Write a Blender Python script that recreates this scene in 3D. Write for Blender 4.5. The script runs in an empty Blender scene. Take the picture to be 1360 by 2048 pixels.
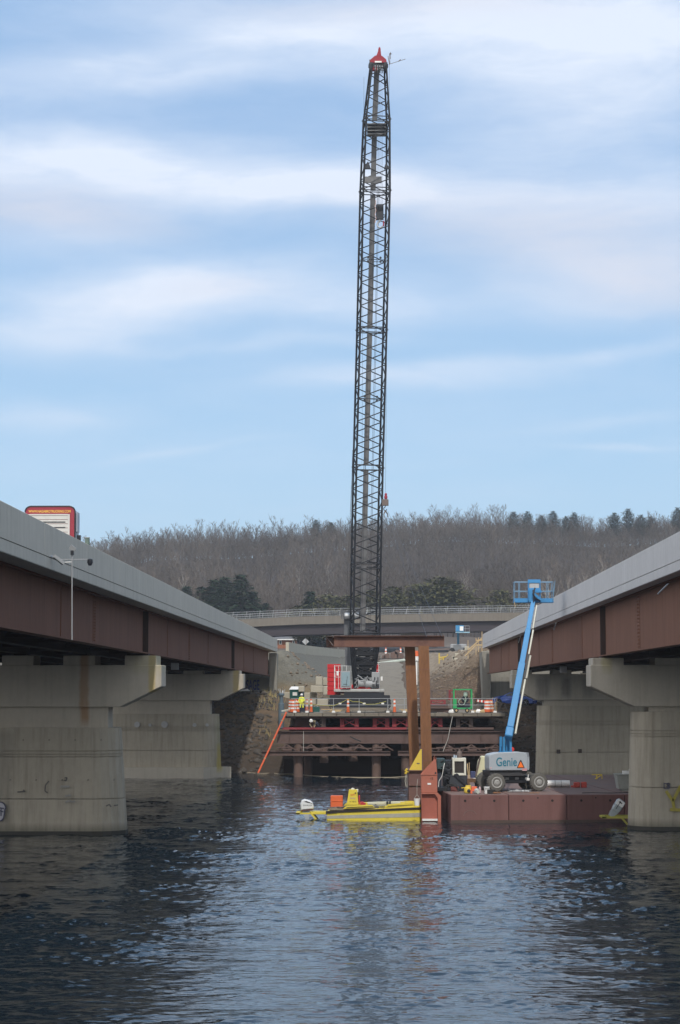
import bpy, bmesh, math, random
import numpy as np
from mathutils import Vector, Matrix
R = math.radians
random.seed(7)
SC = bpy.context.scene
COL = SC.collection
# ------------------------------------------------------------------ camera
F, CX, CY = 4000.0, 680.0, 1024.0
PIT, YAW, CH = R(5.09), R(0.86), 6.8
cam = bpy.data.objects.new('camera', bpy.data.cameras.new('camera'))
COL.objects.link(cam); SC.camera = cam
cam.data.sensor_fit = 'HORIZONTAL'; cam.data.sensor_width = 36.0
cam.data.lens = 36.0 * F / 1360.0
cam.data.clip_start = 0.5; cam.data.clip_end = 9000
cam.location = (0, 0, CH)
cam.rotation_euler = (math.pi / 2 + PIT, 0, YAW)
_CM = cam.rotation_euler.to_matrix()
def ray(px, py):
    return _CM @ Vector(((px - CX) / F, (CY - py) / F, -1.0))
def W(px, py, D):                       # a photo point at the distance D up the river
    d = ray(px, py); return Vector((0, 0, CH)) + d * (D / d.y)
def G(px, py, z=0.0):                   # a photo point on the level z
    d = ray(px, py); return Vector((0, 0, CH)) + d * ((z - CH) / d.z)
# ------------------------------------------------------------------ light
SUN = Vector((0.085, -0.80, 0.90)).normalized()
sl = bpy.data.lights.new('sun', 'SUN'); sl.energy = 2.5; sl.angle = R(1.5); sl.color = (1.0, 0.95, 0.88)
so = bpy.data.objects.new('sun', sl); COL.objects.link(so)
so.rotation_euler = SUN.to_track_quat('Z', 'Y').to_euler(); so.location = (0, -50, 120)
SC.view_settings.view_transform = 'Standard'; SC.view_settings.look = 'None'
SC.view_settings.gamma = 1; SC.view_settings.exposure = 0.20
world = bpy.data.worlds.new('World'); SC.world = world; world.use_nodes = True
wt = world.node_tree; wt.nodes.clear()
def N(t, kind, **kw):
    n = t.nodes.new(kind)
    for k, v in kw.items(): setattr(n, k, v)
    return n
def math_n(t, op, a, b=None, c=None, clamp=False):
    n = t.nodes.new('ShaderNodeMath'); n.operation = op; n.use_clamp = clamp
    for i, v in enumerate((a, b, c)):
        if v is None: continue
        if isinstance(v, (int, float)): n.inputs[i].default_value = v
        else: t.links.new(v, n.inputs[i])
    return n.outputs[0]
def mixc(t, f, a, b, mode='MIX'):
    n = t.nodes.new('ShaderNodeMix'); n.data_type = 'RGBA'; n.blend_type = mode; n.clamp_factor = True
    if isinstance(f, (int, float)): n.inputs[0].default_value = f
    else: t.links.new(f, n.inputs[0])
    for i, v in ((6, a), (7, b)):
        if isinstance(v, tuple): n.inputs[i].default_value = (v[0], v[1], v[2], 1)
        else: t.links.new(v, n.inputs[i])
    return n.outputs[2]
def make_world():
    t = wt
    sky = N(t, 'ShaderNodeTexSky', sky_type='NISHITA', sun_disc=False)
    sky.sun_elevation = math.asin(SUN.z); sky.sun_rotation = math.atan2(SUN.x, SUN.y)
    sky.altitude = 50; sky.air_density = 1.0; sky.dust_density = 0.6; sky.ozone_density = 1.6
    tc = N(t, 'ShaderNodeTexCoord')
    # wisps: warp the direction a little, then soft bands of thin cloud
    mp = N(t, 'ShaderNodeMapping'); mp.inputs['Scale'].default_value = (7, 7, 16)
    t.links.new(tc.outputs['Generated'], mp.inputs[0])
    nz = N(t, 'ShaderNodeTexNoise'); nz.inputs['Scale'].default_value = 1.0; nz.inputs['Detail'].default_value = 5
    nz.inputs['Roughness'].default_value = 0.5
    t.links.new(mp.outputs[0], nz.inputs['Vector'])
    sub = N(t, 'ShaderNodeVectorMath', operation='SUBTRACT'); sub.inputs[1].default_value = (.5, .5, .5)
    t.links.new(nz.outputs['Color'], sub.inputs[0])
    mul = N(t, 'ShaderNodeVectorMath', operation='MULTIPLY'); mul.inputs[1].default_value = (.10, 0, .030)
    t.links.new(sub.outputs[0], mul.inputs[0])
    add = N(t, 'ShaderNodeVectorMath', operation='ADD')
    t.links.new(tc.outputs['Generated'], add.inputs[0]); t.links.new(mul.outputs[0], add.inputs[1])
    sep = N(t, 'ShaderNodeSeparateXYZ'); t.links.new(add.outputs[0], sep.inputs[0])
    front = math_n(t, 'GREATER_THAN', sep.outputs[1], 0.0)
    def blob(px, py, rx, ry, amp, tilt=0.0):
        d = ray(px, py).normalized()
        ax = math_n(t, 'MULTIPLY', math_n(t, 'SUBTRACT', sep.outputs[0], d.x), F / rx)
        z0 = math_n(t, 'SUBTRACT', sep.outputs[2], d.z)
        if tilt: z0 = math_n(t, 'SUBTRACT', z0, math_n(t, 'MULTIPLY', math_n(t, 'SUBTRACT', sep.outputs[0], d.x), tilt))
        az = math_n(t, 'MULTIPLY', z0, F / ry)
        q = math_n(t, 'ADD', math_n(t, 'MULTIPLY', ax, ax), math_n(t, 'MULTIPLY', az, az))
        return math_n(t, 'MULTIPLY', math_n(t, 'POWER', 2.718, math_n(t, 'MULTIPLY', q, -1.0)), amp)
    def total(lst):
        s = None
        for a in lst:
            b = blob(*a); s = b if s is None else math_n(t, 'ADD', s, b)
        return math_n(t, 'MULTIPLY', s, front)
    white = total([(300, 340, 430, 66, .95, -.06), (780, 385, 260, 42, .85, -.02), (320, 585, 280, 52, .9, .03),
                   (60, 660, 170, 40, .75), (230, 165, 380, 44, .62, .05), (950, 60, 620, 66, .75), (1180, 190, 330, 110, .55),
                   (700, 625, 260, 34, .45), (800, 755, 230, 20, .42, .04), (1150, 705, 330, 16, .34, .1), (90, 845, 190, 24, .34),
                   (1250, 560, 260, 60, .5), (60, 480, 160, 30, .35), (560, 690, 300, 14, .25), (1240, 830, 200, 16, .2, .1), (1260, 400, 260, 90, .5),
                   (1300, 20, 340, 120, .35), (400, 100, 260, 26, .3, .1), (380, 905, 180, 10, .2, .12), (1250, 895, 140, 7, .3, -.03)])
    grey = total([(80, 420, 240, 54, .85, -.05), (1120, 470, 330, 80, .75, -.08), (1330, 570, 190, 44, .6, -.05), (820, 18, 300, 34, .5), (420, 590, 130, 26, .35)])
    # fine streaks everywhere
    mp2 = N(t, 'ShaderNodeMapping'); mp2.inputs['Scale'].default_value = (4.0, 4.0, 17); mp2.inputs['Rotation'].default_value = (0, R(2.5), 0)
    t.links.new(add.outputs[0], mp2.inputs[0])
    n2 = N(t, 'ShaderNodeTexNoise'); n2.inputs['Scale'].default_value = 2.6; n2.inputs['Detail'].default_value = 10; n2.inputs['Roughness'].default_value = .60
    t.links.new(mp2.outputs[0], n2.inputs['Vector'])
    wis = math_n(t, 'MULTIPLY', math_n(t, 'SUBTRACT', n2.outputs['Fac'], .40), 2.2, clamp=True)
    mod = math_n(t, 'ADD', math_n(t, 'MULTIPLY', wis, .75), .85)
    wf = math_n(t, 'ADD', math_n(t, 'MULTIPLY', white, mod), math_n(t, 'MULTIPLY', wis, .20), clamp=True)
    gf = math_n(t, 'MULTIPLY', grey, mod, clamp=True)
    # overall thin veil, thicker to the horizon as the sky brightens there
    base = mixc(t, 1.0, sky.outputs[0], (0.97, 1.0, 1.04), 'MULTIPLY')
    s0 = N(t, 'ShaderNodeSeparateXYZ'); t.links.new(tc.outputs['Generated'], s0.inputs[0])
    up = math_n(t, 'POWER', math_n(t, 'MULTIPLY', s0.outputs[2], 3.6, clamp=True), .8)
    base = mixc(t, SKY_VEIL, base, mixc(t, up, (5.6, 8.3, 10.5), (2.9, 5.0, 8.1)))
    c = mixc(t, wf, base, SKY_WHITE)
    c = mixc(t, math_n(t, 'MULTIPLY', gf, .8), c, SKY_GREY)
    # warm glow added to the sky behind the viewer, to light the pier faces
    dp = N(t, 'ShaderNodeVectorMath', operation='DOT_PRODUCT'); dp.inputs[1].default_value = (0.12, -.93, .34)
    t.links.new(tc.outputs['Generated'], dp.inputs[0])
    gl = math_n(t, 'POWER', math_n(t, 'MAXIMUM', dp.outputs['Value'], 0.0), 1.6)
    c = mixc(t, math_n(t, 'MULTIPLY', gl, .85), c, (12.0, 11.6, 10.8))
    d2 = N(t, 'ShaderNodeVectorMath', operation='DOT_PRODUCT'); d2.inputs[1].default_value = (-.86, -.30, .42)  # second glow added out of view at left, brightens the right parapet
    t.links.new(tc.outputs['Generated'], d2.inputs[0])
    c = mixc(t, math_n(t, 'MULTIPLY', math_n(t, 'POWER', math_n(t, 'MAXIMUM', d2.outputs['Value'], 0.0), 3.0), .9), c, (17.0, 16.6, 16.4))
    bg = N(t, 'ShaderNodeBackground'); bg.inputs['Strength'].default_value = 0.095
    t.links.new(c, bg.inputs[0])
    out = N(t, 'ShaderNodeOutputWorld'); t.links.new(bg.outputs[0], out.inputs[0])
SKY_VEIL = 0.78
SKY_WHITE = (7.6, 8.4, 9.8)
SKY_GREY = (7.0, 7.2, 8.2)
make_world()
# ------------------------------------------------------------------ materials
MATS = {}
def lk(t, a, b): t.links.new(a, b)
def mat(name, col, rough=.7, metal=0.0, var=.18, scale=1.5, bump=.0, col2=None, mask=.5, stretch=(1, 1, 1), spec=.4, bscale=None, coat=0):
    """procedural surface: base colour with large blotches of col2 and fine value noise"""
    if name in MATS: return MATS[name]
    m = bpy.data.materials.new(name); m.use_nodes = True; t = m.node_tree
    b = t.nodes['Principled BSDF']; b.inputs['Roughness'].default_value = rough; b.inputs['Metallic'].default_value = metal
    b.inputs['Specular IOR Level'].default_value = spec; b.inputs['Coat Weight'].default_value = coat
    tc = N(t, 'ShaderNodeTexCoord'); mp = N(t, 'ShaderNodeMapping'); mp.inputs['Scale'].default_value = stretch
    lk(t, tc.outputs['Object'], mp.inputs[0])
    n1 = N(t, 'ShaderNodeTexNoise'); n1.inputs['Scale'].default_value = scale; n1.inputs['Detail'].default_value = 6; n1.inputs['Roughness'].default_value = .65
    n2 = N(t, 'ShaderNodeTexNoise'); n2.inputs['Scale'].default_value = scale * 7; n2.inputs['Detail'].default_value = 5; n2.inputs['Roughness'].default_value = .7
    lk(t, mp.outputs[0], n1.inputs['Vector']); lk(t, mp.outputs[0], n2.inputs['Vector'])
    c = col
    if col2:
        f = math_n(t, 'MULTIPLY', math_n(t, 'SUBTRACT', n1.outputs['Fac'], mask), 6.0, clamp=True)
        c = mixc(t, f, col, col2)
    v = math_n(t, 'ADD', math_n(t, 'MULTIPLY', math_n(t, 'ADD', n1.outputs['Fac'], n2.outputs['Fac']), var * 2), 1 - var * 2)
    cc = N(t, 'ShaderNodeCombineColor'); [lk(t, v, cc.inputs[i]) for i in range(3)]
    lk(t, mixc(t, 1.0, c, cc.outputs[0], 'MULTIPLY'), b.inputs['Base Color'])
    if rough < .95:
        lk(t, math_n(t, 'ADD', math_n(t, 'MULTIPLY', n2.outputs['Fac'], .25), max(.05, rough - .12)), b.inputs['Roughness'])
    if bump:
        bp = N(t, 'ShaderNodeBump'); bp.inputs['Strength'].default_value = 1; bp.inputs['Distance'].default_value = bump
        lk(t, n2.outputs['Fac'], bp.inputs['Height']); lk(t, bp.outputs[0], b.inputs['Normal'])
    MATS[name] = m; return m
def concrete(name, col, streaks=(), lines=0.0, dark=.25):
    """cast concrete: vertical run-off streaks, blotches, board joints and stains with edges of their own.
    streaks: (x, half width, z low, z high, colour, strength)"""
    if name in MATS: return MATS[name]
    m = mat(name, col, .88, var=.12, scale=.55, bump=.004, spec=.25); t = m.node_tree
    b = t.nodes['Principled BSDF']; src = b.inputs['Base Color'].links[0].from_socket
    tc = N(t, 'ShaderNodeTexCoord')
    mp = N(t, 'ShaderNodeMapping'); mp.inputs['Scale'].default_value = (2.6, 2.6, .16); lk(t, tc.outputs['Object'], mp.inputs[0])
    n = N(t, 'ShaderNodeTexNoise'); n.inputs['Scale'].default_value = 1.4; n.inputs['Detail'].default_value = 7; n.inputs['Roughness'].default_value = .7
    lk(t, mp.outputs[0], n.inputs['Vector'])
    f = math_n(t, 'MULTIPLY', math_n(t, 'SUBTRACT', n.outputs['Fac'], .47), 3.2, clamp=True)
    c = mixc(t, math_n(t, 'MULTIPLY', f, dark), src, (col[0] * .42, col[1] * .41, col[2] * .36))
    f2 = math_n(t, 'MULTIPLY', math_n(t, 'SUBTRACT', .42, n.outputs['Fac']), 3.2, clamp=True)
    c = mixc(t, math_n(t, 'MULTIPLY', f2, dark), c, (col[0] * 1.3, col[1] * 1.3, col[2] * 1.25))
    sp = N(t, 'ShaderNodeSeparateXYZ'); lk(t, tc.outputs['Object'], sp.inputs[0])
    nn = N(t, 'ShaderNodeTexNoise'); nn.inputs['Scale'].default_value = 3.0; nn.inputs['Detail'].default_value = 4; lk(t, tc.outputs['Object'], nn.inputs['Vector'])
    wob = math_n(t, 'MULTIPLY', math_n(t, 'SUBTRACT', nn.outputs['Fac'], .5), .5)
    for (x, hw, z0, z1, sc_, st) in streaks:
        dx = math_n(t, 'DIVIDE', math_n(t, 'ABSOLUTE', math_n(t, 'SUBTRACT', sp.outputs[0], x)), hw)
        a = math_n(t, 'SUBTRACT', 1.0, math_n(t, 'ADD', dx, wob), clamp=True)
        a = math_n(t, 'MULTIPLY', a, 1.8, clamp=True)
        lo = math_n(t, 'MULTIPLY', math_n(t, 'SUBTRACT', sp.outputs[2], z0), 2.0, clamp=True)
        hi = math_n(t, 'MULTIPLY', math_n(t, 'SUBTRACT', z1, sp.outputs[2]), 3.0, clamp=True)
        k = math_n(t, 'MULTIPLY', math_n(t, 'MULTIPLY', a, lo), math_n(t, 'MULTIPLY', hi, math_n(t, 'ADD', math_n(t, 'MULTIPLY', n.outputs['Fac'], 1.0), .4)))
        c = mixc(t, math_n(t, 'MULTIPLY', k, st, clamp=True), c, sc_)
    if lines:
        # pour joints: thin darker lines at even spacing along the length
        u = math_n(t, 'FRACT', math_n(t, 'DIVIDE', sp.outputs[1], lines))
        a = math_n(t, 'LESS_THAN', u, .012)
        c = mixc(t, math_n(t, 'MULTIPLY', a, .35), c, (.05, .05, .05))
    lk(t, c, b.inputs['Base Color'])
    return m
# ------------------------------------------------------------------ mesh builder
class MB:
    def __init__(s): s.v = []; s.f = []
    def add(s, vs, fs):
        n = len(s.v); s.v += [Vector(p) for p in vs]; s.f += [tuple(i + n for i in f) for f in fs]; return s
    def box(s, x0, x1, y0, y1, z0, z1, M=None):
        vs = [(x0, y0, z0), (x1, y0, z0), (x1, y1, z0), (x0, y1, z0), (x0, y0, z1), (x1, y0, z1), (x1, y1, z1), (x0, y1, z1)]
        if M: vs = [M @ Vector(p) for p in vs]
        return s.add(vs, [(0, 3, 2, 1), (4, 5, 6, 7), (0, 1, 5, 4), (1, 2, 6, 5), (2, 3, 7, 6), (3, 0, 4, 7)])
    def cbox(s, x0, x1, y0, y1, z0, z1, c=.03):      # box with chamfered vertical and top edges
        r0 = [(x0 + c, y0), (x1 - c, y0), (x1, y0 + c), (x1, y1 - c), (x1 - c, y1), (x0 + c, y1), (x0, y1 - c), (x0, y0 + c)]
        cx, cy = (x0 + x1) / 2, (y0 + y1) / 2
        r1 = [(cx + (x - cx) * (1 - 2 * c / (x1 - x0)), cy + (y - cy) * (1 - 2 * c / (y1 - y0))) for x, y in r0]
        return s.rings([[(x, y, z0) for x, y in r0], [(x, y, z1 - c) for x, y in r0], [(x, y, z1) for x, y in r1]])
    def rings(s, rs, caps=True):
        n = len(rs[0]); vs = [p for r in rs for p in r]; fs = []
        for k in range(len(rs) - 1):
            for i in range(n):
                j = (i + 1) % n; fs.append((k * n + i, k * n + j, (k + 1) * n + j, (k + 1) * n + i))
        if caps: fs += [tuple(range(n - 1, -1, -1)), tuple((len(rs) - 1) * n + i for i in range(n))]
        return s.add(vs, fs)
    def prism(s, poly, a, b, axis='y', M=None):       # poly in the two other axes, pushed from a to b
        def P(u, v, w):
            p = {'y': (u, w, v), 'x': (w, u, v), 'z': (u, v, w)}[axis]
            return M @ Vector(p) if M else p
        return s.rings([[P(u, v, a) for u, v in poly], [P(u, v, b) for u, v in poly]])
    def tube(s, p, q, r, n=6, r2=None, caps=True):
        p, q = Vector(p), Vector(q); d = q - p
        if d.length < 1e-6: return s
        d.normalize(); a = d.orthogonal().normalized() if abs(d.z) < .99 else Vector((1, 0, 0)); a = (a - d * a.dot(d)).normalized(); b = d.cross(a)
        r2 = r if r2 is None else r2
        cs = [(math.cos(2 * math.pi * i / n + math.pi / n), math.sin(2 * math.pi * i / n + math.pi / n)) for i in range(n)]
        return s.rings([[p + (a * c + b * e) * r for c, e in cs], [q + (a * c + b * e) * r2 for c, e in cs]], caps)
    def path(s, pts, r, n=6):
        for i in range(len(pts) - 1): s.tube(pts[i], pts[i + 1], r, n)
        return s
    def bar(s, p, q, w, h, up=(0, 0, 1)):             # rectangular bar between two points
        p, q = Vector(p), Vector(q); d = (q - p).normalized(); u = Vector(up); sx = d.cross(u)
        if sx.length < 1e-4: sx = d.cross(Vector((0, 1, 0)))
        sx.normalize(); u = sx.cross(d).normalized(); sx *= w / 2; u *= h / 2
        return s.rings([[o - sx - u, o + sx - u, o + sx + u, o - sx + u] for o in (p, q)])
    def lathe(s, prof, c=(0, 0, 0), n=16, axis='z'):
        rs = []
        for r, h in prof:
            ring = []
            for i in range(n):
                a = 2 * math.pi * i / n; u, v = r * math.cos(a), r * math.sin(a)
                q = {'z': (u, v, h), 'y': (u, h, v), 'x': (h, u, v)}[axis]
                ring.append((q[0] + c[0], q[1] + c[1], q[2] + c[2]))
            rs.append(ring)
        return s.rings(rs)
    def ibeam(s, p, q, w, h, tf=.04, tw=.02):         # steel I beam, p and q on its top centre line
        p, q = Vector(p), Vector(q); d = (q - p).normalized(); sx = d.cross(Vector((0, 0, 1))).normalized(); u = sx.cross(d).normalized()
        def br(du, hh, ww): s.rings([[o + u * du - sx * ww / 2 - u * hh / 2, o + u * du + sx * ww / 2 - u * hh / 2, o + u * du + sx * ww / 2 + u * hh / 2, o + u * du - sx * ww / 2 + u * hh / 2] for o in (p, q)])
        br(-tf / 2, tf, w); br(-h + tf / 2, tf, w); br(-h / 2, h - 2 * tf, tw); return s
    def move(s, M):
        s.v = [M @ p for p in s.v]; return s
    def build(s, name, m, parent=None, w=True, smooth=False, bevel=0):
        """link as one mesh object; w: the vertices are in world space"""
        me = bpy.data.meshes.new(name)
        vs = s.v
        if parent is not None and w:
            I = MW[parent.name].inverted(); vs = [I @ p for p in vs]
        me.from_pydata([tuple(p) for p in vs], [], s.f)
        bm = bmesh.new(); bm.from_mesh(me); bmesh.ops.recalc_face_normals(bm, faces=bm.faces)
        if bevel: bmesh.ops.bevel(bm, geom=bm.edges[:], offset=bevel, segments=1, affect='EDGES', clamp_overlap=True)
        bm.to_mesh(me); bm.free()
        me.materials.append(m)
        if smooth:
            me.polygons.foreach_set('use_smooth', [True] * len(me.polygons))
            try: me.set_sharp_from_angle(angle=R(40))
            except Exception: pass
        o = bpy.data.objects.new(name, me); COL.objects.link(o); o.parent = parent
        MW[o.name] = MW[parent.name] if parent is not None else Matrix.Identity(4)
        return o
MW = {}
def thing(name, label, cat, loc=(0, 0, 0), rz=0.0, group=None, scale=1.0):
    o = bpy.data.objects.new(name, None); COL.objects.link(o); o.empty_display_size = .3
    o.location = loc; o.rotation_euler = (0, 0, rz); o.scale = (scale,) * 3
    MW[o.name] = Matrix.Translation(loc) @ Matrix.Rotation(rz, 4, 'Z') @ Matrix.Scale(scale, 4)
    o['label'] = label; o['category'] = cat
    if group: o['group'] = group
    return o
def tag(o, label, cat, group=None):
    o['label'] = label; o['category'] = cat
    if group: o['group'] = group
    return o
def struct(o, kind='structure'):
    o['kind'] = kind; return o
def dup(root, loc, rz=0.0, label=None, group=None, scale=None):
    r = root.copy(); COL.objects.link(r); r.location = loc; r.rotation_euler = (0, 0, rz)
    if scale: r.scale = (scale,) * 3 if isinstance(scale, (int, float)) else scale
    if label: r['label'] = label
    if group: r['group'] = group
    for ch in KIDS(root):
        c = ch.copy(); COL.objects.link(c); c.parent = r
        for g in KIDS(ch):
            d = g.copy(); COL.objects.link(d); d.parent = c
    return r
def KIDS(o): return [c for c in list(o.children)]
def text(s, size, m, parent, M, name='lettering', depth=.004, w=True, fit=None, bold=0.0):
    cu = bpy.data.curves.new('t', 'FONT'); cu.body = s; cu.size = size; cu.extrude = depth; cu.align_x = 'CENTER'; cu.align_y = 'CENTER'; cu.offset = bold
    to = bpy.data.objects.new('t', cu); COL.objects.link(to)
    bpy.context.view_layer.update()
    me = bpy.data.meshes.new_from_object(to.evaluated_get(bpy.context.evaluated_depsgraph_get()))
    bpy.data.objects.remove(to)
    if fit:
        xs = [v.co.x for v in me.vertices]; k = fit / (max(xs) - min(xs)); me.transform(Matrix.Diagonal((k, 1, 1, 1)))
    me.transform((MW[parent.name].inverted() if w else Matrix.Identity(4)) @ M)
    me.materials.clear(); me.materials.append(m); me.name = name
    o = bpy.data.objects.new(name, me); COL.objects.link(o); o.parent = parent; MW[o.name] = MW[parent.name]
    return o
FRONT = Matrix.Rotation(math.pi / 2, 4, 'X')          # text that faces the viewer's side (-Y)
def npmesh(name, v, f, m, smooth=False):
    me = bpy.data.meshes.new(name); v = np.asarray(v, np.float32); f = np.asarray(f, np.int32); k = f.shape[1]
    me.vertices.add(len(v)); me.vertices.foreach_set('co', v.ravel())
    me.loops.add(f.size); me.loops.foreach_set('vertex_index', f.ravel())
    me.polygons.add(len(f)); me.polygons.foreach_set('loop_start', np.arange(0, f.size, k, dtype=np.int32))
    me.polygons.foreach_set('loop_total', np.full(len(f), k, np.int32))
    if smooth: me.polygons.foreach_set('use_smooth', np.ones(len(f), bool))
    me.update(calc_edges=True); me.validate(); me.materials.append(m)
    return me
def npobj(name, v, f, m, parent=None, smooth=False):
    o = bpy.data.objects.new(name, npmesh(name, v, f, m, smooth)); COL.objects.link(o); o.parent = parent
    MW[o.name] = MW[parent.name] if parent is not None else Matrix.Identity(4)
    return o
# palette
C_PIER = (.44, .40, .335)
m_par_l = concrete('parapet concrete warm', (.47, .445, .39), lines=0, dark=.42)
m_par_r = concrete('parapet concrete', (.55, .54, .535), lines=0, dark=.26)
m_weather = concrete('weathering steel', (.205, .102, .068), dark=.5)
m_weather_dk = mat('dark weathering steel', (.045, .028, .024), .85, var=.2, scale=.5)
m_steel_br = mat('brown trestle steel', (.115, .075, .066), .75, var=.25, scale=.8, col2=(.075, .052, .047), mask=.52, bump=.002)
m_pile = mat('pipe pile steel', (.125, .08, .065), .75, var=.25, scale=.8, col2=(.08, .055, .045), mask=.5, stretch=(1, 1, .3))
m_rust = mat('rusty post steel', (.20, .092, .042), .8, var=.45, scale=.9, col2=(.12, .06, .038), mask=.5, stretch=(2.5, 2.5, .35), bump=.003)
m_beamred = mat('rust red beam', (.15, .075, .055), .75, var=.22, scale=.9, col2=(.09, .045, .038), mask=.5)
m_red = mat('red diaphragm paint', (.24, .036, .045), .6, var=.25, scale=2.0, col2=(.16, .04, .04), mask=.58)
m_greyst = mat('grey brown steel', (.13, .10, .09), .7, var=.25, scale=1.5)
m_black = mat('black crane paint', (.018, .02, .026), .45, var=.15, scale=2)
m_blacktube = mat('boom tube black', (.009, .010, .014), .6, var=.1, scale=2)
m_rubber = mat('rubber', (.03, .03, .03), .85, var=.3, scale=4)
m_tyre = mat('dusty tyre', (.11, .105, .095), .9, var=.25, scale=5)
m_white = mat('white paint', (.72, .72, .70), .5, var=.12, scale=2)
m_offwhite = mat('off white paint', (.60, .60, .52), .55, var=.18, scale=3, col2=(.35, .33, .27), mask=.62)
m_galv = mat('galvanised steel', (.42, .43, .44), .45, .6, var=.15, scale=5)
m_grey = mat('grey paint', (.30, .31, .32), .55, var=.15, scale=2)
m_grate = mat('grey walkway grating', (.17, .17, .175), .6, .2, var=.18, scale=5)
m_cwred = mat('counterweight red', (.50, .02, .024), .45, var=.1, scale=1.5)
m_craner = mat('boom tip red', (.27, .014, .030), .6, var=.35, scale=3, col2=(.10, .02, .03), mask=.56)
m_glass = mat('tinted glass', (.05, .08, .09), .12, 0, var=.05, scale=1, spec=.8)
m_cabglass = mat('pale cab glass', (.20, .29, .33), .15, 0, var=.1, scale=1, spec=.8)
m_timber = mat('old timber mats', (.20, .175, .14), .9, var=.35, scale=1.2, col2=(.11, .095, .08), mask=.5, stretch=(.5, 3, 3), bump=.006)
m_wood = mat('new timber', (.45, .33, .18), .8, var=.2, scale=2, stretch=(.4, 3, 3))
m_orange = mat('orange plastic', (.62, .12, .035), .5, var=.15, scale=3)
m_orange2 = mat('orange steel paint', (.72, .14, .06), .6, var=.2, scale=2, col2=(.45, .12, .07), mask=.6)
m_refl = mat('white reflective band', (.75, .75, .74), .4, var=.08, scale=3)
m_yel = mat('boat yellow paint', (.62, .50, .055), .5, var=.25, scale=1.8, col2=(.40, .32, .07), mask=.55)
m_yel2 = mat('gusset yellow paint', (.62, .45, .06), .55, var=.15, scale=2, col2=(.4, .28, .05), mask=.6)
m_hivis = mat('hi vis yellow cloth', (.75, .80, .08), .7, var=.12, scale=6)
m_navy = mat('dark work cloth', (.03, .035, .05), .9, var=.2, scale=6)
m_skin = mat('skin', (.45, .27, .19), .6, var=.08, scale=4)
m_green = mat('green equipment paint', (.03, .36, .12), .5, var=.15, scale=2)
m_dkgreen = mat('dark green plastic', (.012, .075, .065), .5, var=.15, scale=2)
m_blue = mat('sky blue lift paint', (.045, .215, .45), .42, var=.1, scale=1.5)
m_blue_dk = mat('shaded blue lift links', (.04, .21, .42), .5, var=.2, scale=2)
m_lgrey = mat('light grey lift cover', (.36, .40, .44), .42, var=.08, scale=1.5)
m_teal = mat('teal lettering', (.02, .17, .25), .5, var=.05)
m_barge = concrete('barge red oxide', (.160, .082, .076), dark=.42)
m_barge_dk = mat('barge deck steel', (.185, .125, .11), .8, var=.25, scale=.9, col2=(.13, .105, .10), mask=.5, bump=.003)
m_well = mat('spud well orange', (.36, .12, .08), .65, var=.15, scale=1.2, col2=(.26, .10, .07), mask=.6)
m_well2 = mat('spud well dark oxide', (.13, .07, .065), .75, var=.2, scale=1.2)
m_rope = mat('rope', (.45, .44, .40), .9, var=.1)
m_cable = mat('wire rope', (.05, .05, .055), .5, .5, var=.1)
m_ink = mat('black lettering', (.02, .02, .02), .6, var=.05)
m_redink = mat('red lettering', (.55, .04, .03), .6, var=.05)
m_house = mat('brick', (.27, .11, .06), .85, var=.25, scale=3)
m_roof = mat('grey shingles', (.12, .12, .125), .9, var=.25, scale=3)
m_carblue = mat('blue car paint', (.02, .09, .45), .25, .1, var=.05, scale=1, coat=.6)
m_block = concrete('precast block concrete', (.40, .37, .30), dark=.4)
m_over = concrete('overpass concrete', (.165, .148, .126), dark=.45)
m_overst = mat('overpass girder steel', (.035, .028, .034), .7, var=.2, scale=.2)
# ================================================================== LAND AND WATER
rng = np.random.RandomState(11)
def vnoise(x, y, s, seed=0):
    """smooth value noise, vectorised"""
    x = np.asarray(x, float) / s + 311.7 * (seed + 1); y = np.asarray(y, float) / s + 177.3 * (seed + 1)
    xi, yi = np.floor(x).astype(np.int64), np.floor(y).astype(np.int64); u, v = x - xi, y - yi
    u = u * u * (3 - 2 * u); v = v * v * (3 - 2 * v)
    def h(a, b):
        n = (a * 374761393 + b * 668265263 + seed * 1442695) & 0x7fffffff
        n = ((n ^ (n >> 13)) * 1274126177) & 0x7fffffff
        return ((n ^ (n >> 16)) & 0xffff) / 65535.0
    return (h(xi, yi) * (1 - u) + h(xi + 1, yi) * u) * (1 - v) + (h(xi, yi + 1) * (1 - u) + h(xi + 1, yi + 1) * u) * v
def sm(a, b, t):
    t = np.clip((t - a) / (b - a), 0, 1); return t * t * (3 - 2 * t)
TX = [-500, 0, 200, 300, 400, 500, 640, 700, 800, 900, 1000, 1100, 1200, 1300, 1400, 1900]
TY = [1125, 1120, 1112, 1092, 1090, 1088, 1074, 1072, 1062, 1054, 1058, 1060, 1068, 1060, 1050, 1040]
def skyl(x, y):                         # wanted tree-top line of the hill, as a height above the viewer
    px = 740 + 4000 * x / np.maximum(y, 1)
    return (1380 - np.interp(px, TX, TY)) / 4000.0
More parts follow.
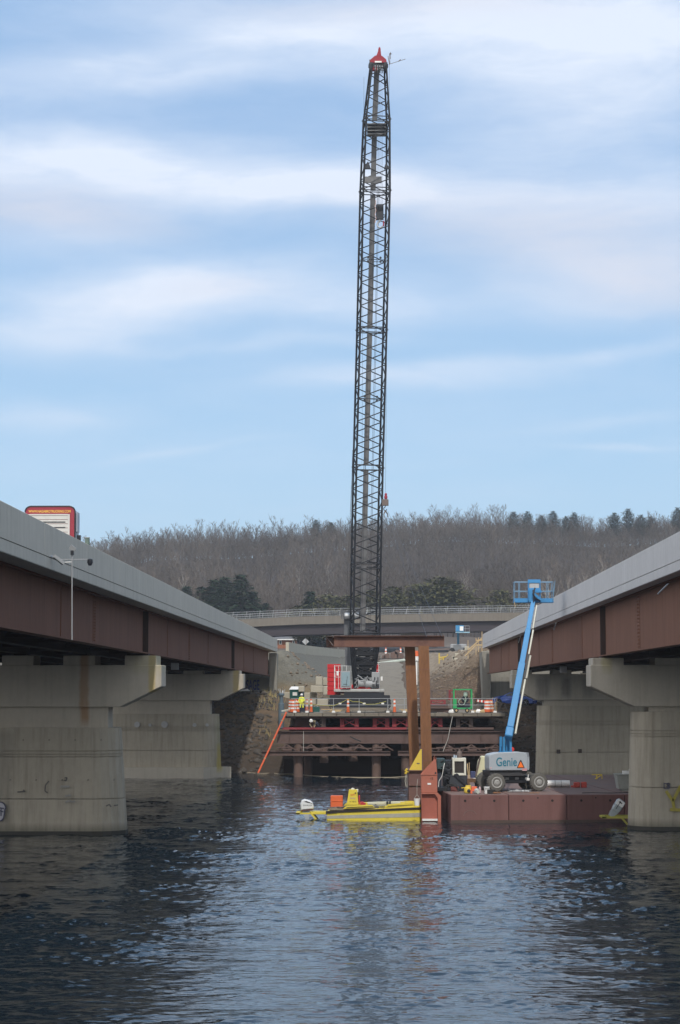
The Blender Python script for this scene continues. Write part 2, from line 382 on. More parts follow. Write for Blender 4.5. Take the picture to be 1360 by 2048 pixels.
def ter(x, y):
    x = np.asarray(x, float); y = np.asarray(y, float)
    road = np.interp(y, [150, 178, 190, 200, 240, 275, 310, 345, 372, 395, 430, 460], [3.5, 4.4, 5.05, 5.6, 8.0, 10.2, 12.0, 12.6, 14.3, 16.5, 18.2, 18.6])
    leftlow = sm(2, -14, x) * sm(345, 385, y) * 6.0 * (1 - sm(425, 470, y))
    road = road - leftlow
    bed = -3.2
    # river bank
    toe = 166 + 1.5 * (vnoise(x, y * 0, 9, 3) - .5) + np.interp(x, [-60, -12, -7, 0, 8, 14, 60], [0, 0, -2, 2, 2, -1, 0])
    bank = np.clip((y - toe) * .27, -3.2, None)
    shelf = np.interp(x, [-60, -10, -7, 9, 11, 60], [6.4, 6.4, 5.0, 4.6, 5.25, 5.4])
    low = np.minimum(bank, np.where(y < 186, shelf, np.maximum(road, shelf)))
    bump = (vnoise(x, y, 1.6, 5) - .5) * .7 + (vnoise(x, y, .7, 6) - .5) * .35
    rocky = np.where((y > 160) & (y < 212) & ((x < -6.5) | (x > 10)), 1.0, .15)
    low = low + bump * rocky * sm(162, 168, y)
    # approach embankments behind the two bridges
    xe = np.interp(y, [214, 250, 300, 335, 380], [-9.3, -8.4, -5.0, -1.8, 3]); zt = np.interp(y, [214, 300, 345, 420], [11.1, 12.0, 12.6, 15.6])
    d = np.hypot(np.maximum(0, x - xe), np.maximum(0, 218 - y) * 1.4)
    le = zt - .78 * d
    le = np.where((x < -9.8) & (y < 214.6), -9, le)
    le = np.where(y < 206, -9, le)
    xr = np.interp(y, [195, 240, 300, 340], [11.6, 11.2, 9.5, 8.0]); zr = np.interp(y, [195, 300, 345], [11.0, 12.0, 12.6])
    d2 = np.hypot(np.maximum(0, xr - x), np.maximum(0, 203 - y) * 1.3)
    re_ = zr - .9 * d2 + (vnoise(x, y, 2.2, 8) - .5) * .9 + (vnoise(x, y, .8, 9) - .5) * .35
    re_ = np.where((x > 11.4) & (y < 199.6), -9, re_)
    re_ = np.where(y < 192, -9, re_)
    # loose dirt heap beside the road
    hp = 8.7 - np.hypot((x - 8.0) / 1.0, (y - 203) / 1.3) * .72 + (vnoise(x, y, 1.2, 4) - .5) * .4
    h = np.maximum(np.maximum(low, le), np.maximum(re_, hp))
    h = np.where(y < toe - 2, np.minimum(h, -.5), h)
    # the wooded hill
    base = np.where(y > 345, road, h)
    k = sm(440, 800, y)
    top = CH + skyl(x, y) * y - 6.0
    top = np.where(y > 830, (CH + skyl(x, y) * 830 - 6.0) - (y - 830) * .015, top)
    hill = base + (top - base) * k ** 1.05 + (vnoise(x, y, 60, 2) - .5) * 9 * k * (1 - sm(700, 800, y))
    return np.where(y > 440, hill, h + (vnoise(x, y, 14, 7) - .5) * .8 * sm(340, 380, y))
def hz(x, y): return float(ter(np.array([x]), np.array([y]))[0])
def ground_mat():
    m = bpy.data.materials.new('ground soil gravel leaf litter'); m.use_nodes = True; t = m.node_tree
    b = t.nodes['Principled BSDF']; b.inputs['Roughness'].default_value = .95; b.inputs['Specular IOR Level'].default_value = .15
    tc = N(t, 'ShaderNodeTexCoord'); sp = N(t, 'ShaderNodeSeparateXYZ'); lk(t, tc.outputs['Object'], sp.inputs[0])
    def nz(s, d=6, r=.65, st=(1, 1, 1)):
        mp = N(t, 'ShaderNodeMapping'); mp.inputs['Scale'].default_value = st; lk(t, tc.outputs['Object'], mp.inputs[0])
        n = N(t, 'ShaderNodeTexNoise'); n.inputs['Scale'].default_value = s; n.inputs['Detail'].default_value = d; n.inputs['Roughness'].default_value = r
        lk(t, mp.outputs[0], n.inputs['Vector']); return n.outputs['Fac']
    a, c_, f = nz(.35), nz(1.7), nz(6)
    def st(v, lo, hi): return math_n(t, 'DIVIDE', math_n(t, 'SUBTRACT', v, lo), hi - lo, clamp=True)
    x, y, z = sp.outputs
    wob = math_n(t, 'MULTIPLY', math_n(t, 'SUBTRACT', a, .5), 6.0)
    wx, wy = math_n(t, 'ADD', x, wob), math_n(t, 'ADD', y, wob)
    dirt = mixc(t, st(c_, .4, .62), (.105, .072, .050), (.068, .052, .041))
    dirt = mixc(t, st(f, .5, .7), dirt, (.20, .165, .12))
    gravel = mixc(t, st(c_, .35, .65), (.105, .102, .086), (.15, .142, .118))
    gravel = mixc(t, st(f, .52, .7), gravel, (.19, .178, .155))
    grass = mixc(t, st(c_, .4, .6), (.20, .145, .085), (.14, .115, .065))
    sand = mixc(t, st(c_, .4, .6), (.26, .215, .16), (.18, .14, .10))
    litter = mixc(t, st(a, .4, .6), (.050, .040, .036), (.075, .060, .050))
    # regions along and across the valley
    left = st(wx, 1.0, -1.5)
    c = mixc(t, left, dirt, gravel)
    c = mixc(t, math_n(t, 'MULTIPLY', math_n(t, 'MULTIPLY', left, st(z, 8.0, 6.6)), st(y, 200, 204)), c, grass)
    c = mixc(t, math_n(t, 'MULTIPLY', left, st(y, 206, 200)), c, mixc(t, st(c_, .4, .6), (.15, .105, .068), (.10, .078, .055)))
    c = mixc(t, math_n(t, 'MULTIPLY', st(wx, 5.2, 6.6), math_n(t, 'MULTIPLY', st(z, 8.2, 9.4), st(y, 200, 208))), c, sand)
    c = mixc(t, math_n(t, 'MULTIPLY', st(y, 320, 345), .85), c, mixc(t, st(a, .42, .6), (.20, .175, .15), (.125, .10, .085)))
    c = mixc(t, st(wy, 372, 392), c, mixc(t, st(c_, .4, .6), (.095, .075, .062), (.125, .10, .08)))
    c = mixc(t, st(wy, 425, 450), c, litter)
    c = mixc(t, math_n(t, 'MULTIPLY', st(z, 3.6, 1.2), .8), c, (.055, .043, .035))
    lk(t, c, b.inputs['Base Color'])
    bp = N(t, 'ShaderNodeBump'); bp.inputs['Distance'].default_value = .12; bp.inputs['Strength'].default_value = .8
    lk(t, math_n(t, 'ADD', c_, math_n(t, 'MULTIPLY', f, .5)), bp.inputs['Height']); lk(t, bp.outputs[0], b.inputs['Normal'])
    return m
def ground():
    xs = np.unique(np.concatenate([np.arange(-24, 24.1, .5), np.arange(-60, 60, 2), np.arange(-400, 400, 10), np.arange(-3000, 3001, 150)]).round(3))
    ys = np.unique(np.concatenate([[-800, -300, 0, 100], np.arange(150, 226, .5), np.arange(226, 350, 2), np.arange(350, 460, 4), np.arange(460, 1000, 10), np.arange(1000, 5001, 200)]).round(3))
    X, Y = np.meshgrid(xs, ys); Z = ter(X, Y); Z[Y > 1000] = Z[ys == 1000].min() - 6
    nx, ny = len(xs), len(ys); idx = np.arange(nx * ny).reshape(ny, nx)
    f = np.stack([idx[:-1, :-1], idx[:-1, 1:], idx[1:, 1:], idx[1:, :-1]], -1).reshape(-1, 4)
    struct(npobj('ground', np.stack([X, Y, Z], -1).reshape(-1, 3), f, ground_mat(), smooth=True))
ground()
def water():
    m = bpy.data.materials.new('river water'); m.use_nodes = True; t = m.node_tree
    b = t.nodes['Principled BSDF']; b.inputs['Base Color'].default_value = (.010, .018, .026, 1); b.inputs['Roughness'].default_value = .04
    b.inputs['IOR'].default_value = 1.38; b.inputs['Specular IOR Level'].default_value = .5
    tc = N(t, 'ShaderNodeTexCoord')
    def nz(s, st, d=3, r=.55, rot=0, dist=0.0):
        mp = N(t, 'ShaderNodeMapping'); mp.inputs['Scale'].default_value = st; mp.inputs['Rotation'].default_value = (0, 0, R(rot)); lk(t, tc.outputs['Object'], mp.inputs[0])
        n = N(t, 'ShaderNodeTexNoise'); n.inputs['Scale'].default_value = s; n.inputs['Detail'].default_value = d; n.inputs['Roughness'].default_value = r; n.inputs['Distortion'].default_value = dist
        lk(t, mp.outputs[0], n.inputs['Vector']); return n.outputs['Fac']
    big = nz(.10, (1, .5, 1), 2)                    # gusts: calmer and rougher patches
    w = math_n(t, 'ADD', math_n(t, 'MULTIPLY', nz(3.0, (.38, 1.0, 1), 3, .6, 6, .5), .17), math_n(t, 'MULTIPLY', nz(1.0, (.35, 1, 1), 3, .5, -6, .6), .42))
    w = math_n(t, 'ADD', w, math_n(t, 'ADD', math_n(t, 'MULTIPLY', nz(7, (.55, 1, 1), 2, .5, 18), .045), 0.0))
    w = math_n(t, 'MULTIPLY', w, math_n(t, 'ADD', math_n(t, 'MULTIPLY', big, 1.3), .40))
    bp = N(t, 'ShaderNodeBump'); bp.inputs['Distance'].default_value = WAVE; bp.inputs['Strength'].default_value = 1
    lk(t, w, bp.inputs['Height']); lk(t, bp.outputs[0], b.inputs['Normal'])
    # the river in view has real wave relief; ripples below that are bump
    r = np.random.RandomState(21); K = []
    for k in range(110):
        lam = .28 * (1.5 / .28) ** (r.rand() ** 1.5); th = R(90) + r.normal() * R(48) + R(16); kk = 2 * math.pi / lam
        K.append((kk * math.cos(th), kk * math.sin(th), r.rand() * 6.28, (.0350 if lam < .9 else .0065) / kk))
    xs = np.concatenate([[-3000, -400, -90], np.arange(-44, -22, .8), np.arange(-22, -14, .35), np.arange(-14, 20, .10), np.arange(20, 46, .8), [90, 400, 3000]])
    ys = np.concatenate([[-800, -60, 0, 25], np.arange(34, 56, .07), np.arange(56, 84, .11), np.arange(84, 125, .2), np.arange(125, 172, .34), [185, 200]])
    X, Y = np.meshgrid(xs, ys); Z = np.zeros_like(X)
    grp = np.clip(vnoise(X * .8, Y, .9, 61) * 1.3 + vnoise(X * .8, Y, 2.6, 62) * .9 - .55, .08, 1.7)
    for kx, ky, ph, am in K:
        s_ = np.sin(kx * X + ky * Y + ph); Z += am * (s_ + .45 * s_ * s_) * (grp if math.hypot(kx, ky) > 6.5 else 1.0)
    gust = .5 + .8 * vnoise(X, Y, 11, 31) * (.6 + .6 * vnoise(X * .6, Y, 3.5, 32))
    Z *= gust * sm(26, 36, Y) * (1 - sm(150, 171, Y) * .8) * (1 - sm(30, 44, np.abs(X)))
    ny, nx = X.shape; idx = np.arange(nx * ny).reshape(ny, nx)
    f = np.stack([idx[:-1, :-1], idx[:-1, 1:], idx[1:, 1:], idx[1:, :-1]], -1).reshape(-1, 4)
    struct(npobj('water', np.stack([X, Y, Z], -1).reshape(-1, 3), f, m, smooth=True))
WAVE = .12
water()
# gravel haul road climbing away behind the crane
def haul_road():
    ys = np.arange(186, 316, 2.0); v = []; f = []
    for i, y in enumerate(ys):
        xc = np.interp(y, [186, 200, 240, 275, 316], [.6, 1.4, 2.1, 2.7, 3.2]); hw = np.interp(y, [186, 240, 316], [3.2, 1.9, 1.4])
        for k in range(7):
            x = xc + hw * (k / 3 - 1) + (.9 * (float(vnoise(k * 7., y, 5, 50)) - .5) if k in (0, 6) else 0); v.append((x, y, hz(x, y) + .07 + .05 * (1 - abs(k / 3 - 1))))
        if i: f += [(7 * i - 7 + k, 7 * i - 6 + k, 7 * i + 1 + k, 7 * i + k) for k in range(6)]
    m = mat('packed gravel', (.195, .172, .138), .95, var=.22, scale=.8, col2=(.135, .118, .094), mask=.50, bump=.01, stretch=(1, .35, 1), spec=.15)
    struct(npobj('gravel_road', np.array(v), np.array(f), m, smooth=True))
haul_road()
# ------------------------------------------------------------------ rocks along both banks (a dumped mass)
def rock(n, r):
    bm = bmesh.new(); bmesh.ops.create_icosphere(bm, subdivisions=1, radius=1)
    v = np.array([q.co[:] for q in bm.verts]); f = np.array([[q.index for q in p.verts] for p in bm.faces]); bm.free()
    v *= (1 + (r.rand(len(v), 1) - .5) * .55); return v * np.array([1, .8 + .3 * r.rand(), .55 + .3 * r.rand()]), f
def rotz(a): c, s = math.cos(a), math.sin(a); return np.array([[c, -s, 0], [s, c, 0], [0, 0, 1]])
m_rock = mat('riprap stone', (.075, .064, .054), .92, var=.4, scale=1.5, col2=(.17, .155, .135), mask=.58, bump=.01)
def riprap():
    r = np.random.RandomState(3); protos = [rock(0, r) for _ in range(6)]; V, Fc, n = [], [], 0
    for k in range(5200):
        if k % 5 < 3: x, y = r.uniform(-26, -8.9), r.uniform(164.5, 211)
        elif k % 5 == 3: x, y = r.uniform(8.5, 28), r.uniform(164, 187)
        else: x, y = r.uniform(-7, 10), r.uniform(164, 178)
        if abs(x + 15) < 9 and y < 162: continue
        s = r.uniform(.10, .30) * (1.7 if r.rand() < .10 else 1)
        v, f = protos[r.randint(6)]; v = (v * s) @ rotz(r.rand() * 6.28).T + np.array([x, y, hz(x, y) + s * .12])
        V.append(v); Fc.append(f + n); n += len(v)
    o = npobj('riprap', np.vstack(V), np.vstack(Fc), m_rock); struct(o, 'stuff')
    o['label'] = 'dark broken stone dumped along the river bank under the bridge ends'; o['category'] = 'rocks'
riprap()
# ================================================================== TREES
def seg_prism(V, Fc, p, q, r0, r1):
    d = q - p; L = np.linalg.norm(d); d = d / max(L, 1e-6); a = np.cross(d, [0.3, 1, .1]); a /= np.linalg.norm(a); b = np.cross(d, a); n = len(V)
    for c, rr in ((p, r0), (q, r1)):
        for k in range(3):
            t = 2.094 * k; V.append(c + (a * math.cos(t) + b * math.sin(t)) * rr)
    for k in range(3):
        j = (k + 1) % 3; Fc.append((n + k, n + j, n + 3 + j)); Fc.append((n + k, n + 3 + j, n + 3 + k))
def blade(V, Fc, p, q, w, r):
    d = q - p; a = np.cross(d, r.normal(size=3)); a = a / (np.linalg.norm(a) + 1e-6) * w; n = len(V)
    V += [p - a / 2, p + a / 2, q]; Fc.append((n, n + 1, n + 2))
def bare_tree(seed, H=17, nl=15, ns=5, nt=5, tw=.045, spread=.36, lean=0.0, start=.28):
    """leafless tree: trunk+limbs mesh and twig mesh"""
    r = np.random.RandomState(seed); TV, TF, CV, CF = [], [], [], []
    pts = [np.array([0, 0, -.5])]; r0 = H * .011
    for k in range(1, 7): pts.append(np.array([math.sin(seed + k) * .02 * H * k / 6 + lean * H * (k / 6) ** 2, math.cos(seed * 2 + k) * .02 * H * k / 6, H * .93 * k / 6]))
    for k in range(6): seg_prism(TV, TF, pts[k], pts[k + 1], r0 * (1 - k / 6.6), r0 * (1 - (k + 1) / 6.6))
    for i in range(nl):
        t = start + (1 - start) * (i + r.rand()) / nl; k = min(5, int(t * 6)); p = pts[k] + (pts[k + 1] - pts[k]) * (t * 6 - k)
        az = i * 2.4 + r.rand(); up = .5 + .9 * t + r.rand() * .3; L = H * spread * (1.15 - t) * (.8 + .5 * r.rand()) + H * .06
        d = np.array([math.cos(az), math.sin(az), up]); d /= np.linalg.norm(d)
        m1 = p + d * L * .5; d2 = d + np.array([0, 0, .35]); d2 /= np.linalg.norm(d2); q = m1 + d2 * L * .5
        rr = r0 * .42 * (1.1 - t) + .018
        seg_prism(TV, TF, p, m1, rr, rr * .7); seg_prism(TV, TF, m1, q, rr * .7, rr * .3)
        for s in range(ns):
            u = .25 + .75 * (s + r.rand()) / ns; a = (p + (m1 - p) * u * 2) if u < .5 else (m1 + (q - m1) * (u * 2 - 1))
            e = d2 + r.normal(size=3) * .55 + np.array([0, 0, .3]); e /= np.linalg.norm(e); l2 = L * (.45 - .2 * u) * (.7 + .6 * r.rand()) + .5
            b = a + e * l2; blade(CV, CF, a, b, tw * 1.7, r)
            for w in range(nt):
                c = a + (b - a) * (.25 + .75 * (w + r.rand()) / nt); g = e + r.normal(size=3) * .6 + np.array([0, 0, .25]); g /= np.linalg.norm(g)
                c2 = c + g * (.5 + l2 * .45 * r.rand()); blade(CV, CF, c, c2, tw, r)
    return (np.array(TV), np.array(TF)), (np.array(CV), np.array(CF))
def spruce(seed, H=15, rad=3.6, levels=26, droop=.28, dens=1.0, flat=False):
    r = np.random.RandomState(seed); TV, TF, CV, CF = [], [], [], []
    seg_prism(TV, TF, np.array([0, 0, -.5]), np.array([0, 0, H * .97]), H * .014, .03)
    for i in range(levels):
        t = i / levels; z = H * (.08 + .9 * t) if not flat else H * (.34 + .66 * t)
        rr = rad * ((1 - t) ** .8 + .04) if not flat else rad * (.45 + .6 * math.sin(min(1, t * 1.15) * math.pi) * (.7 + .5 * r.rand())) * (1 if t < .9 else .5)
        rr *= .8 + .4 * r.rand(); n = int((7 + rr * 1.6) * dens)
        for j in range(n):
            az = 6.283 * (j + r.rand()) / n; L = rr * (.65 + .5 * r.rand())
            tip = np.array([math.cos(az) * L, math.sin(az) * L, z - droop * L * r.rand() + (.25 * L if flat else 0)]); root = np.array([0, 0, z])
            seg_prism(TV, TF, root, root + (tip - root) * .8, .035, .015)
            for s in range(int(5 + L * 1.8)):
                u = .25 + .8 * r.rand(); c = root + (tip - root) * u + r.normal(size=3) * np.array([.18, .18, .12]); w = .35 + .25 * r.rand()
                e = (tip - root) / L * w + r.normal(size=3) * .22; side = np.cross(e, [0, 0, 1.0]) * .55 + r.normal(size=3) * .1; k = len(CV)
                CV.extend([c - side * .6, c + side * .6, c + e + np.array([0, 0, -.1])]); CF.append((k, k + 1, k + 2))
    return (np.array(TV), np.array(TF)), (np.array(CV), np.array(CF))
def wmat(name, c1, c2, rnd=.35):                      # bark / foliage with tree to tree variation
    m = bpy.data.materials.new(name); m.use_nodes = True; t = m.node_tree; b = t.nodes['Principled BSDF']
    b.inputs['Roughness'].default_value = .9; b.inputs['Specular IOR Level'].default_value = .15
    oi = N(t, 'ShaderNodeObjectInfo'); tc = N(t, 'ShaderNodeTexCoord'); n = N(t, 'ShaderNodeTexNoise'); n.inputs['Scale'].default_value = .12 if 'mass' in name else .5
    n.inputs['Detail'].default_value = 4; lk(t, tc.outputs['Object'], n.inputs['Vector'])
    f = math_n(t, 'ADD', math_n(t, 'MULTIPLY', oi.outputs['Random'], rnd), math_n(t, 'MULTIPLY', math_n(t, 'SUBTRACT', n.outputs['Fac'], .35), 2.0 * (1 - rnd)), clamp=True)
    lk(t, mixc(t, f, c1, c2), b.inputs['Base Color']); return m
m_bark = wmat('grey brown bark', (.080, .067, .060), (.15, .128, .112)); m_twig = wmat('winter twigs', (.082, .064, .058), (.135, .108, .094))
m_mass = wmat('winter twigs mass', (.054, .045, .040), (.168, .138, .114), .0)
def tone_mass():
    t = m_mass.node_tree; a = N(t, 'ShaderNodeAttribute', attribute_name='tone'); mx = [n for n in t.nodes if n.type == 'MIX'][0]
    old = mx.inputs[0].links[0].from_socket; f = math_n(t, 'ADD', math_n(t, 'MULTIPLY', a.outputs['Fac'], .75), math_n(t, 'MULTIPLY', old, .3), clamp=True); lk(t, f, mx.inputs[0])
tone_mass()
m_pale = wmat('pale bark', (.36, .34, .30), (.46, .43, .39)); m_ptwig = wmat('pale twigs', (.20, .165, .14), (.27, .225, .19))
m_needle = wmat('dark spruce needles', (.016, .030, .016), (.035, .055, .028)); m_olive = wmat('olive evergreen needles', (.075, .078, .032), (.125, .120, .055))
def proto_objs(name, parts, mt, mc, label, cat):
    root = thing(name, label, cat, (0, 0, 0))
    a = npobj('trunk', parts[0][0], parts[0][1], mt, root); b = npobj('crown', parts[1][0], parts[1][1], mc, root)
    return root
def put(root, used, x, y, rz, s, group, label, dz=0.0):
    z = hz(x, y) + dz
    if not used[0]:
        used[0] = True; root.location = (x, y, z); root.rotation_euler = (0, 0, rz); root.scale = (s,) * 3 if not isinstance(s, tuple) else s
        root['group'] = group; root['label'] = label; return root
    return dup(root, (x, y, z), rz, label, group, s)
sky_p = [(proto_objs('bare_tree', bare_tree(s, 17, 16, 5, 5, .075, .34), m_bark, m_twig, 'x', 'tree'), [False]) for s in (1, 2, 3, 4)]
r = np.random.RandomState(5)
def px2x(px, D): return (px - 740) * D / 4000.0
# the trees whose tops draw the skyline
for i in range(150):
    px = -30 + 1440 * (i + r.rand() * .8) / 150; D = r.uniform(770, 835)
    if 1015 < px < 1160 and r.rand() < .35: continue
    p, u = sky_p[i % 4]; s = r.uniform(.42, .78) * (1.2 if 860 < px < 1010 else 1)
    side = 'above the left bridge parapet' if px < 420 else 'between the left bridge and the boom' if px < 700 else 'between the boom and the dark pines' if px < 1010 else 'over the blue lift and right bridge'
    put(p, u, px2x(px, D), D, r.rand() * 6.28, s, 'leafless trees on the ridge ' + side, 'leafless grey tree on the hilltop skyline ' + side)
pine = [(proto_objs('pine_tree', spruce(s, 15, 2.8, 22, .12, 1.1, True), m_bark, m_needle, 'x', 'tree'), [False]) for s in (11, 12)]
for i, (px, s, lb) in enumerate([(1028, 1.08, 'dark pine on the ridge, leftmost of the pines right of the crane'), (1056, 1.10, 'dark flat-topped pine on the ridge, second from the left of its row'),
        (1084, .98, 'small dark pine on the ridge between two taller ones'), (1107, 1.12, 'broad dark pine in the middle of the ridge row'), (1133, .99, 'short dark pine left of the spiky one on the ridge'),
        (1149, 1.12, 'spiky dark pine ending the ridge row above the blue lift'), (1230, 1.12, 'dark pine on the ridge, left of the pair above the right bridge'), (1257, 1.2, 'tallest dark pine of the pair above the right bridge'),
        (1283, .98, 'low dark pine just right of the tall pair on the ridge'), (1302, .9, 'small dark pine low on the ridge near the right edge'), (1356, 1.1, 'dark pine at the far right edge of the skyline'),
        (632, 1.08, 'dark evergreen standing above the ridge left of the crane boom'), (662, .98, 'dark broad evergreen next to the crane boom on the ridge')]):
    D = 775; put(pine[i % 2][0], pine[i % 2][1], px2x(px, D), D, i * 1.3, s * .85, 'dark pines on the ridge', lb)
# spruces and olive evergreens at the foot of the hill
spr = [(proto_objs('spruce_tree', spruce(s, 16, 5.0, 30, .22, 1.5), m_bark, m_needle, 'x', 'tree'), [False]) for s in (21, 22)]
for i, (px, D, s, lb) in enumerate([(402, 452, .85, 'dark green spruce partly behind a pale trunk left of the big spruces'), (448, 450, 1.0, 'dark green spruce, left one of the big cluster above the overpass'),
        (480, 446, 1.08, 'largest dark green spruce above the left end of the overpass'), (505, 450, .8, 'lower dark spruce at the right of the big cluster'), (428, 455, .92, 'dark spruce behind the big cluster at left'),
        (620, 452, .78, 'slim greyish spruce above the overpass left of the boom'), (532, 452, .62, 'low spruce right of the big cluster above the overpass end'), (372, 458, .8, 'dark spruce just over the left parapet, leftmost of the cluster')]):
    put(spr[i % 2][0], spr[i % 2][1], px2x(px, D), D, i * 2.1, (s * 1.45, s * 1.45, s * 1.05), 'spruces at the foot of the hill', lb)
olv = [(proto_objs('evergreen_tree', spruce(s, 9, 4.0, 16, .2, .9, True), m_bark, m_olive, 'x', 'tree'), [False]) for s in (31,)]
for i, (px, D, s, lb) in enumerate([(600, 448, .75, 'olive evergreen behind the overpass fence left of the spruce gap'), (655, 448, .9, 'olive evergreen just left of the crane boom'), (695, 448, .8, 'olive evergreen seen through the boom foot lattice'), (790, 448, .85, 'olive evergreen right beside the crane boom'),
        (835, 448, .9, 'olive green tree between boom and the brightest olive tree'), (880, 448, 1.02, 'brightest olive green tree above the overpass centre'), (905, 448, .95, 'olive tree at the right of the brightest one'), (1000, 448, .8, 'olive evergreen left of the blue lift basket'), (740, 448, .8, 'olive evergreen behind the boom lattice'), (606, 398, .62, 'dark olive bush below the overpass beside the road sign'), (622, 402, .7, 'dark olive bush below the overpass right of the road sign'), (645, 400, .66, 'dark olive bush below the overpass left of the steel beam'), (596, 405, .55, 'low olive bush below the overpass by the brick house')]):
    put(olv[0][0], olv[0][1], px2x(px, D), D, i * 2.1, s * (1.5 if D > 430 else 1), 'olive evergreens above the overpass', lb)
m_olive_b = m_olive
# nearer pale and bare trees with trunks that can be told apart
near = [(proto_objs('pale_tree', bare_tree(s, 15, 12, 4, 5, .05, .30, .02), m_pale, m_ptwig, 'x', 'tree'), [False]) for s in (41, 42)]
nl = [(362, 460, 1.05, 'pale forked birch rising over the left bridge parapet'), (415, 500, .8, 'thin pale tree in front of the dark spruces'), (600, 600, 1.0, 'pale tree on the slope left of the boom'),
      (655, 610, 1.0, 'pale leaning trunk on the slope beside the boom'), (925, 560, .95, 'pale slim trunk on the slope, left of the white trunks'), (935, 565, 1.0, 'pale trunk close beside another on the slope right of the boom'), (1060, 520, .9, 'pale trunk just left of the blue lift basket'),
      (1090, 470, .9, 'pale trunk behind the blue lift basket'), (1100, 480, 1.05, 'taller pale trunk rising from the basket corner'), (1135, 440, .9, 'pale tree behind the right bridge parapet'), (1165, 450, 1.0, 'pale spreading tree over the right parapet, left of the widest'),
      (1205, 430, 1.15, 'widest pale bare tree above the right parapet'), (1250, 440, 1.1, 'pale bare tree above the right parapet below the pines'), (1310, 420, 1.1, 'pale bare tree near the right edge over the parapet'), (1345, 410, 1.15, 'pale bare tree at the right edge over the parapet')]
for i, (px, D, s, lb) in enumerate(nl): put(near[i % 2][0], near[i % 2][1], px2x(px, D), D, i * 1.9, s, 'pale trees on the lower slope', lb)
brn = [(proto_objs('young_tree', bare_tree(s, 12, 14, 5, 5, .04, .42), m_bark, m_twig, 'x', 'tree'), [False]) for s in (51, 52)]
nl = [(190, 330, 1.0, 'small bare tree beside the green post over the left parapet'), (228, 380, 1.2, 'thin bare tree right of the small one over the left parapet'), (262, 400, 1.1, 'bare tree over the left parapet, third from the truck'), (300, 420, 1.2, 'brown bare tree over the left parapet before the birch'),
      (335, 430, 1.1, 'bare tree left of the forked birch'), (390, 440, 1.0, 'bare tree right of the forked birch'), (540, 450, .75, 'low bare tree above the overpass left end'), (575, 455, .7, 'low bare tree above the overpass beside the olive trees'),
      (280, 450, 1.35, 'tall bare tree rising behind the left parapet'), (255, 470, 1.3, 'tall thin bare tree far left on the slope')]
for i, (px, D, s, lb) in enumerate(nl): put(brn[i % 2][0], brn[i % 2][1], px2x(px, D), D, i * 1.7, s, 'bare trees behind the left parapet', lb, -1.5 if px < 250 else 0)
# the rest of the wood reads as one mass
def wood():
    r = np.random.RandomState(9); pr = [bare_tree(60 + k, 15, 10, 4, 4, .085, .36) for k in range(5)]; V, Fc, n, TN = [], [], 0, []
    pts = []
    for D in np.concatenate([np.arange(452, 760, 6.2), np.arange(760, 862, 4.2)]):
        w = D * .185 + 12; step = 4.6 + (D - 450) * .004
        for x in np.arange(-w - 8, w, step): pts.append((x + r.uniform(-2.4, 2.4), D + r.uniform(-3, 3)))
    pts = np.array(pts); zz = ter(pts[:, 0], pts[:, 1]); vv = vnoise(pts[:, 0], pts[:, 1] * .6, 24, 44) * .6 + vnoise(pts[:, 0], pts[:, 1] * .7, 9, 45) * .4
    for (x, y), z, vn in zip(pts, zz, vv):
        if y < 500 and r.rand() < .35: continue
        (tv, tf), (cv, cf) = pr[r.randint(5)]; s = r.uniform(.55, 1.15) * (.8 if y < 520 else 1) * (.72 if y > 740 else 1); tn = min(1, max(0, r.rand() ** 1.6 * .75 + (vn - .5) * 1.1 + .12)); Rm = rotz(r.rand() * 6.28) * s; off = np.array([x, y, z])
        for v, f in ((tv, tf), (cv, cf)):
            V.append((v @ Rm.T + off).astype(np.float32)); Fc.append(f + n); n += len(v); TN.append(np.full(len(v), tn, np.float32))
    low = [bare_tree(80 + k, 13, 7, 4, 3, .11, .5, 0, .08) for k in range(3)]
    for k in range(2100):
        D = r.uniform(772, 860); x = r.uniform(-1, 1) * (D * .175 + 6); z = hz(x, D); (tv, tf), (cv, cf) = low[r.randint(3)]; s = r.uniform(.42, .62); Rm = rotz(r.rand() * 6.28) * s; off = np.array([x, D, z]); tn = r.rand() ** 1.6
        for v, f in ((tv, tf), (cv, cf)): V.append((v @ Rm.T + off).astype(np.float32)); Fc.append(f + n); n += len(v); TN.append(np.full(len(v), tn, np.float32))
    o = npobj('wooded_hillside', np.vstack(V), np.vstack(Fc), m_mass); struct(o, 'stuff')
    o['label'] = 'grey brown leafless wood covering the hillside'; o['category'] = 'woodland'
    at = o.data.attributes.new('tone', 'FLOAT', 'POINT'); at.data.foreach_set('value', np.concatenate(TN))
    print('wood trees', len(pts), 'tris', sum(len(f) for f in Fc))
wood()
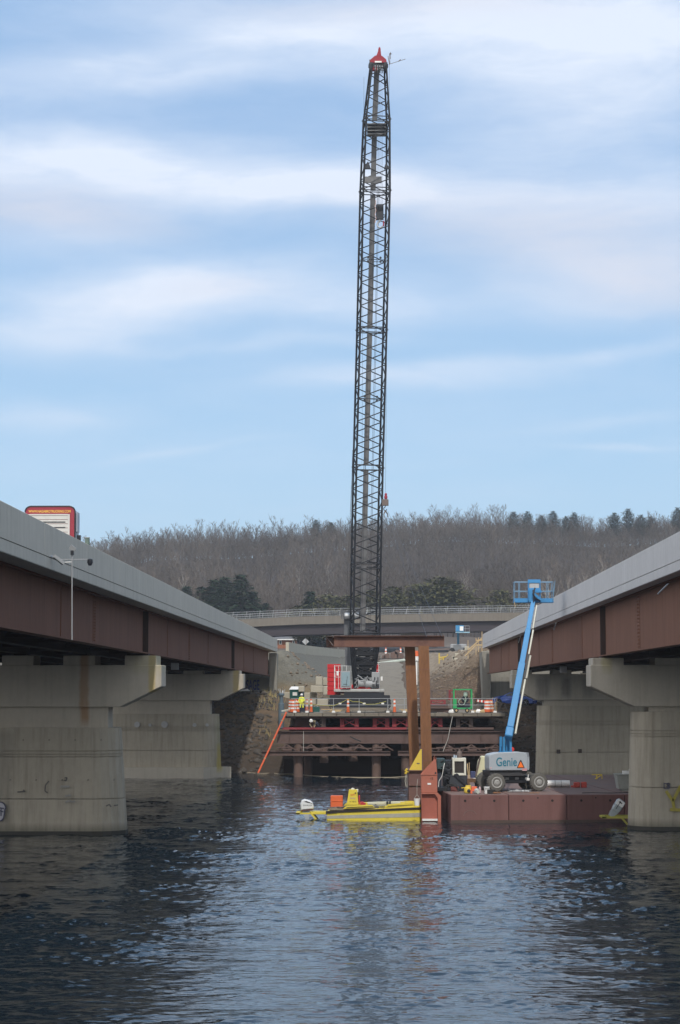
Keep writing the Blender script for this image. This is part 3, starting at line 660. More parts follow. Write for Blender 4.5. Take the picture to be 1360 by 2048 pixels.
# ================================================================== RIVER BRIDGES
def splice_bolts(mb, x, y, z0, z1, s):               # double column of bolt heads on a girder web
    for k in range(15):
        z = z0 + (z1 - z0) * k / 14
        for dy in (-.16, .16): mb.box(x, x + s * .035, y + dy - .035, y + dy + .035, z - .035, z + .035)
def river_bridge(sx, lab, y1, xpar, xg, zp0, zp1, m_par, sb, yend):
    """sx: +1 bridge right of the viewer, -1 left. xpar: outer face of the parapet, xg: web of the outer girder"""
    def X(a): return sx * a
    t = thing('river_bridge', lab, 'bridge', (X(xpar), 60, 0))
    y0 = -40; zp = lambda y: zp0 + (zp1 - zp0) * (y - 50) / 160.0    # parapet top
    def run(name, poly, m, ya, yb, par=t):
        mb = MB(); n = 12; rs = []
        for k in range(n + 1):
            y = ya + (yb - ya) * k / n; rs.append([(X(u), y, zp(y) + v) for u, v in poly])
        return mb.rings(rs).build(name, m, par)
    wd = 13.6
    # outer parapet: upright wall, a groove, then the deck fascia
    seg = 0; par = MB(); L = 9.15; y = y0
    while y < y1 - .1:
        ye = min(y1, y + L); a, b = y + .012, ye - .012
        for (u0, u1, v0, v1) in ((xpar, xpar + .34, -1.0, 0.0),):
            par.rings([[(X(u0), q, zp(q) + v0), (X(u0 + .02), q, zp(q) + v1 - .02), (X(u0 + .05), q, zp(q) + v1), (X(u1 - .03), q, zp(q) + v1), (X(u1 + .12), q, zp(q) + v0)] for q in (a, b)])
        y = ye
    par.build('parapet', m_par, t)
    run('deck_fascia', [(xpar + .015, -1.38), (xpar, -1.36), (xpar, -1.03), (xpar + .4, -1.03), (xpar + .4, -1.38)], m_par, y0, y1)
    run('groove', [(xpar + .05, -1.04), (xpar + .05, -.99), (xpar + .3, -.99), (xpar + .3, -1.04)], m_par, y0, y1 - .1)
    run('deck_slab', [(xpar + .42, -1.36), (xpar + .42, -1.05), (xpar + wd - .42, -1.05), (xpar + wd - .42, -1.36)], m_par, y0, y1)
    run('far_parapet', [(xpar + wd - .4, -1.38), (xpar + wd - .4, 0), (xpar + wd, 0), (xpar + wd, -1.38)], m_par, y0, y1)
    zb = lambda y: sb[0] + (sb[1] - sb[0]) * (y - 50) / 160.0
    # plate girders
    ng = 5; gs = (wd - 2 * (xg - xpar)) / (ng - 1)
    for g in range(ng):
        mb = MB(); xx = X(xg + g * gs); n = 8; tw = .015
        for k in range(n):
            ya, yb = y0 + (yend - y0) * k / n, y0 + (yend - y0) * (k + 1) / n
            def br(hw, lo, hi):
                mb.rings([[(xx - hw, q, lo(q)), (xx + hw, q, lo(q)), (xx + hw, q, hi(q)), (xx - hw, q, hi(q))] for q in (ya, yb)])
            top = lambda q: zp(q) - 1.38
            br(.25, lambda q: zb(q), lambda q: zb(q) + .05); br(.22, lambda q: top(q) - .045, lambda q: top(q)); br(tw, lambda q: zb(q) + .05, lambda q: top(q) - .045)
        o = mb.build('girder', m_weather if g == 0 else m_weather_dk, t)
        if g == 0:
            s = -sx
            for q in STIFF[sx]: MB().box(xx + s * tw, xx + s * .05, q - .02, q + .02, zb(q) + .05, zp(q) - 1.42).build('web_stiffener', m_weather, o)
            for q in BEAR[sx]: MB().box(xx + s * tw, xx + s * .22, q - .3, q - .26, zb(q) + .05, zp(q) - 1.42).box(xx + s * tw, xx + s * .22, q + .26, q + .3, zb(q) + .05, zp(q) - 1.42).box(xx + s * tw, xx + s * .03, q - .26, q + .26, zb(q) + .05, zp(q) - 1.42).build('bearing_stiffener', m_weather_dk, o)
            for q in SPL[sx]:
                sp = MB(); lo, hi = zb(q) + .12, zp(q) - 1.5
                sp.box(xx + s * tw, xx + s * .035, q - .3, q + .3, lo, hi); splice_bolts(sp, xx + s * .035, q, lo + .06, hi - .06, s); sp.build('splice_plate', m_weather, o)
    for q in np.arange(45, yend, 7.6):
        for g in range(ng - 1):
            cf = MB(); a, b = X(xg + g * gs), X(xg + (g + 1) * gs); lo, hi = zb(q) + .3, zp(q) - 1.7
            cf.bar((a, q, lo), (b, q, hi), .1, .1); cf.bar((a, q, hi), (b, q, lo), .1, .1); cf.bar((a, q, lo - .03), (b, q, lo - .03), .12, .12); cf.build('cross_brace', m_weather_dk, t)
    return t, zp, zb
STIFF = {-1: [70, 107, 134, 172], 1: [73, 110, 138, 168]}
BEAR = {-1: [95.8, 157.1], 1: [99.4, 155.0]}; SPL = {-1: [78.5, 120.0, 186.0], 1: [86.8, 128, 178]}
LB, zpL, zbL = river_bridge(-1, 'left river bridge with warm grey parapet over brown girders, truck on top', 214.3, 9.9, 10.87, 11.88, 12.22, m_par_l, (8.62, 8.32), 213.6)
RB, zpR, zbR = river_bridge(1, 'right river bridge with pale grey parapet over brown girders beside the blue lift', 194.5, 10.9, 11.65, 12.42, 12.18, m_par_r, (8.50, 8.40), 196.0)
# drain pipes and bearing lamps under the edge
for b, x, ys, z in ((LB, -11.5, (97.0, 118, 158), 8.15), (RB, 12.6, (108, 131, 165), 8.1)):
    for y in ys:
        MB().cbox(x - .22, x + .22, y - .15, y + .15, z - .15, z + .25).build('junction_box', m_grey, b)
for (px, py, qx, qy) in ((1316, 1188, 1336, 1168), (1108, 1260, 1112, 1246), (1037, 1285, 1042, 1270)):
    D = 10.86 * 4000 / (px - 740); MB().tube(W(px, py, D), W(qx, qy, D * .985), .03, 6).build('scupper_pipe', m_galv, RB)
# piers ------------------------------------------------------------------
def stadium(xl, xr, y0, y1, n=10):
    """outline in x,y with rounded noses, as points"""
    r = (y1 - y0) / 2; yc = (y0 + y1) / 2; p = []
    for k in range(n + 1):
        a = math.pi / 2 - math.pi * k / n; p.append((xr - r + r * math.cos(a), yc + r * math.sin(a)))
    for k in range(n + 1):
        a = -math.pi / 2 - math.pi * k / n; p.append((xl + r + r * math.cos(a), yc + r * math.sin(a)))
    return p
def pier(sx, D, lab, capx, stemx, tapx, basex, zt, zcb, zsl, zbt, stain, mname, lines, footing=0, ledge=0):
    """capx: free end of the cap; basex: (top, water) end of the base wall. all as distances from the gap's axis"""
    wd = 13.6; mid = capx + wd / 2; th = 2.6
    t = thing('bridge_pier', lab, 'bridge pier', (sx * mid, D + th / 2, 0))
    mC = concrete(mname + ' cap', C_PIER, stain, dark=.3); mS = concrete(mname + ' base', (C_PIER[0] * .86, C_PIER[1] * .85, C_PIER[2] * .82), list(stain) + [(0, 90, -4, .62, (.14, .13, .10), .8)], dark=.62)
    fx = lambda a: 2 * mid - a
    poly = [(capx, zt), (capx, zcb), (tapx, zsl), (stemx, zsl), (fx(stemx), zsl), (fx(tapx), zsl), (fx(capx), zcb), (fx(capx), zt)]
    MB().prism([(sx * u, v) for u, v in poly], D + .25, D + th - .25, 'y').build('pier_cap', mC, t, bevel=.03)
    MB().box(min(sx * stemx, sx * fx(stemx)), max(sx * stemx, sx * fx(stemx)), D + .45, D + th - .45, zbt, zsl + .002).build('stem_wall', mC, t)
    # base: courses with open grooves between them
    zs = [zbt] + lines + [-3.0]; mb = MB(); prev = None
    def bx(z): return basex[0] + (basex[1] - basex[0]) * (zbt - z) / zbt
    g = .04
    for i in range(len(zs) - 1):
        z1 = zs[i] - (g / 2 if i else 0); z0 = zs[i + 1] + (g / 2 if i < len(zs) - 2 else 0); rs = []
        for z in (z0, z1):
            b = bx(z); bt = (basex[0] - b) * .5; p = stadium(b, fx(b), D - bt, D + th + bt); rs.append([(sx * u, v, z) for u, v in p])
        mb.rings(rs)
    for z in lines:
        b = bx(z) + .05; p = stadium(b, fx(b), D + .05, D + th - .05); mb.rings([[(sx * u, v, z - .05) for u, v in p], [(sx * u, v, z + .05) for u, v in p]])
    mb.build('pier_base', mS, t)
    if ledge: MB().prism([(sx * u, v) for u, v in stadium(basex[1] - .75, fx(basex[1] - .75), D - .7, D + th + .7, 2)], -2, ledge, 'z').build('footing', mC, t)
    # wet band at the waterline is a real film of weed
    p = stadium(bx(0) - .02, fx(bx(0)) + .02, D - .02 - (basex[0] - bx(0)) * .5, D + th + .02 + (basex[0] - bx(0)) * .5)
    if not ledge: MB().rings([[(sx * u, v, -.5) for u, v in p], [(sx * u, v, .22) for u, v in p]]).build('waterline_weed', mat('dark wet weed', (.035, .033, .027), .6, var=.3, scale=3), t)
    # pedestals under each girder
    zg = (zbL if sx < 0 else zbR)(D + 1.3); xg = 10.87 if sx < 0 else 11.65; xp = 9.9 if sx < 0 else 10.9; gs = (wd - 2 * (xg - xp)) / 4
    for g_ in range(5):
        x = sx * (xg + g_ * gs); MB().cbox(x - .75, x + .75, D + .3, D + th - .3, zt, zg - .1, .02).build('bearing_pedestal', mC, t)
        MB().box(x - .3, x + .3, D + .9, D + 1.7, zg - .1, zg + .003).build('bearing', m_weather_dk, t)
    return t, mid
yst = (.44, .33, .10); ost = (.30, .16, .07)
# object space is centred on each pier, so stain positions are given from its middle
PLN, mL = pier(-1, 94.5, 'nearest left bridge pier with orange rust streak and pale scrawls, round end in the river', 9.87, 12.4, 11.83, (11.86, 11.52), 7.98, 6.97, 6.0, 5.03,
    [(3.15, .28, 5.0, 9, ost, .75), (6.35, .22, 6.2, 9, yst, .7), (6.2, 1.2, 7.4, 9, (.36, .33, .2), .5), (-.5, .5, -1, 5, (.15, .14, .12), .4)], 'near left pier', [3.95, 3.80, 3.68, 1.72])
PLF, _ = pier(-1, 155.8, 'farther left bridge pier with yellow stained edge, on a low footing', 9.85, 12.45, 11.8, (11.8, 11.6), 8.05, 6.95, 6.0, 4.95,
    [(6.2, .3, 6.2, 9, yst, .7), (4.95, .28, .3, 2.8, (.38, .30, .06), .8), (5.0, .5, 2, 5, (.30, .28, .16), .6)], 'far left pier', [3.95, 3.80, 3.66, 2.15], ledge=.85)
PRN, mR = pier(1, 98.0, 'nearest right bridge pier with yellow graffiti and a small number plate, at the right edge', 10.78, 13.6, 12.9, (12.84, 12.62), 8.03, 6.98, 6.0, 5.75,
    [(-6.0, .35, 7.5, 9, (.30, .26, .10), .6)], 'near right pier', [4.83, 4.68, 4.56, 2.1])
PRF, _ = pier(1, 153.6, 'farther right bridge pier behind the barge, streaked dark', 10.83, 13.3, 12.7, (12.82, 12.66), 8.03, 6.95, 6.05, 5.62,
    [(-4.4, .7, 6.0, 7.9, (.10, .10, .10), .5), (-2.6, .5, 6.0, 7.9, (.09, .09, .09), .6), (-.9, .6, 6.0, 7.9, (.1, .1, .1), .4)], 'far right pier', [4.45, 4.30, 4.18, 2.1])
# paint and marks on the piers
def strokes(par, name, pts_list, D, r, m):
    mb = MB()
    for pts in pts_list:
        q = [W(x, y, D) for x, y in pts]
        for i in range(len(q) - 1): mb.bar(q[i], q[i + 1], .012, 2 * r, (0, 0, 1)) if abs((q[i + 1] - q[i]).x) > abs((q[i + 1] - q[i]).z) else mb.bar(q[i], q[i + 1], 2 * r, .012, (0, 1, 0))
    return mb.build(name, m, par)
m_ypaint = mat('yellow spray paint', (.34, .29, .06), .8, var=.35, scale=2); m_wpaint = mat('pale spray paint', (.42, .42, .46), .7, var=.2, scale=3); m_kpaint = mat('dark spray paint', (.07, .07, .11), .7, var=.2, scale=3)
m_fade = mat('faded scrawl', (.30, .29, .27), .9, var=.3, scale=3); m_dkfade = mat('faded dark scrawl', (.14, .13, .12), .9, var=.3, scale=3)
strokes(PRN, 'yellow_graffiti', [[(1332, 1582), (1346, 1602), (1361, 1572)], [(1346, 1602), (1349, 1622)], [(1340, 1619), (1372, 1621)], [(1363, 1580), (1364, 1610), (1380, 1590)]], 97.83, .075, m_ypaint)
text('18', .42, m_kpaint, PRN, Matrix.Translation(W(1332.5, 1572, 97.86)) @ FRONT, 'number_plate', .006)
strokes(PRN, 'plate_border', [[(1328, 1567), (1337, 1567), (1337, 1577), (1328, 1577), (1328, 1567)]], 97.85, .018, m_kpaint)
c = [(1 + 11 * math.cos(a) * (1 if math.sin(a) > 0 else .75), 1620 - (16 if math.sin(a) > 0 else 22) * math.sin(a)) for a in np.linspace(0, 6.28, 22)]
mb = MB(); q = [W(x, y, 94.28) for x, y in c[:-1]]; q2 = [p + Vector((0, .012, 0)) for p in q]; mb.rings([q, q2]).build('white_graffiti', m_wpaint, PLN)
strokes(PLN, 'graffiti_outline', [c, [(-4, 1615), (8, 1617)], [(-2, 1621), (7, 1624)], [(2, 1616), (2, 1632)]], 94.27, .028, m_kpaint)
strokes(PLN, 'pale_scrawl', [[(121, 1573), (139, 1573)], [(130, 1592), (142, 1590)], [(131, 1605), (138, 1601), (144, 1604), (150, 1602)]], 94.28, .045, m_fade)
strokes(PLN, 'dark_scrawl', [[(98, 1562), (91, 1570), (90, 1582), (95, 1586)], [(35, 1584), (50, 1583), (46, 1580)], [(129, 1556), (134, 1555), (132, 1562), (129, 1560)], [(212, 1612), (219, 1609), (222, 1614)], [(228, 1611), (236, 1610)]], 94.28, .03, m_dkfade)
for px, py in ((1117, 1503), (1160, 1502)):
    c = W(px, py, 153.52); MB().box(c.x - .14, c.x + .14, c.y, c.y + .2, c.z - .15, c.z + .15).build('square_recess', mat('dark stain mark', (.07, .055, .05), .9), PRF)
for px, py, q in ((274, 1449, .22), (329, 1449, .26), (389, 1450, .15), (414, 1450, .12), (300, 1450, .12)):
    c = W(px, py, 155.68); MB().lathe([(.001, -.01), (q, -.006), (q, .2), (.001, .2)], c, 14, 'y').build('pale_patch', mat('pale patch', (.42, .42, .42), .9, var=.2, scale=4), PLF)
for k in range(9):
    c = W(20 + 26 * k, 1480 if k % 2 else 1560, 94.36); MB().lathe([(.001, -.004), (.03, -.004), (.03, .05), (.001, .05)], c, 8, 'y').build('tie_hole', m_dkfade, PLN)
# abutments --------------------------------------------------------------
m_ab = concrete('abutment concrete', (.25, .24, .21), dark=.5)
def abutment(sx, D, lab, x0, x1, zseat, ztop, px0, px1, pd):
    t = thing('bridge_abutment', lab, 'abutment', (sx * (x0 + x1) / 2, D, 0))
    a, b = sorted((sx * x0, sx * x1)); MB().box(a, b, D + .6, D + 2, 2.5, zseat).build('front_wall', m_ab, t)
    MB().box(a, b, D + 1.3, D + 2.1, zseat + .003, ztop).build('back_wall', m_ab, t)
    a, b = sorted((sx * px0, sx * px1)); MB().box(a, b, D - .6, D + .4, 3, ztop - .1).build('end_pilaster', m_ab, t, bevel=.04)
    a, b = sorted((sx * (px0 + .05), sx * (px1 - .1))); MB().box(a, b, D + .4, D + 7, 3, ztop - .15).build('wing_wall', m_ab, t)
    return t
AL = abutment(-1, 214, 'left abutment with tall concrete corner column and blue graffiti, at the bank', 10.5, 23.4, 8.1, 10.84, 9.92, 10.75, 0)
abutment(1, 197, 'right abutment with rounded concrete corner behind the blue lift boom', 11.5, 24.5, 8.1, 10.7, 10.95, 11.8, 0)
m_gb = mat('blue violet graffiti', (.05, .06, .22), .7, var=.3, scale=3)
text('OSAGE', 1.5, m_gb, AL, Matrix.Translation(W(501, 1371, 214.56)) @ FRONT, 'blue_graffiti', .006, fit=1.9, bold=.03)
# small green grey post on the left parapet
p = W(172, 1081, 70.8); t = thing('parapet_post', 'short grey green post standing on the left parapet past the truck', 'post', (-10.05, p.y, zpL(p.y)))
MB().cbox(-.075, .075, -.1, .1, -.02, .27, .02).build('post_body', mat('grey green metal', (.10, .14, .12), .6), t, w=False)
MB().cbox(-.085, .085, -.11, .11, .27, .29, .01).build('post_cap', m_grey, t, w=False)
# river gauge / lamp mast fixed to the left parapet ------------------------
D = 62.0; b = W(144, 1280, D); tp = W(144, 1100, D)
t = thing('gauge_mast', 'thin white mast with solar panel and light box hung on the left bridge side', 'mast', b)
MB().tube(b, tp, .02, 8).build('pole', m_grey, t)
MB().tube(W(112, 1119, D), W(179, 1119, D), .015, 6).build('cross_arm', m_grey, t)
MB().tube(W(122, 1125, D), W(144, 1124, D), .016, 6).build('strut', m_white, t)
o = MB().bar(W(140, 1093, D), W(150, 1101, D), .16, .02, (0, 1, .4)).build('solar_panel', m_grey, t)
MB().cbox(*[v for p, q in zip(W(141.5, 1110, D) - Vector((0, .06, 0)), W(147.5, 1101, D) + Vector((0, .06, 0))) for v in (min(p, q), max(p, q))], .01).build('control_box', m_black, t)
MB().bar(W(108, 1112, D - .3), W(127, 1127, D - .1), .12, .10).build('light_box', m_grey, t)
c0 = W(180, 1125, D); MB().lathe([(.03, .12), (.08, .1), (.09, 0), (.05, -.09), (.01, -.1)], c0, 12).build('camera_dome', m_black, t, smooth=True)
MB().tube(W(108, 1114, D), Vector((-9.93, D - .3, W(108, 1114, D).z)), .03, 6).build('wall_bracket', m_galv, t)
# ================================================================== TRUCK ON THE LEFT BRIDGE
def truck():
    D = 96.0; s = D / 4000; xr = W(150, 1040, D).x; xl = W(50, 1040, D).x; zt = W(100, 1013, D).z; zb_ = zpL(D) - 1.0
    t = thing('box_truck', 'dark red box truck with white rear shutter and gold web address, on the left bridge', 'truck', ((xl + xr) / 2, D, zb_))
    m_tr = mat('dark red truck paint', (.26, .018, .035), .35, var=.1, scale=1, coat=.3); m_side = mat('silver truck side', (.34, .38, .44), .35, .3, var=.1)
    r = .28
    def face(z0, z1): 
        c = [(xr - r + r * math.sin(a), z1 - r + r * math.cos(a)) for a in np.linspace(math.pi / 2, 0, 6)]
        d = [(xl + r - r * math.sin(a), z1 - r + r * math.cos(a)) for a in np.linspace(0, math.pi / 2, 6)]
        return [(xl, z0), (xr, z0)] + c + d
    MB().prism(face(zb_ + .9, zt), D, D + .12, 'y').build('rear_frame', m_tr, t)
    MB().prism([(xl + .03 + (xr - xl - .06) * (u - xl) / (xr - xl), v - .03) for u, v in face(zb_ + .95, zt)], D + .12, D + 1.5, 'y').build('box_body', m_side, t)
    MB().path([(u, D - .01, v + .01) for u, v in face(zb_ + 2, zt)[1:]], .035, 5).build('black_edge', m_black, t)
    sh = MB(); z1 = W(100, 1031, D).z; n = 16; zz0 = zb_ + 1.0; x0, x1 = xl + .25, xr - .34
    for k in range(n):
        a = zz0 + (z1 - zz0) * k / n; b = zz0 + (z1 - zz0) * (k + 1) / n; sh.box(x0, x1, D - .03, D - .004, a + .012, b - .012)
    m_shut = mat('dull white shutter', (.50, .49, .47), .5, var=.12, scale=3); s_ = sh.build('roller_shutter', m_shut, t)
    dk = MB()
    for py in (1044, 1055): 
        z = W(130, py, D).z; dk.box(x0 + .2, x1 - .12, D - .045, D - .032, z - .03, z + .02)
    dk.build('shutter_slots', m_black, s_)
    fr = MB(); fr.box(x1, x1 + .09, D - .05, D - .005, zz0, z1 + .06); fr.box(x0 - .09, x0, D - .05, D - .005, zz0, z1 + .06); fr.box(x0, x1, D - .05, D - .005, z1 + .004, z1 + .07); fr.build('shutter_frame', m_shut, t)
    MB().box(xr + .01, xr + .08, D + .3, D + 1.0, zt - 1.2, zt - .25).build('side_deflector', m_side, t)
    MB().box(xr + .03, xr + .2, D + .5, D + .7, zt - 1.9, zt - 1.35).build('mirror', m_black, t)
    gold = mat('gold lettering', (.75, .45, .08), .5, var=.03)
    text('WWW.NAGABROTRUCKING.COM', .17, gold, t, Matrix.Translation(((xl + xr) / 2 - .02, D - .006, W(100, 1023, D).z)) @ FRONT, 'lettering', .003, fit=(xr - xl) * .84, bold=.003)
    MB().box(xl + .1, xr - .1, D + 1.7, D + 4.6, zb_ + .5, zt - 3.1).build('cab', m_tr, t, bevel=.15)
    MB().box(xl + .15, xr - .15, D + .2, D + 4.6, zb_ + .45, zb_ + .85).build('chassis', m_black, t)
    for x in (xl + .2, xr - .45):
        for y in (D + .6, D + 3.6):
            MB().lathe([(.2, 0), (.5, .02), (.52, .12), (.5, .25), (.2, .26)], (x, y, zb_ + .52), 18, 'x').build('wheel', m_rubber, t, smooth=True)
truck()
# ================================================================== ROAD OVERPASS BEHIND
def overpass():
    D = 358.0; t = thing('road_overpass', 'long road overpass with pale edge and dark girder across the valley behind the crane', 'bridge', (0, D, 12))
    pts = [(330, 1245), (455, 1240), (600, 1233), (740, 1230), (900, 1227), (1050, 1225), (1200, 1223)]     # top of the concrete edge
    top = [W(x, y, D) for x, y in pts]
    def strip(name, off0, off1, ya, yb, m, par=t):
        mb = MB(); rs = []
        for p in top: rs.append([(p.x, D + ya, p.z + off0), (p.x, D + yb, p.z + off0), (p.x, D + yb, p.z + off1), (p.x, D + ya, p.z + off1)])
        return mb.rings(rs).build(name, m, par)
    strip('concrete_edge', -1.25, 0, 0, .4, m_over); strip('fascia_lip', -1.42, -1.254, -.06, .5, m_over)
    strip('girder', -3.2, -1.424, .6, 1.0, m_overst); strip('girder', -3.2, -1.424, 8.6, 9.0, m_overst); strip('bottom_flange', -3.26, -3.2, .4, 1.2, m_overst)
    strip('deck', -1.42, -1.0, .5, 10, m_over); strip('far_edge', -1.25, 0, 10, 10.4, m_over)
    for q in (0.25, 10.2):
        rail = MB()
        for k in range(len(top) - 1):
            a, b = top[k], top[k + 1]
            for h in (.12, .5, .85, 1.28): rail.tube((a.x, D + q, a.z + h), (b.x, D + q, b.z + h), .035, 4)
        n = int((top[-1].x - top[0].x) / 2.4)
        rl = rail.build('railing', m_grey, t)
        post = MB(); xs = [p.x for p in top]; zs = [p.z for p in top]
        for k in range(n):
            x = top[0].x + 2.4 * k; z = float(np.interp(x, xs, zs)); post.bar((x, D + q, z), (x + .25, D + q, z + 1.42), .07, .07)
            for j in range(1, 8): post.tube((x + .3 * j, D + q, z + .12), (x + .3 * j + .1, D + q, z + 1.25), .012, 3)
        post.build('railing_posts', m_grey, rl)
    # pier with flared head, and end embankment walls hidden behind the river bridges
    px = W(828, 1265, D).x
    MB().prism([(px - 2.4, 17.0), (px + 2.4, 17.0), (px + 1.4, 12), (px - 1.4, 12)], D + 2, D + 3.4, 'y').build('pier', m_over, t)
    px = W(560, 1265, D).x - 9
    MB().prism([(px - 2.4, 17.0), (px + 2.4, 17.0), (px + 1.4, 11), (px - 1.4, 11)], D + 2, D + 3.4, 'y').build('pier', m_over, t)
overpass()
# ================================================================== WORK TRESTLE
TZ = 5.02
def trestle():
    D = 158.0; s = D / 4000; X = lambda px: (px - 740) * s; Z = lambda py: W(740, py, D).z
    t = thing('work_trestle', 'brown steel trestle with red cross frames on pipe piles, carrying the crane', 'trestle', (2, D + 12, 0))
    r = np.random.RandomState(2); dk = MB(); x0, x1 = X(562), X(1008)
    for k in range(16):
        a = x0 + (x1 - x0) * k / 16; b = x0 + (x1 - x0) * (k + 1) / 16; dk.box(a + .02, b - .02, D - .3 + r.uniform(-.08, .1), D + 30, TZ - .26, TZ + r.uniform(-.03, .02))
    dk.build('deck_mats', m_timber, t)
    MB().box(x0 + .3, x1 - .3, D + .1, D + 29, TZ - .42, TZ - .28).build('deck_bearers', m_steel_br, t)
    ztop, zbot = TZ - .42, Z(1454)
    # longitudinal girders in pairs, tied by cross frames at their ends
    fr = [(621, 650, m_greyst), (681, 716, m_red), (746, 777, m_red), (785, 818, m_red), (856, 883, m_red), (912, 944, m_greyst)]
    for a, b, m in fr:
        f = thing_part = MB(); xa, xb = X(a) + .12, X(b) - .12
        for x in (xa, xb): f.box(x - .16, x + .16, D + .35, D + .40, zbot, ztop); f.box(x - .02, x + .02, D + .30, D + .7, zbot, ztop); f.box(x - .17, x + .17, D + .3, D + .7, zbot, zbot + .05)
        f.bar((xa, D + .34, zbot + .05), (xb, D + .34, ztop - .05), .06, .09, (0, 1, 0)); f.bar((xa, D + .31, ztop - .05), (xb, D + .31, zbot + .05), .06, .09, (0, 1, 0))
        f.bar((xa, D + .36, ztop - .05), (xb, D + .36, ztop - .05), .08, .07)
        f.build('cross_frame', m, t)
        g = MB()
        for x in (xa, xb): g.ibeam((x, D + .7, ztop - .003), (x, D + 29, ztop - .003), .3, ztop - zbot - .01)
        g.build('stringer_pair', m_steel_br, t)
    MB().box(X(588), X(618), D + .6, D + 1.4, zbot, ztop).build('end_block', m_weather_dk, t)
    mb = MB(); mb.box(X(566), X(812), D - .25, D + .9, Z(1459), Z(1455)); mb.build('red_cap_flange', m_red, t)
    mb = MB(); mb.box(X(812) + .004, X(985), D - .25, D + .9, Z(1459), Z(1455)); mb.build('cap_flange', m_steel_br, t)
    # heavy double cap girder with bearing stiffeners
    for dy in (0, 1.0):
        g = MB(); g.ibeam((X(555), D + dy, Z(1462)), (X(1014), D + dy, Z(1462)), .42, Z(1462) - Z(1487), .05, .03)
        for k in range(6):
            x = X(580) + k * 3.0; g.box(x - .012, x + .012, D + dy - .19, D + dy - .016, Z(1486), Z(1464))
        g.build('cap_girder', m_steel_br, t)
    for k, (a, b) in enumerate([(525, 780), (795, 1016)]):
        g = MB(); zt = Z(1502)
        for dy in (-.55, .9): g.ibeam((X(a), D + dy, zt), (X(b), D + dy, zt), .3, zt - Z(1511), .04, .025)
        g.build('waler_beam', m_steel_br, t)
        # short stools, truss bracing and straps between waler and cap
        g = MB(); z0, z1 = Z(1501), Z(1489); x = X(a) + 1.2
        while x < X(b) - 1.0:
            g.bar((x, D - .2, z0), (x + .75, D - .2, z1), .08, .1, (0, 1, 0)); g.bar((x + .75, D - .2, z1), (x + 1.5, D - .2, z0), .08, .1, (0, 1, 0))
            g.bar((x - .1, D - .3, (z0 + z1) / 2), (x + 1.1, D - .3, (z0 + z1) / 2 + .04), .1, .09); x += 1.9
        g.box(X(a) + 1.4, X(b) - .4, D + .1, D + .3, z0 + .1, z0 + .22); g.build('stool_bracing', m_steel_br, t)
        for q in range(4):
            xx = X(a) + 2 + q * (X(b) - X(a) - 3) / 3; MB().box(xx - .35, xx + .35, D - .5, D + .7, z0, z0 + .14).build('stool', m_steel_br, t)
    piles = [(597, 1563, 0, .37), (614, 1, 3.0, .33), (648, 1526, .2, .34), (706, 1523, .2, .34), (752, 1563, 0, .36), (811, 1, 1, .36), (900, 1, .4, .36), (985, 1, .2, .36)]
    for px, pb, dy, rr in piles:
        zb_ = -3.5 if pb in (1, 1563) else Z(pb); x = X(px); y = D + dy + .2
        g = MB(); g.tube((x, y, zb_), (x, y, Z(1488)), rr, 18)
        o = g.build('pipe_pile', m_pile, t, smooth=True)
        MB().tube((x, y, Z(1521)), (x, y, Z(1519)), rr + .03, 18).build('weld_collar', m_pile, o)
    for yy in (D + 9, D + 18, D + 27):
        for px in (590, 680, 770, 860, 950):
            MB().tube((X(px), yy, -3.5), (X(px), yy, 3.6), .36, 12).build('pipe_pile', m_weather_dk, t, smooth=True)
        g = MB(); g.ibeam((x0 + .3, yy, 3.86), (x1 - .3, yy, 3.86), .4, .7); g.build('rear_cap_beam', m_weather_dk, t)
    g = MB(); g.box(x0, x1, D + 6, D + 6.2, -3, 1.2); g.box(x0 + 1, x1 - 1, D + 11, D + 11.2, -1, 3.8); g.build('sheet_piling', m_weather_dk, t)
    MB().path([W(700, 1473, D - .4), W(712, 1479, D - .4), W(722, 1483, D - .4)], .05, 5).build('hanging_hose', m_rubber, t)
    MB().tube(W(607, 1463, D - .3), W(607, 1503, D - .6), .02, 4).build('hanging_rope', m_rope, t)
    MB().path([W(905, 1433, D - .4), W(901, 1452, D - .5), W(896, 1478, D - .7), W(886, 1503, D - .7)], .022, 4).build('hanging_rope', m_rope, t)
trestle()
# ------------------------------------------------------------------ deck edge railing
def deck_rail():
    D = 157.9; s = D / 4000; X = lambda px: (px - 740) * s
    t = thing('safety_railing', 'thin pipe safety railing along the front edge of the trestle deck', 'railing', (0, D, TZ))
    for h in (.62, 1.12): MB().tube((X(582), D, TZ + h), (X(990), D, TZ + h), .022, 6).build('rail', m_grey, t)
    for px in (590, 614, 667, 718, 775, 808, 856, 901, 944, 988):
        x = X(px); g = MB(); g.tube((x, D, TZ), (x, D, TZ + 1.14), .028, 6); o = g.build('post', m_grey, t)
        MB().cbox(x - .13, x + .13, D - .1, D + .1, TZ + .02, TZ + .16, .02).build('post_foot', m_white, o)
    g = MB(); pts = [(X(px), D - .05, TZ + h) for px, h in ((590, .85), (618, .66), (640, .60), (667, .55), (686, .87), (695, 1.07), (706, .87), (718, .87), (733, .67), (750, .68), (772, .9))]; g.path(pts, .014, 4)
    g.build('yellow_warning_tape', mat('yellow tape', (.55, .5, .08), .6), t)
deck_rail()
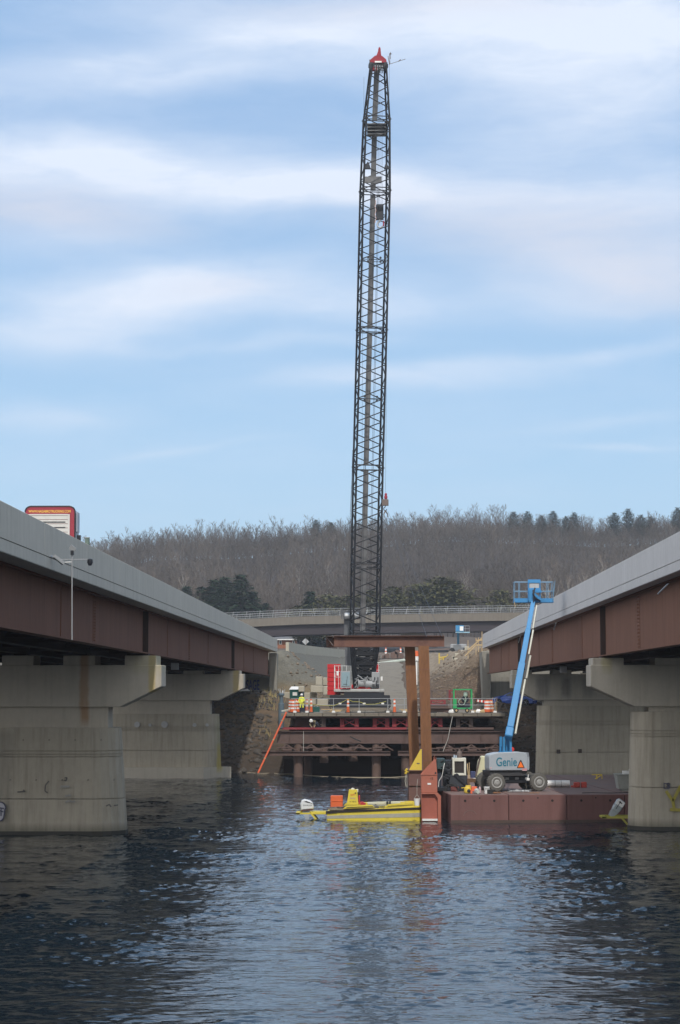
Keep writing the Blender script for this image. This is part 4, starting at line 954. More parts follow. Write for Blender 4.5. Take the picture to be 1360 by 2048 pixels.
# ================================================================== CRAWLER CRANE
def crane():
    X = lambda px, D: (px - 740) * D / 4000
    t = thing('crawler_crane', 'tall black lattice boom crawler crane with red counterweights, standing on the trestle', 'crane', (X(720, 178), 179, TZ))
    # tracks seen from their long side
    for i, D in enumerate((176.0, 181.0)):
        xa, xb = X(659, 176), X(780, 176); r = .60; zc = TZ + r + .03
        pr = []
        for k in range(9): a = -math.pi / 2 + math.pi * k / 8; pr.append((xb - r + r * math.cos(a), zc + r * math.sin(a)))
        for k in range(9): a = math.pi / 2 + math.pi * k / 8; pr.append((xa + r + r * math.cos(a), zc + r * math.sin(a)))
        fr = MB().prism([((u - (xa + xb) / 2) * .93 + (xa + xb) / 2, (v - zc) * .78 + zc) for u, v in pr], D, D + .8, 'y').box(xa + .02, xb - .02, D - .12, D, TZ + .48, TZ + 1.33).box(xa + .2, xb - .2, D - .12, D, TZ + .1, TZ + .46).build('track_frame', m_black, t)
        sh = MB(); n = 46; per = []
        for k in range(len(pr)): a, b = Vector((pr[k][0], 0, pr[k][1])), Vector((pr[(k + 1) % len(pr)][0], 0, pr[(k + 1) % len(pr)][1])); per.append((a, b, (b - a).length))
        tot = sum(p[2] for p in per)
        for k in range(n):
            u = tot * (k + .5) / n
            for a, b, L in per:
                if u <= L: break
                u -= L
            d = (b - a).normalized(); c = a + d * u; nrm = Vector((d.z, 0, -d.x)); h = tot / n * .44
            o = [c - d * h - nrm * .0, c + d * h, c + d * h + nrm * .09, c - d * h + nrm * .09]
            sh.rings([[(p.x, D - .1, p.z) for p in o], [(p.x, D + .9, p.z) for p in o]])
        sh.build('track_shoes', m_black, t)
        ro = MB()
        for k in range(9): ro.lathe([(.02, 0), (.17, .0), (.17, .05), (.02, .05)], (xa + .75 + k * (xb - xa - 1.5) / 8, D - .06, TZ + .28), 12, 'y')
        ro.build('track_rollers', m_black, fr)
        for k, px in enumerate((680, 728, 765)): MB().box(X(px, 176) - .12, X(px, 176) + .12, D - .14, D - .121, TZ + .55, TZ + .68).build('white_label', m_white, fr)
    xc = X(722, 178)
    MB().box(X(662, 175), X(776, 175), 175.2, 175.6, TZ + .01, TZ + .26).build('timber_mat', m_timber, t)
    MB().box(X(688, 176), X(768, 176), 176.2, 180.5, TZ + 1.3, TZ + 1.6).build('lower_deck', m_black, t)
    MB().box(xc - 1.4, xc + 1.4, 176.9, 181, TZ + .5, TZ + 1.3).build('carbody', m_black, t, bevel=.08)
    MB().lathe([(1.0, 0), (1.15, .05), (1.15, .25), (.9, .3)], (xc, 179, TZ + 1.3), 24).build('slewing_ring', m_black, t, smooth=True)
    zu = TZ + 1.62
    MB().box(X(668, 177), X(768, 177), 176.4, 184, zu, zu + .26).build('upper_deck', mat('dirty white deck', (.40, .40, .385), .6, var=.25, scale=1.5, col2=(.2, .2, .19), mask=.55), t, bevel=.04)
    # engine / winch housings
    MB().box(X(743, 177), X(759, 177), 176.8, 182.5, zu + .33, zu + 1.75).build('machinery_house', m_grey, t, bevel=.05)
    g = MB()
    for k in range(4): g.box(X(745, 177) + k * .14, X(745, 177) + .09 + k * .14, 176.74, 176.8, zu + .5 + .3 * (k % 2), zu + 1.0 + .3 * (k % 2))
    for k in range(3): g.box(X(744, 177), X(758, 177), 176.7, 176.79, zu + .38 + k * .12, zu + .44 + k * .12)
    g.build('house_vents', m_black, t)
    g = MB(); g.lathe([(.42, 0), (.42, .06), (.3, .07), (.3, .8), (.42, .81), (.42, .87)], (X(716, 177), 177.2, zu + .75), 18, 'x'); g.lathe([(.42, 0), (.42, .06), (.3, .07), (.3, .8), (.42, .81), (.42, .87)], (X(731, 177), 177.0, zu + .7), 18, 'x')
    g.build('winch_drums', m_grey, t)
    g = MB(); r = np.random.RandomState(4)
    for k in range(22):
        a = Vector((X(r.uniform(709, 743), 177), 176.7 + r.rand() * .4, zu + .35 + r.rand() * .9)); g.tube(a, a + Vector((r.uniform(-.4, .4), r.uniform(-.2, .2), r.uniform(-.3, .4))), .035 + .03 * r.rand(), 6)
    g.build('hydraulic_hoses', m_galv, t)
    # cab
    xa, xb = X(681, 177), X(701, 177); za = zu + .36; zb_ = W(690, 1342, 177).z
    cb = MB().prism([(xa, za), (xb, za), (xb, zb_ - .08), (xb - .08, zb_), (xa + .08, zb_), (xa, zb_ - .08)], 176.2, 178.1, 'y').build('cab', m_grey, t)
    MB().box(xa + .10, xb - .06, 176.15, 176.19, za + .16, zb_ - .1).build('windscreen', m_cabglass, cb)
    MB().box(xa - .012, xa - .002, 176.35, 177.5, za + .4, zb_ - .15).build('side_window', m_glass, cb)
    g = MB(); g.tube((xa + .5, 176.12, za + .2), (xa + .62, 176.12, za + 1.0), .015, 4); g.box(xa + .25, xa + .6, 176.13, 176.145, za + .3, za + .33); g.build('wiper', m_black, cb)
    MB().cbox(xa - .34, xa - .14, 176.1, 176.25, zb_ - .4, zb_ - .05, .02).build('mirror', m_white, cb)
    MB().tube((xa - .2, 176.2, zb_ - .1), (xa + .05, 176.3, zb_ - .05), .02, 5).build('mirror_arm', m_black, cb)
    # walkway railings
    g = MB(); zr0, zr1 = zu + .3, W(690, 1331, 177).z
    for px, y in ((669, 176.5), (669, 178), (669, 180), (676, 180), (683, 180), (692, 180), (701, 180), (702, 178.4)): g.tube((X(px, 177), y, zr0), (X(px, 177), y, zr1 - .0), .022, 5)
    for z in (zr1, zr1 - .5, zr1 - 1.0):
        g.tube((X(669, 177), 176.5, z), (X(669, 177), 180, z), .02, 5); g.tube((X(669, 177), 180, z), (X(704, 177), 180, z), .02, 5)
    g.build('handrail', m_white, t); g = MB()
    for px in (748, 752, 757): g.tube((X(px, 177), 178, zr0), (X(px, 177), 178, W(690, 1326, 177).z), .022, 5)
    for z in (zr1 + .1, zr1 - .4): g.tube((X(746, 177), 178, z), (X(759, 177), 178, z), .02, 5)
    g.build('handrail', m_white, t)
    MB().cbox(X(761, 177), X(765, 177), 177, 177.2, zu + 1.0, zu + 1.35, .02).build('mirror', m_white, t)
    # counterweight stacks
    D = 183.0
    for a, b, base in ((655, 681, 6.35), (745, 757.5, 6.9)):
        n = 7; z1 = W(660, 1328, D).z; z0 = base
        st = MB()
        for k in range(n): st.box(X(a, D), X(b, D), D - .6, D + 1.5, z0 + (z1 - z0) * k / n + .02, z0 + (z1 - z0) * (k + 1) / n - .02)
        st.box(X(a, D) + .05, X(b, D) - .05, D - .54, D + 1.4, z0 + .02, z1 - .03)
        st.build('counterweight_stack', m_cwred, t, bevel=.015)
    MB().box(X(676, D), X(758, D), D - .5, D + 1.4, 6.5, 7.3).build('counterweight_tray', m_cwred, t, bevel=.03)
    # ---- boom: four chords, lacing, leaning a touch toward the river
    ROWS = [(1376, 727, 178.0), (1268, 729.5, 177.4), (1131, 732, 176.7), (935, 736, 175.7), (660, 743.5, 174.2), (382, 750, 172.6), (240, 753, 171.8), (132, 756.5, 171.2)]
    P = [W(x, y, d) for y, x, d in ROWS]
    YW = R(8)
    ax = Vector((math.cos(YW), math.sin(YW), 0)); ay0 = Vector((-math.sin(YW), math.cos(YW), 0))
    dirs = (P[-1] - P[1]).normalized(); ay = (ay0 - dirs * ay0.dot(dirs)).normalized(); ax = ay.cross(dirs).normalized()
    if ax.x < 0: ax = -ax
    SW = [(.75, .25), (1.17, 1.05), (1.17, 1.05), (1.17, 1.05), (1.17, 1.05), (1.17, 1.05), (1.03, .92), (.62, .62)]   # half width, half depth at each row
    def corners(i, f=None):
        c, (hw, hd) = P[i], SW[i]
        return [c + ax * (sx * hw) + ay * (sy * hd) for sx, sy in ((-1, -1), (1, -1), (1, 1), (-1, 1))]
    names = ['boom_butt_section', 'boom_section', 'boom_section', 'boom_section', 'boom_section', 'boom_section', 'boom_top_section']
    for s_ in range(7):
        a, b = corners(s_), corners(s_ + 1); g = MB(); L = (P[s_ + 1] - P[s_]).length
        n = max(2, int(round(L / 1.02))); rc = .095 if s_ < 6 else .085
        for k in range(4): g.tube(a[k], b[k], rc, 8)
        for face in range(4):
            i, j = face, (face + 1) % 4; ph = 1 if face == 3 else 0
            for k in range(n):
                u, v = k / n + .03 / n, (k + 1) / n - .03 / n
                p0, p1 = a[i].lerp(b[i], u), a[j].lerp(b[j], u); q0, q1 = a[i].lerp(b[i], v), a[j].lerp(b[j], v)
                if (k + ph) % 2 == 0: g.tube(p0, q1, .05, 6)
                else: g.tube(p1, q0, .05, 6)
            for u in (.0 + .22 / L, 1 - .22 / L): g.tube(a[i].lerp(b[i], u), a[j].lerp(b[j], u), .05, 6)
            if L > 9: u = .5; g.tube(a[i].lerp(b[i], u), a[j].lerp(b[j], u), .032, 6)
        if s_ == 0:
            for k in range(5):
                u = .1 + .18 * k; pp = [a[m_].lerp(b[m_], u) for m_ in range(4)]; qq = [a[m_].lerp(b[m_], u + .16) for m_ in range(4)]
                g.bar(pp[0], pp[1], .12, .16); g.bar(pp[0], qq[1], .1, .1); g.bar(pp[1], qq[0], .1, .1); g.bar(pp[3], pp[2], .12, .2); g.bar(pp[3], qq[2], .1, .12)
            for m_ in range(4): g.tube(a[m_], b[m_], .15, 8)
            for k in range(10):
                u = .04 + .09 * k; pp = [a[m_].lerp(b[m_], u) for m_ in range(4)]; qq = [a[m_].lerp(b[m_], u + .10) for m_ in range(4)]
                g.bar(pp[0], pp[1], .08, .10); g.bar(pp[3], qq[2], .09, .09); g.bar(pp[2], qq[3], .09, .09); g.bar(pp[0], qq[3], .08, .08); g.bar(pp[1], qq[2], .08, .08)
            g.box(P[0].x - .42, P[0].x + .45, P[0].y - .2, P[0].y + .3, P[0].z + .9, P[0].z + 2.2); g.box(P[0].x - .5, P[0].x + .55, P[0].y + .1, P[0].y + .3, P[0].z + 2.8, P[0].z + 3.9)
            g.box(P[0].x - .55, P[0].x + .55, P[0].y - .3, P[0].y + .3, P[0].z + .3, P[0].z + .9); g.box(P[0].x - .7, P[0].x + .6, P[0].y - .3, P[0].y + .35, P[0].z + 2.2, P[0].z + 2.7)
        sec = g.build(names[s_], m_blacktube, t)
        lug = MB()
        for c in b:
            if s_ < 6: d = dirs * .14; MB().bar(c - d, c + d, .2, .12, (0, 1, 0)).tube(c - ax * .16, c + ax * .16, .05, 6).build('section_lug', m_black, sec)
        # guide rollers at mid length
        if s_ in (3, 4):
            rl = MB(); c = (P[s_] + P[s_ + 1]) / 2 - ay * 1.06
            for o in (-.62, .48, .92):
                for h in (-.17, .17): rl.lathe([(.02, -.06), (.1, -.06), (.1, .06), (.02, .06)], c + ax * o + dirs * h, 10, 'y')
            rl.tube(c - ax * 1.15, c + ax * 1.15, .03, 5); rl.build('rope_rollers', m_black, sec)
        # walkway up the inside of the back face
        if s_ >= 1:
            w0, w1 = P[s_] + ay * SW[s_][1] * .92 - ax * .05, P[s_ + 1] + ay * SW[s_ + 1][1] * .92 - ax * .05
            u0, u1 = .02, .98; g = MB(); g.bar(w0.lerp(w1, u0), w0.lerp(w1, u1), .40 if s_ < 6 else .38, .04, ay)
            for sx_ in (-1, 1): g.bar(w0.lerp(w1, u0) + ax * .21 * sx_ - ay * .05, w0.lerp(w1, u1) + ax * .21 * sx_ - ay * .05, .03, .12, ay)
            g.build('boom_walkway', m_grate, sec)
    # boom head
    T = P[-1]; g = MB()
    g.bar(T - ax * .85, T + ax * .85, .5, .35, (0, 0, 1)); g.box(T.x - .8, T.x - .5, T.y - .5, T.y + .5, T.z - .5, T.z + .2); g.box(T.x + .5, T.x + .8, T.y - .5, T.y + .5, T.z - .5, T.z + .2)
    hd = g.build('boom_head', m_black, t, bevel=.03)
    g = MB()
    for k in range(4): g.lathe([(.1, -.05), (.36, -.05), (.30, 0), (.36, .05), (.1, .05)], T + ax * (-.30 + .2 * k) + dirs * -.35 - ay * .35, 18, 'x')
    g.build('sheaves', m_galv, hd)
    g = MB(); zt = T.z + .22
    g.prism([(T.x - .75, zt), (T.x + .75, zt), (T.x + .7, zt + .3), (T.x + .30, zt + .65), (T.x - .28, zt + .65), (T.x - .7, zt + .28)], T.y - .25, T.y + .25, 'y')
    g.prism([(T.x - .18, zt + .65), (T.x + .26, zt + .65), (T.x + .20, zt + 1.35), (T.x + .12, zt + 1.45), (T.x + .04, zt + 1.4), (T.x - .04, zt + 1.0)], T.y - .18, T.y + .18, 'y')
    g.box(T.x - .6, T.x - .1, T.y - .4, T.y - .1, zt - .75, zt - .35)
    g.build('red_tip_frame', m_craner, t, bevel=.03)
    MB().box(T.x - .3, T.x + .3, T.y - .36, T.y - .26, zt - .02, zt + .12).build('white_roller', m_white, t)
    g = MB(); q = W(780, 128, 171); g.tube(q, W(779, 108, 171), .03, 5); g.tube(W(781, 104, 171), W(781, 118, 171), .025, 5); g.tube(W(779, 130, 171), W(776, 112, 171), .03, 5); g.tube(q, W(811, 118, 171), .022, 5); g.tube(W(797, 123, 171), W(801, 119, 171), .04, 5); g.lathe([(.02, 0), (.09, .03), (.09, .1), (.02, .13)], W(781, 109, 171), 10)
    g.tube(W(739, 132, 171), W(740, 119, 171), .03, 5); g.lathe([(.02, 0), (.06, .02), (.06, .16), (.02, .18)], W(740, 123, 171), 8)
    g.build('wind_gauge_and_antenna', m_greyst, t)
    # platform and catwalk boxes high in the boom, dark brackets below
    c = W(752, 259, 171.9) ; g = MB()
    for k in range(4): g.box(c.x - .78, c.x + .85, c.y - .3, c.y + .5, c.z - .5 + k * .3, c.z - .42 + k * .3)
    g.box(c.x - .75, c.x + .8, c.y + .3, c.y + .34, c.z - .45, c.z + .5); g.build('mid_boom_platform', m_grate, t)
    g = MB()
    for px, s_ in ((735, 1), (774, -1)):
        c = W(px, 336, 172) + Vector((0, -.95, 0)); g.prism([(c.x - .28, c.z - .3), (c.x + .28, c.z - .3), (c.x + .08 * s_ + .1, c.z + .05), (c.x + .05 * s_, c.z + .35), (c.x - .15, c.z + .1)], c.y, c.y + .3, 'y')
    g.build('pendant_brackets', m_black, t)
    c = W(751, 358, 172.4); g = MB(); g.box(c.x - 1.0, c.x + .55, c.y + .2, c.y + .3, c.z - .3, c.z + .28); g.build('sign_board', m_grate, t)
    # ropes: hoist falls, fly jib line, rear pendants
    g = MB(); hb = W(759, 408, 170.8)
    for k in range(6):
        o = -.28 + .11 * k; g.tube(T + Vector((o + .05, -.65, -.3)), hb + Vector((o, 0, 0)), .012, 4)
    g.build('hoist_ropes', m_cable, t)
    g = MB(); g.tube(T + Vector((.98, -.2, .1)), W(771, 985, 171), .014, 4); g.tube(T + Vector((.75, -.3, .1)), W(778, 380, 171), .012, 4)
    g.tube(W(728, 160, 172) - Vector((0, .9, 0)), W(724, 930, 176) - Vector((0, .5, 0)), .012, 4)
    g.tube(W(706, 900, 177), W(692, 1222, 178.5), .02, 4); g.tube(W(705, 900, 177.2), W(697, 1222, 178.7), .016, 4)
    for px in (722, 725): g.tube(W(px + 8, 900, 177), W(px - 6, 1215, 178), .014, 4)
    for o in (-.5, -.35, .3, .42): g.tube(P[1] + ax * o - ay * .3, P[5] + ax * (o * .8) - ay * .2, .022, 4)
    g.build('whip_and_pendant_lines', m_cable, t)
    # mast head with sheaves behind the boom
    c = W(699, 1221, 180); g = MB(); g.bar(W(681, 1224, 180), W(722, 1224, 180), .2, .25); g.box(c.x - .5, c.x + .1, 180, 180.5, W(700, 1270, 180).z, W(700, 1228, 180).z)
    g.box(W(690, 1250, 180).x, W(706, 1250, 180).x, 180.1, 181, 9, W(700, 1230, 180).z)
    for px in (682, 686, 716, 719): g.bar(W(px, 1219, 179.8), W(px + 1.5, 1238, 179.8), .1, .12)
    g.build('live_mast', mat('dark slate steel', (.10, .105, .115), .6, var=.15), t); g = MB()
    for px in (696, 711): g.lathe([(.05, -.3), (.3, -.3), (.3, .3), (.05, .3)], W(px, 1232, 179.7), 16, 'x')
    g.build('mast_sheaves', m_galv, t)
    return T
BT = crane()
# main hook block
def hook_block():
    D = 170.8; c = W(759.5, 424, D)
    t = thing('hook_block', 'large dark multi-sheave hook block hanging inside the upper boom', 'hook block', c)
    MB().cbox(-.33, .33, -.22, .22, -.66, .66, .06).build('side_plates', m_black, t, w=False)
    g = MB()
    for k in range(5): g.lathe([(.05, -.03), (.34, -.03), (.30, 0), (.34, .03), (.05, .03)], (-.24 + .12 * k, 0, .25), 16, 'x')
    g.build('sheaves', m_black, t, w=False)
    g = MB(); g.lathe([(.08, -.85), (.12, -.84), (.12, -.64), (.08, -.62)], (0, 0, 0), 10)
    pr = None; pts = [Vector((.24 * math.cos(a) + .02, 0, -1.12 + .26 * math.sin(a))) for a in np.linspace(2.2, 5.9, 12)]; g.path([Vector((0, 0, -.84)), Vector((-.12, 0, -.95))] + pts, .065, 7)
    g.build('hook', m_galv, t, w=False)
    g = MB(); g.lathe([(.02, -.25), (.06, -.22), (.06, .22), (.02, .25)], (.33, -.1, -1.05), 8); g.build('safety_latch', m_craner, t, w=False)
    return t
hook_block()
t = thing('test_weight', 'pinkish chain sling dangling beside the dark hook block', 'sling', W(751, 420, 170.6)); g = MB(); r0 = 0
for k in range(11): g.tube((.05 * math.sin(k * 1.6), 0, .85 - .18 * k), (.05 * math.sin((k + 1) * 1.6), 0, .85 - .18 * (k + 1)), .035, 6)
g.build('sling_chain', mat('pinkish sling', (.45, .33, .30), .7), t, w=False)
t.name = 'chain_sling'
def ball_hook():
    D = 171.0; c = W(770.5, 1005, D)
    t = thing('auxiliary_hook', 'small dark weight with red swivel hanging right of the boom, slings below', 'crane hook', c)
    MB().cbox(-.28, .28, -.25, .25, -.27, .27, .05).build('weight', m_greyst, t, w=False)
    g = MB(); g.lathe([(.05, .27), (.13, .34), (.15, .5), (.09, .62), (.12, .7), (.05, .82)], (0.05, 0, 0), 12); g.build('swivel', m_craner, t, w=False, smooth=True)
    g = MB(); pts = [Vector((.13 * math.cos(a), 0, -.55 + .15 * math.sin(a))) for a in np.linspace(1.9, 6.0, 10)]; g.path([Vector((0, 0, -.27)), Vector((0, 0, -.4))] + pts, .04, 6); g.build('hook', m_black, t, w=False)
    g = MB(); g.path([(0, 0, -.7), (-.12, 0, -1.0), (-.1, 0, -1.28)], .05, 6); g.path([(0, 0, -.7), (.2, 0, -1.0), (.22, 0, -1.25)], .055, 6); g.build('shackles', m_greyst, t, w=False)
    g = MB(); a = c + Vector((.1, 0, -.75)); g.tube(a, W(853, 1273, 109.6), .012, 4); g.tube(a + Vector((.12, 0, 0)), W(884, 1273, 109.6), .012, 4); g.build('slings', m_cable, t)
ball_hook()
# ================================================================== SPUD POSTS, HEADER BEAM, BARGE
def header_beam():
    D = 110.6; t = thing('header_beam', 'rust brown double steel header beam lying across the tops of the two tall posts', 'steel beam', W(780, 1282, D))
    zt, zb_ = W(780, 1271.5, D).z, W(780, 1293.5, D).z; xa, xb = (668 - 740) * D / 4000, (888 - 740) * D / 4000
    g = MB(); g.ibeam((xa, D, zt), (xb, D, zt), .42, zt - zb_, .035, .02); g.build('front_beam', m_beamred, t)
    g = MB(); g.ibeam((xa - .45, D + 1.0, zt), (xb - .35, D + 1.0, zt), .42, zt - zb_, .035, .02); g.build('rear_beam', m_beamred, t)
    g = MB(); a, b = Vector((xa - .42, D + .8, zb_ + .06)), Vector((xa - .04, D + .1, zt - .06)); g.bar(a, b, .04, .06, (0, 1, 0)); g.bar(Vector((a.x, a.y, b.z)), Vector((b.x, b.y, a.z)), .04, .06, (0, 1, 0))
    g.box(xa - .46, xa + .25, D + .22, D + .78, zt - .03, zt - .004); g.build('end_cross_brace', m_greyst, t)
    return zt, zb_
HZ = header_beam()
def post(px0, px1, pyb, D, top, lab):
    a, b = W(px0, 1290, D), W(px1, pyb, D); w = .56
    t = thing('spud_post', lab, 'steel post', (b.x, D, 0)); lean = (a.x - b.x) / (a.z - b.z); zt = top; z0 = -4
    M = Matrix(((1, 0, lean, b.x - lean * b.z), (0, 1, 0, D), (0, 0, 1, 0), (0, 0, 0, 1)))
    g = MB()
    g.box(-w / 2, w / 2, -.30, -.27, z0, zt, M); g.box(-w / 2, w / 2, .27, .30, z0, zt, M); g.box(-.02, .02, -.27, .27, z0, zt, M)
    g.box(-w / 2, -w / 2 + .02, -.27, .27, z0, zt - .05, M)
    o = g.build('h_section', m_rust, t)
    g = MB()
    for u in (-.09, .12): g.box(u - .015, u + .015, -.335, -.30, z0, zt - .1, M)
    g.build('edge_ribs', m_rust, o); g = MB()
    for z in (3.0, 5.6, 7.9): g.box(-w / 2 - .004, w / 2 + .004, -.312, -.296, z, z + .05, M)
    g.build('weld_splices', m_weather, o)
post(819.5, 828, 1500, 111.6, 9.5, 'left one of the two tall rusty posts rising from the barge corner')
post(847, 853, 1520, 108.4, HZ[1] - .01, 'right one of the two tall rusty posts, nearer the crane-side barge machinery')
BA = R(4); BO = Vector((4.11, 103.4, 0)); BM = Matrix.Translation(BO) @ Matrix.Rotation(BA, 4, 'Z'); DZ = 1.45
def barge():
    t = thing('work_barge', 'flat red brown steel deck barge carrying the blue lift and the machinery', 'barge', BO, BA)
    m_hole = mat('dark hole', (.015, .012, .012), .9)
    for k in range(6):
        a, b = k * 3.0 + .015, (k + 1) * 3.0 - .015
        h = MB().box(a, b, 0, 12, -.8, DZ - .002).build('hull_section', m_barge, t, w=False, bevel=.02)
        MB().box(a + .03, b - .03, .05, 23.9, DZ - .0, DZ + .006).build('deck_plate', m_barge_dk, h, w=False)
        for u, z, q in ((.75, DZ - .3, .065), (2.25, DZ - .3, .065), (1.5, DZ - .16, .04)): MB().lathe([(.001, -.004), (q, -.004), (q, .003), (.001, .003)], (k * 3 + u, -.002, z), 10, 'y').build('lock_pin_hole', m_hole, h, w=False)
        MB().box(a, b, 12.02, 24, -.8, DZ - .003).build('hull_section', m_barge, t, w=False)
    MB().box(.02, 17.98, -.006, -.001, -.3, .17).build('waterline_stain', mat('barge waterline grime', (.075, .05, .042), .7, var=.4, scale=2.5), t, w=False)
    pts = [Vector((1.0 + .35 * math.cos(a), -.006, .32 + .35 * math.sin(a))) for a in np.linspace(.4, 2.9, 9)]; MB().path(pts, .012, 4).build('weld_scar', m_barge_dk, t, w=False)
barge()
def spud_wells():
    # near pocket, orange red
    D = 104.6; s = D / 4000; X = lambda px: (px - 740) * s; Z = lambda py: W(860, py, D).z
    t = thing('spud_pocket', 'orange red steel spud pocket with sloping guide plate at the barge corner', 'spud pocket', (X(860), D, 0))
    g = MB(); g.box(X(841), X(873), D, D + 1.4, Z(1585), Z(1550)); g.build('pocket_box', m_well, t, bevel=.015)
    g = MB(); g.prism([(X(841), Z(1550)), (X(873), Z(1550)), (X(870.5), Z(1518)), (X(866), Z(1523))], D - .03, D + .02, 'y'); g.prism([(X(841), Z(1550)), (X(873), Z(1550)), (X(870.5), Z(1518)), (X(866), Z(1523))], D + 1.3, D + 1.36, 'y'); g.build('guide_plate', m_well, t)
    g = MB(); g.prism([(X(841.5), -.6), (X(841.5), Z(1585)), (X(873), Z(1585)), (X(880), Z(1592)), (X(880), -.6), (X(873.5), -.6), (X(873.5), Z(1596)), (X(868), Z(1588)), (X(842.2), Z(1588)), (X(842.2), -.6)], D - .05, D + .12, 'y'); g.build('side_frame', m_well, t)
    MB().box(X(842), X(873), D + .14, D + 1.3, -.6, Z(1586.5)).build('lower_box', mat('well red', (.33, .10, .07), .7, var=.2, scale=1.2), t)
    MB().box(X(843), X(873), D - .02, D + .2, .06, .16).build('white_bumper', m_white, t)
    MB().cbox(X(853.5), X(860.5), D - .02, D - .001, Z(1569.5), Z(1566), .003).build('white_tag', m_white, t)
    g = MB(); g.lathe([(.001, -.01), (.05, -.01), (.05, .01), (.001, .01)], (X(869.5), D - .03, Z(1546)), 10, 'y'); g.build('bolt', m_black, t)
    text('1S', .17, m_ink, t, Matrix.Translation((X(861.5), D - .01, Z(1557.5))) @ FRONT, 'lettering', .004)
    for px, h in ((866, 0), (868, 1), (871, 0)): MB().tube((X(px), D + .3, Z(1522)), (X(px), D + .3, Z(1514 - 2 * h)), .012, 4).build('bent_rod', m_well, t)
    # far pocket, dark, with the yellow guide plate
    D = 107.4; s = D / 4000; X = lambda px: (px - 740) * s; Z = lambda py: W(860, py, D).z
    t = thing('spud_pocket', 'dark oxide spud pocket with tall yellow triangular guide plate', 'spud pocket', (X(828), D, 0))
    g = MB(); g.box(X(816), X(841), D, D + 4.0, Z(1572), Z(1541)); g.build('pocket_box', m_well2, t, bevel=.015)
    MB().box(X(816.5), X(841), D + .08, D + 3.8, -.6, Z(1573)).build('lower_box', m_well2, t)
    g = MB(); g.prism([(X(816.5), Z(1540.6)), (X(843), Z(1540.6)), (X(843), Z(1499)), (X(840), Z(1498))], D - .1, D - .05, 'y'); g.build('yellow_guide_plate', m_yel2, t)
    g = MB(); g.box(X(842.3), X(844.5), D - .12, D + .6, Z(1540), Z(1499)); g.box(X(816), X(843.5), D - .14, D + .1, Z(1542), Z(1540)); g.build('edge_flange', m_well2, t)
    g = MB(); g.box(X(832), X(838), D - .11, D - .101, Z(1528), Z(1525.5)); g.build('small_plate', m_greyst, t)
    g = MB()
    for k in range(4): g.lathe([(.02, 0), (.07, .02), (.07, .08), (.02, .1)], (X(810.5 + 1.7 * (k % 2)), D - .1, Z(1548 - 2.5 * k)), 8)
    g.tube((X(811), D - .1, Z(1543)), (X(817), D, Z(1544)), .03, 5); g.build('chain_shackle', m_yel2, t)
    g = MB(); g.path([(X(811), D - .1, Z(1549)), (X(809), D - .1, Z(1562)), (X(811), D - .1, Z(1573))], .018, 4); g.path([(X(812.5), D - .1, Z(1549)), (X(813), D - .1, Z(1575))], .014, 4); g.build('hanging_lines', m_rope, t)
    # pail hung on a line over the boat
    t = thing('pail', 'white plastic pail hanging on a line between the two spud pockets', 'bucket', W(834, 1611, 104.2)); g = MB()
    g.lathe([(.12, 0), (.155, .33), (.165, .33), (.165, .35), (.13, .35), (.11, .03)], (0, 0, 0), 16); g.build('bucket', m_refl, t, w=False, smooth=True)
    g = MB(); g.path([(-.16, 0, .33), (-.05, 0, .5), (.0, 0, .55), (.05, 0, .5), (.16, 0, .33)], .008, 4); g.path([(0, 0, .55), (.0, .0, 1.0), (.04, 0, 1.35)], .012, 4); g.build('handle_and_line', m_rope, t, w=False)
spud_wells()
HAZE = .00022
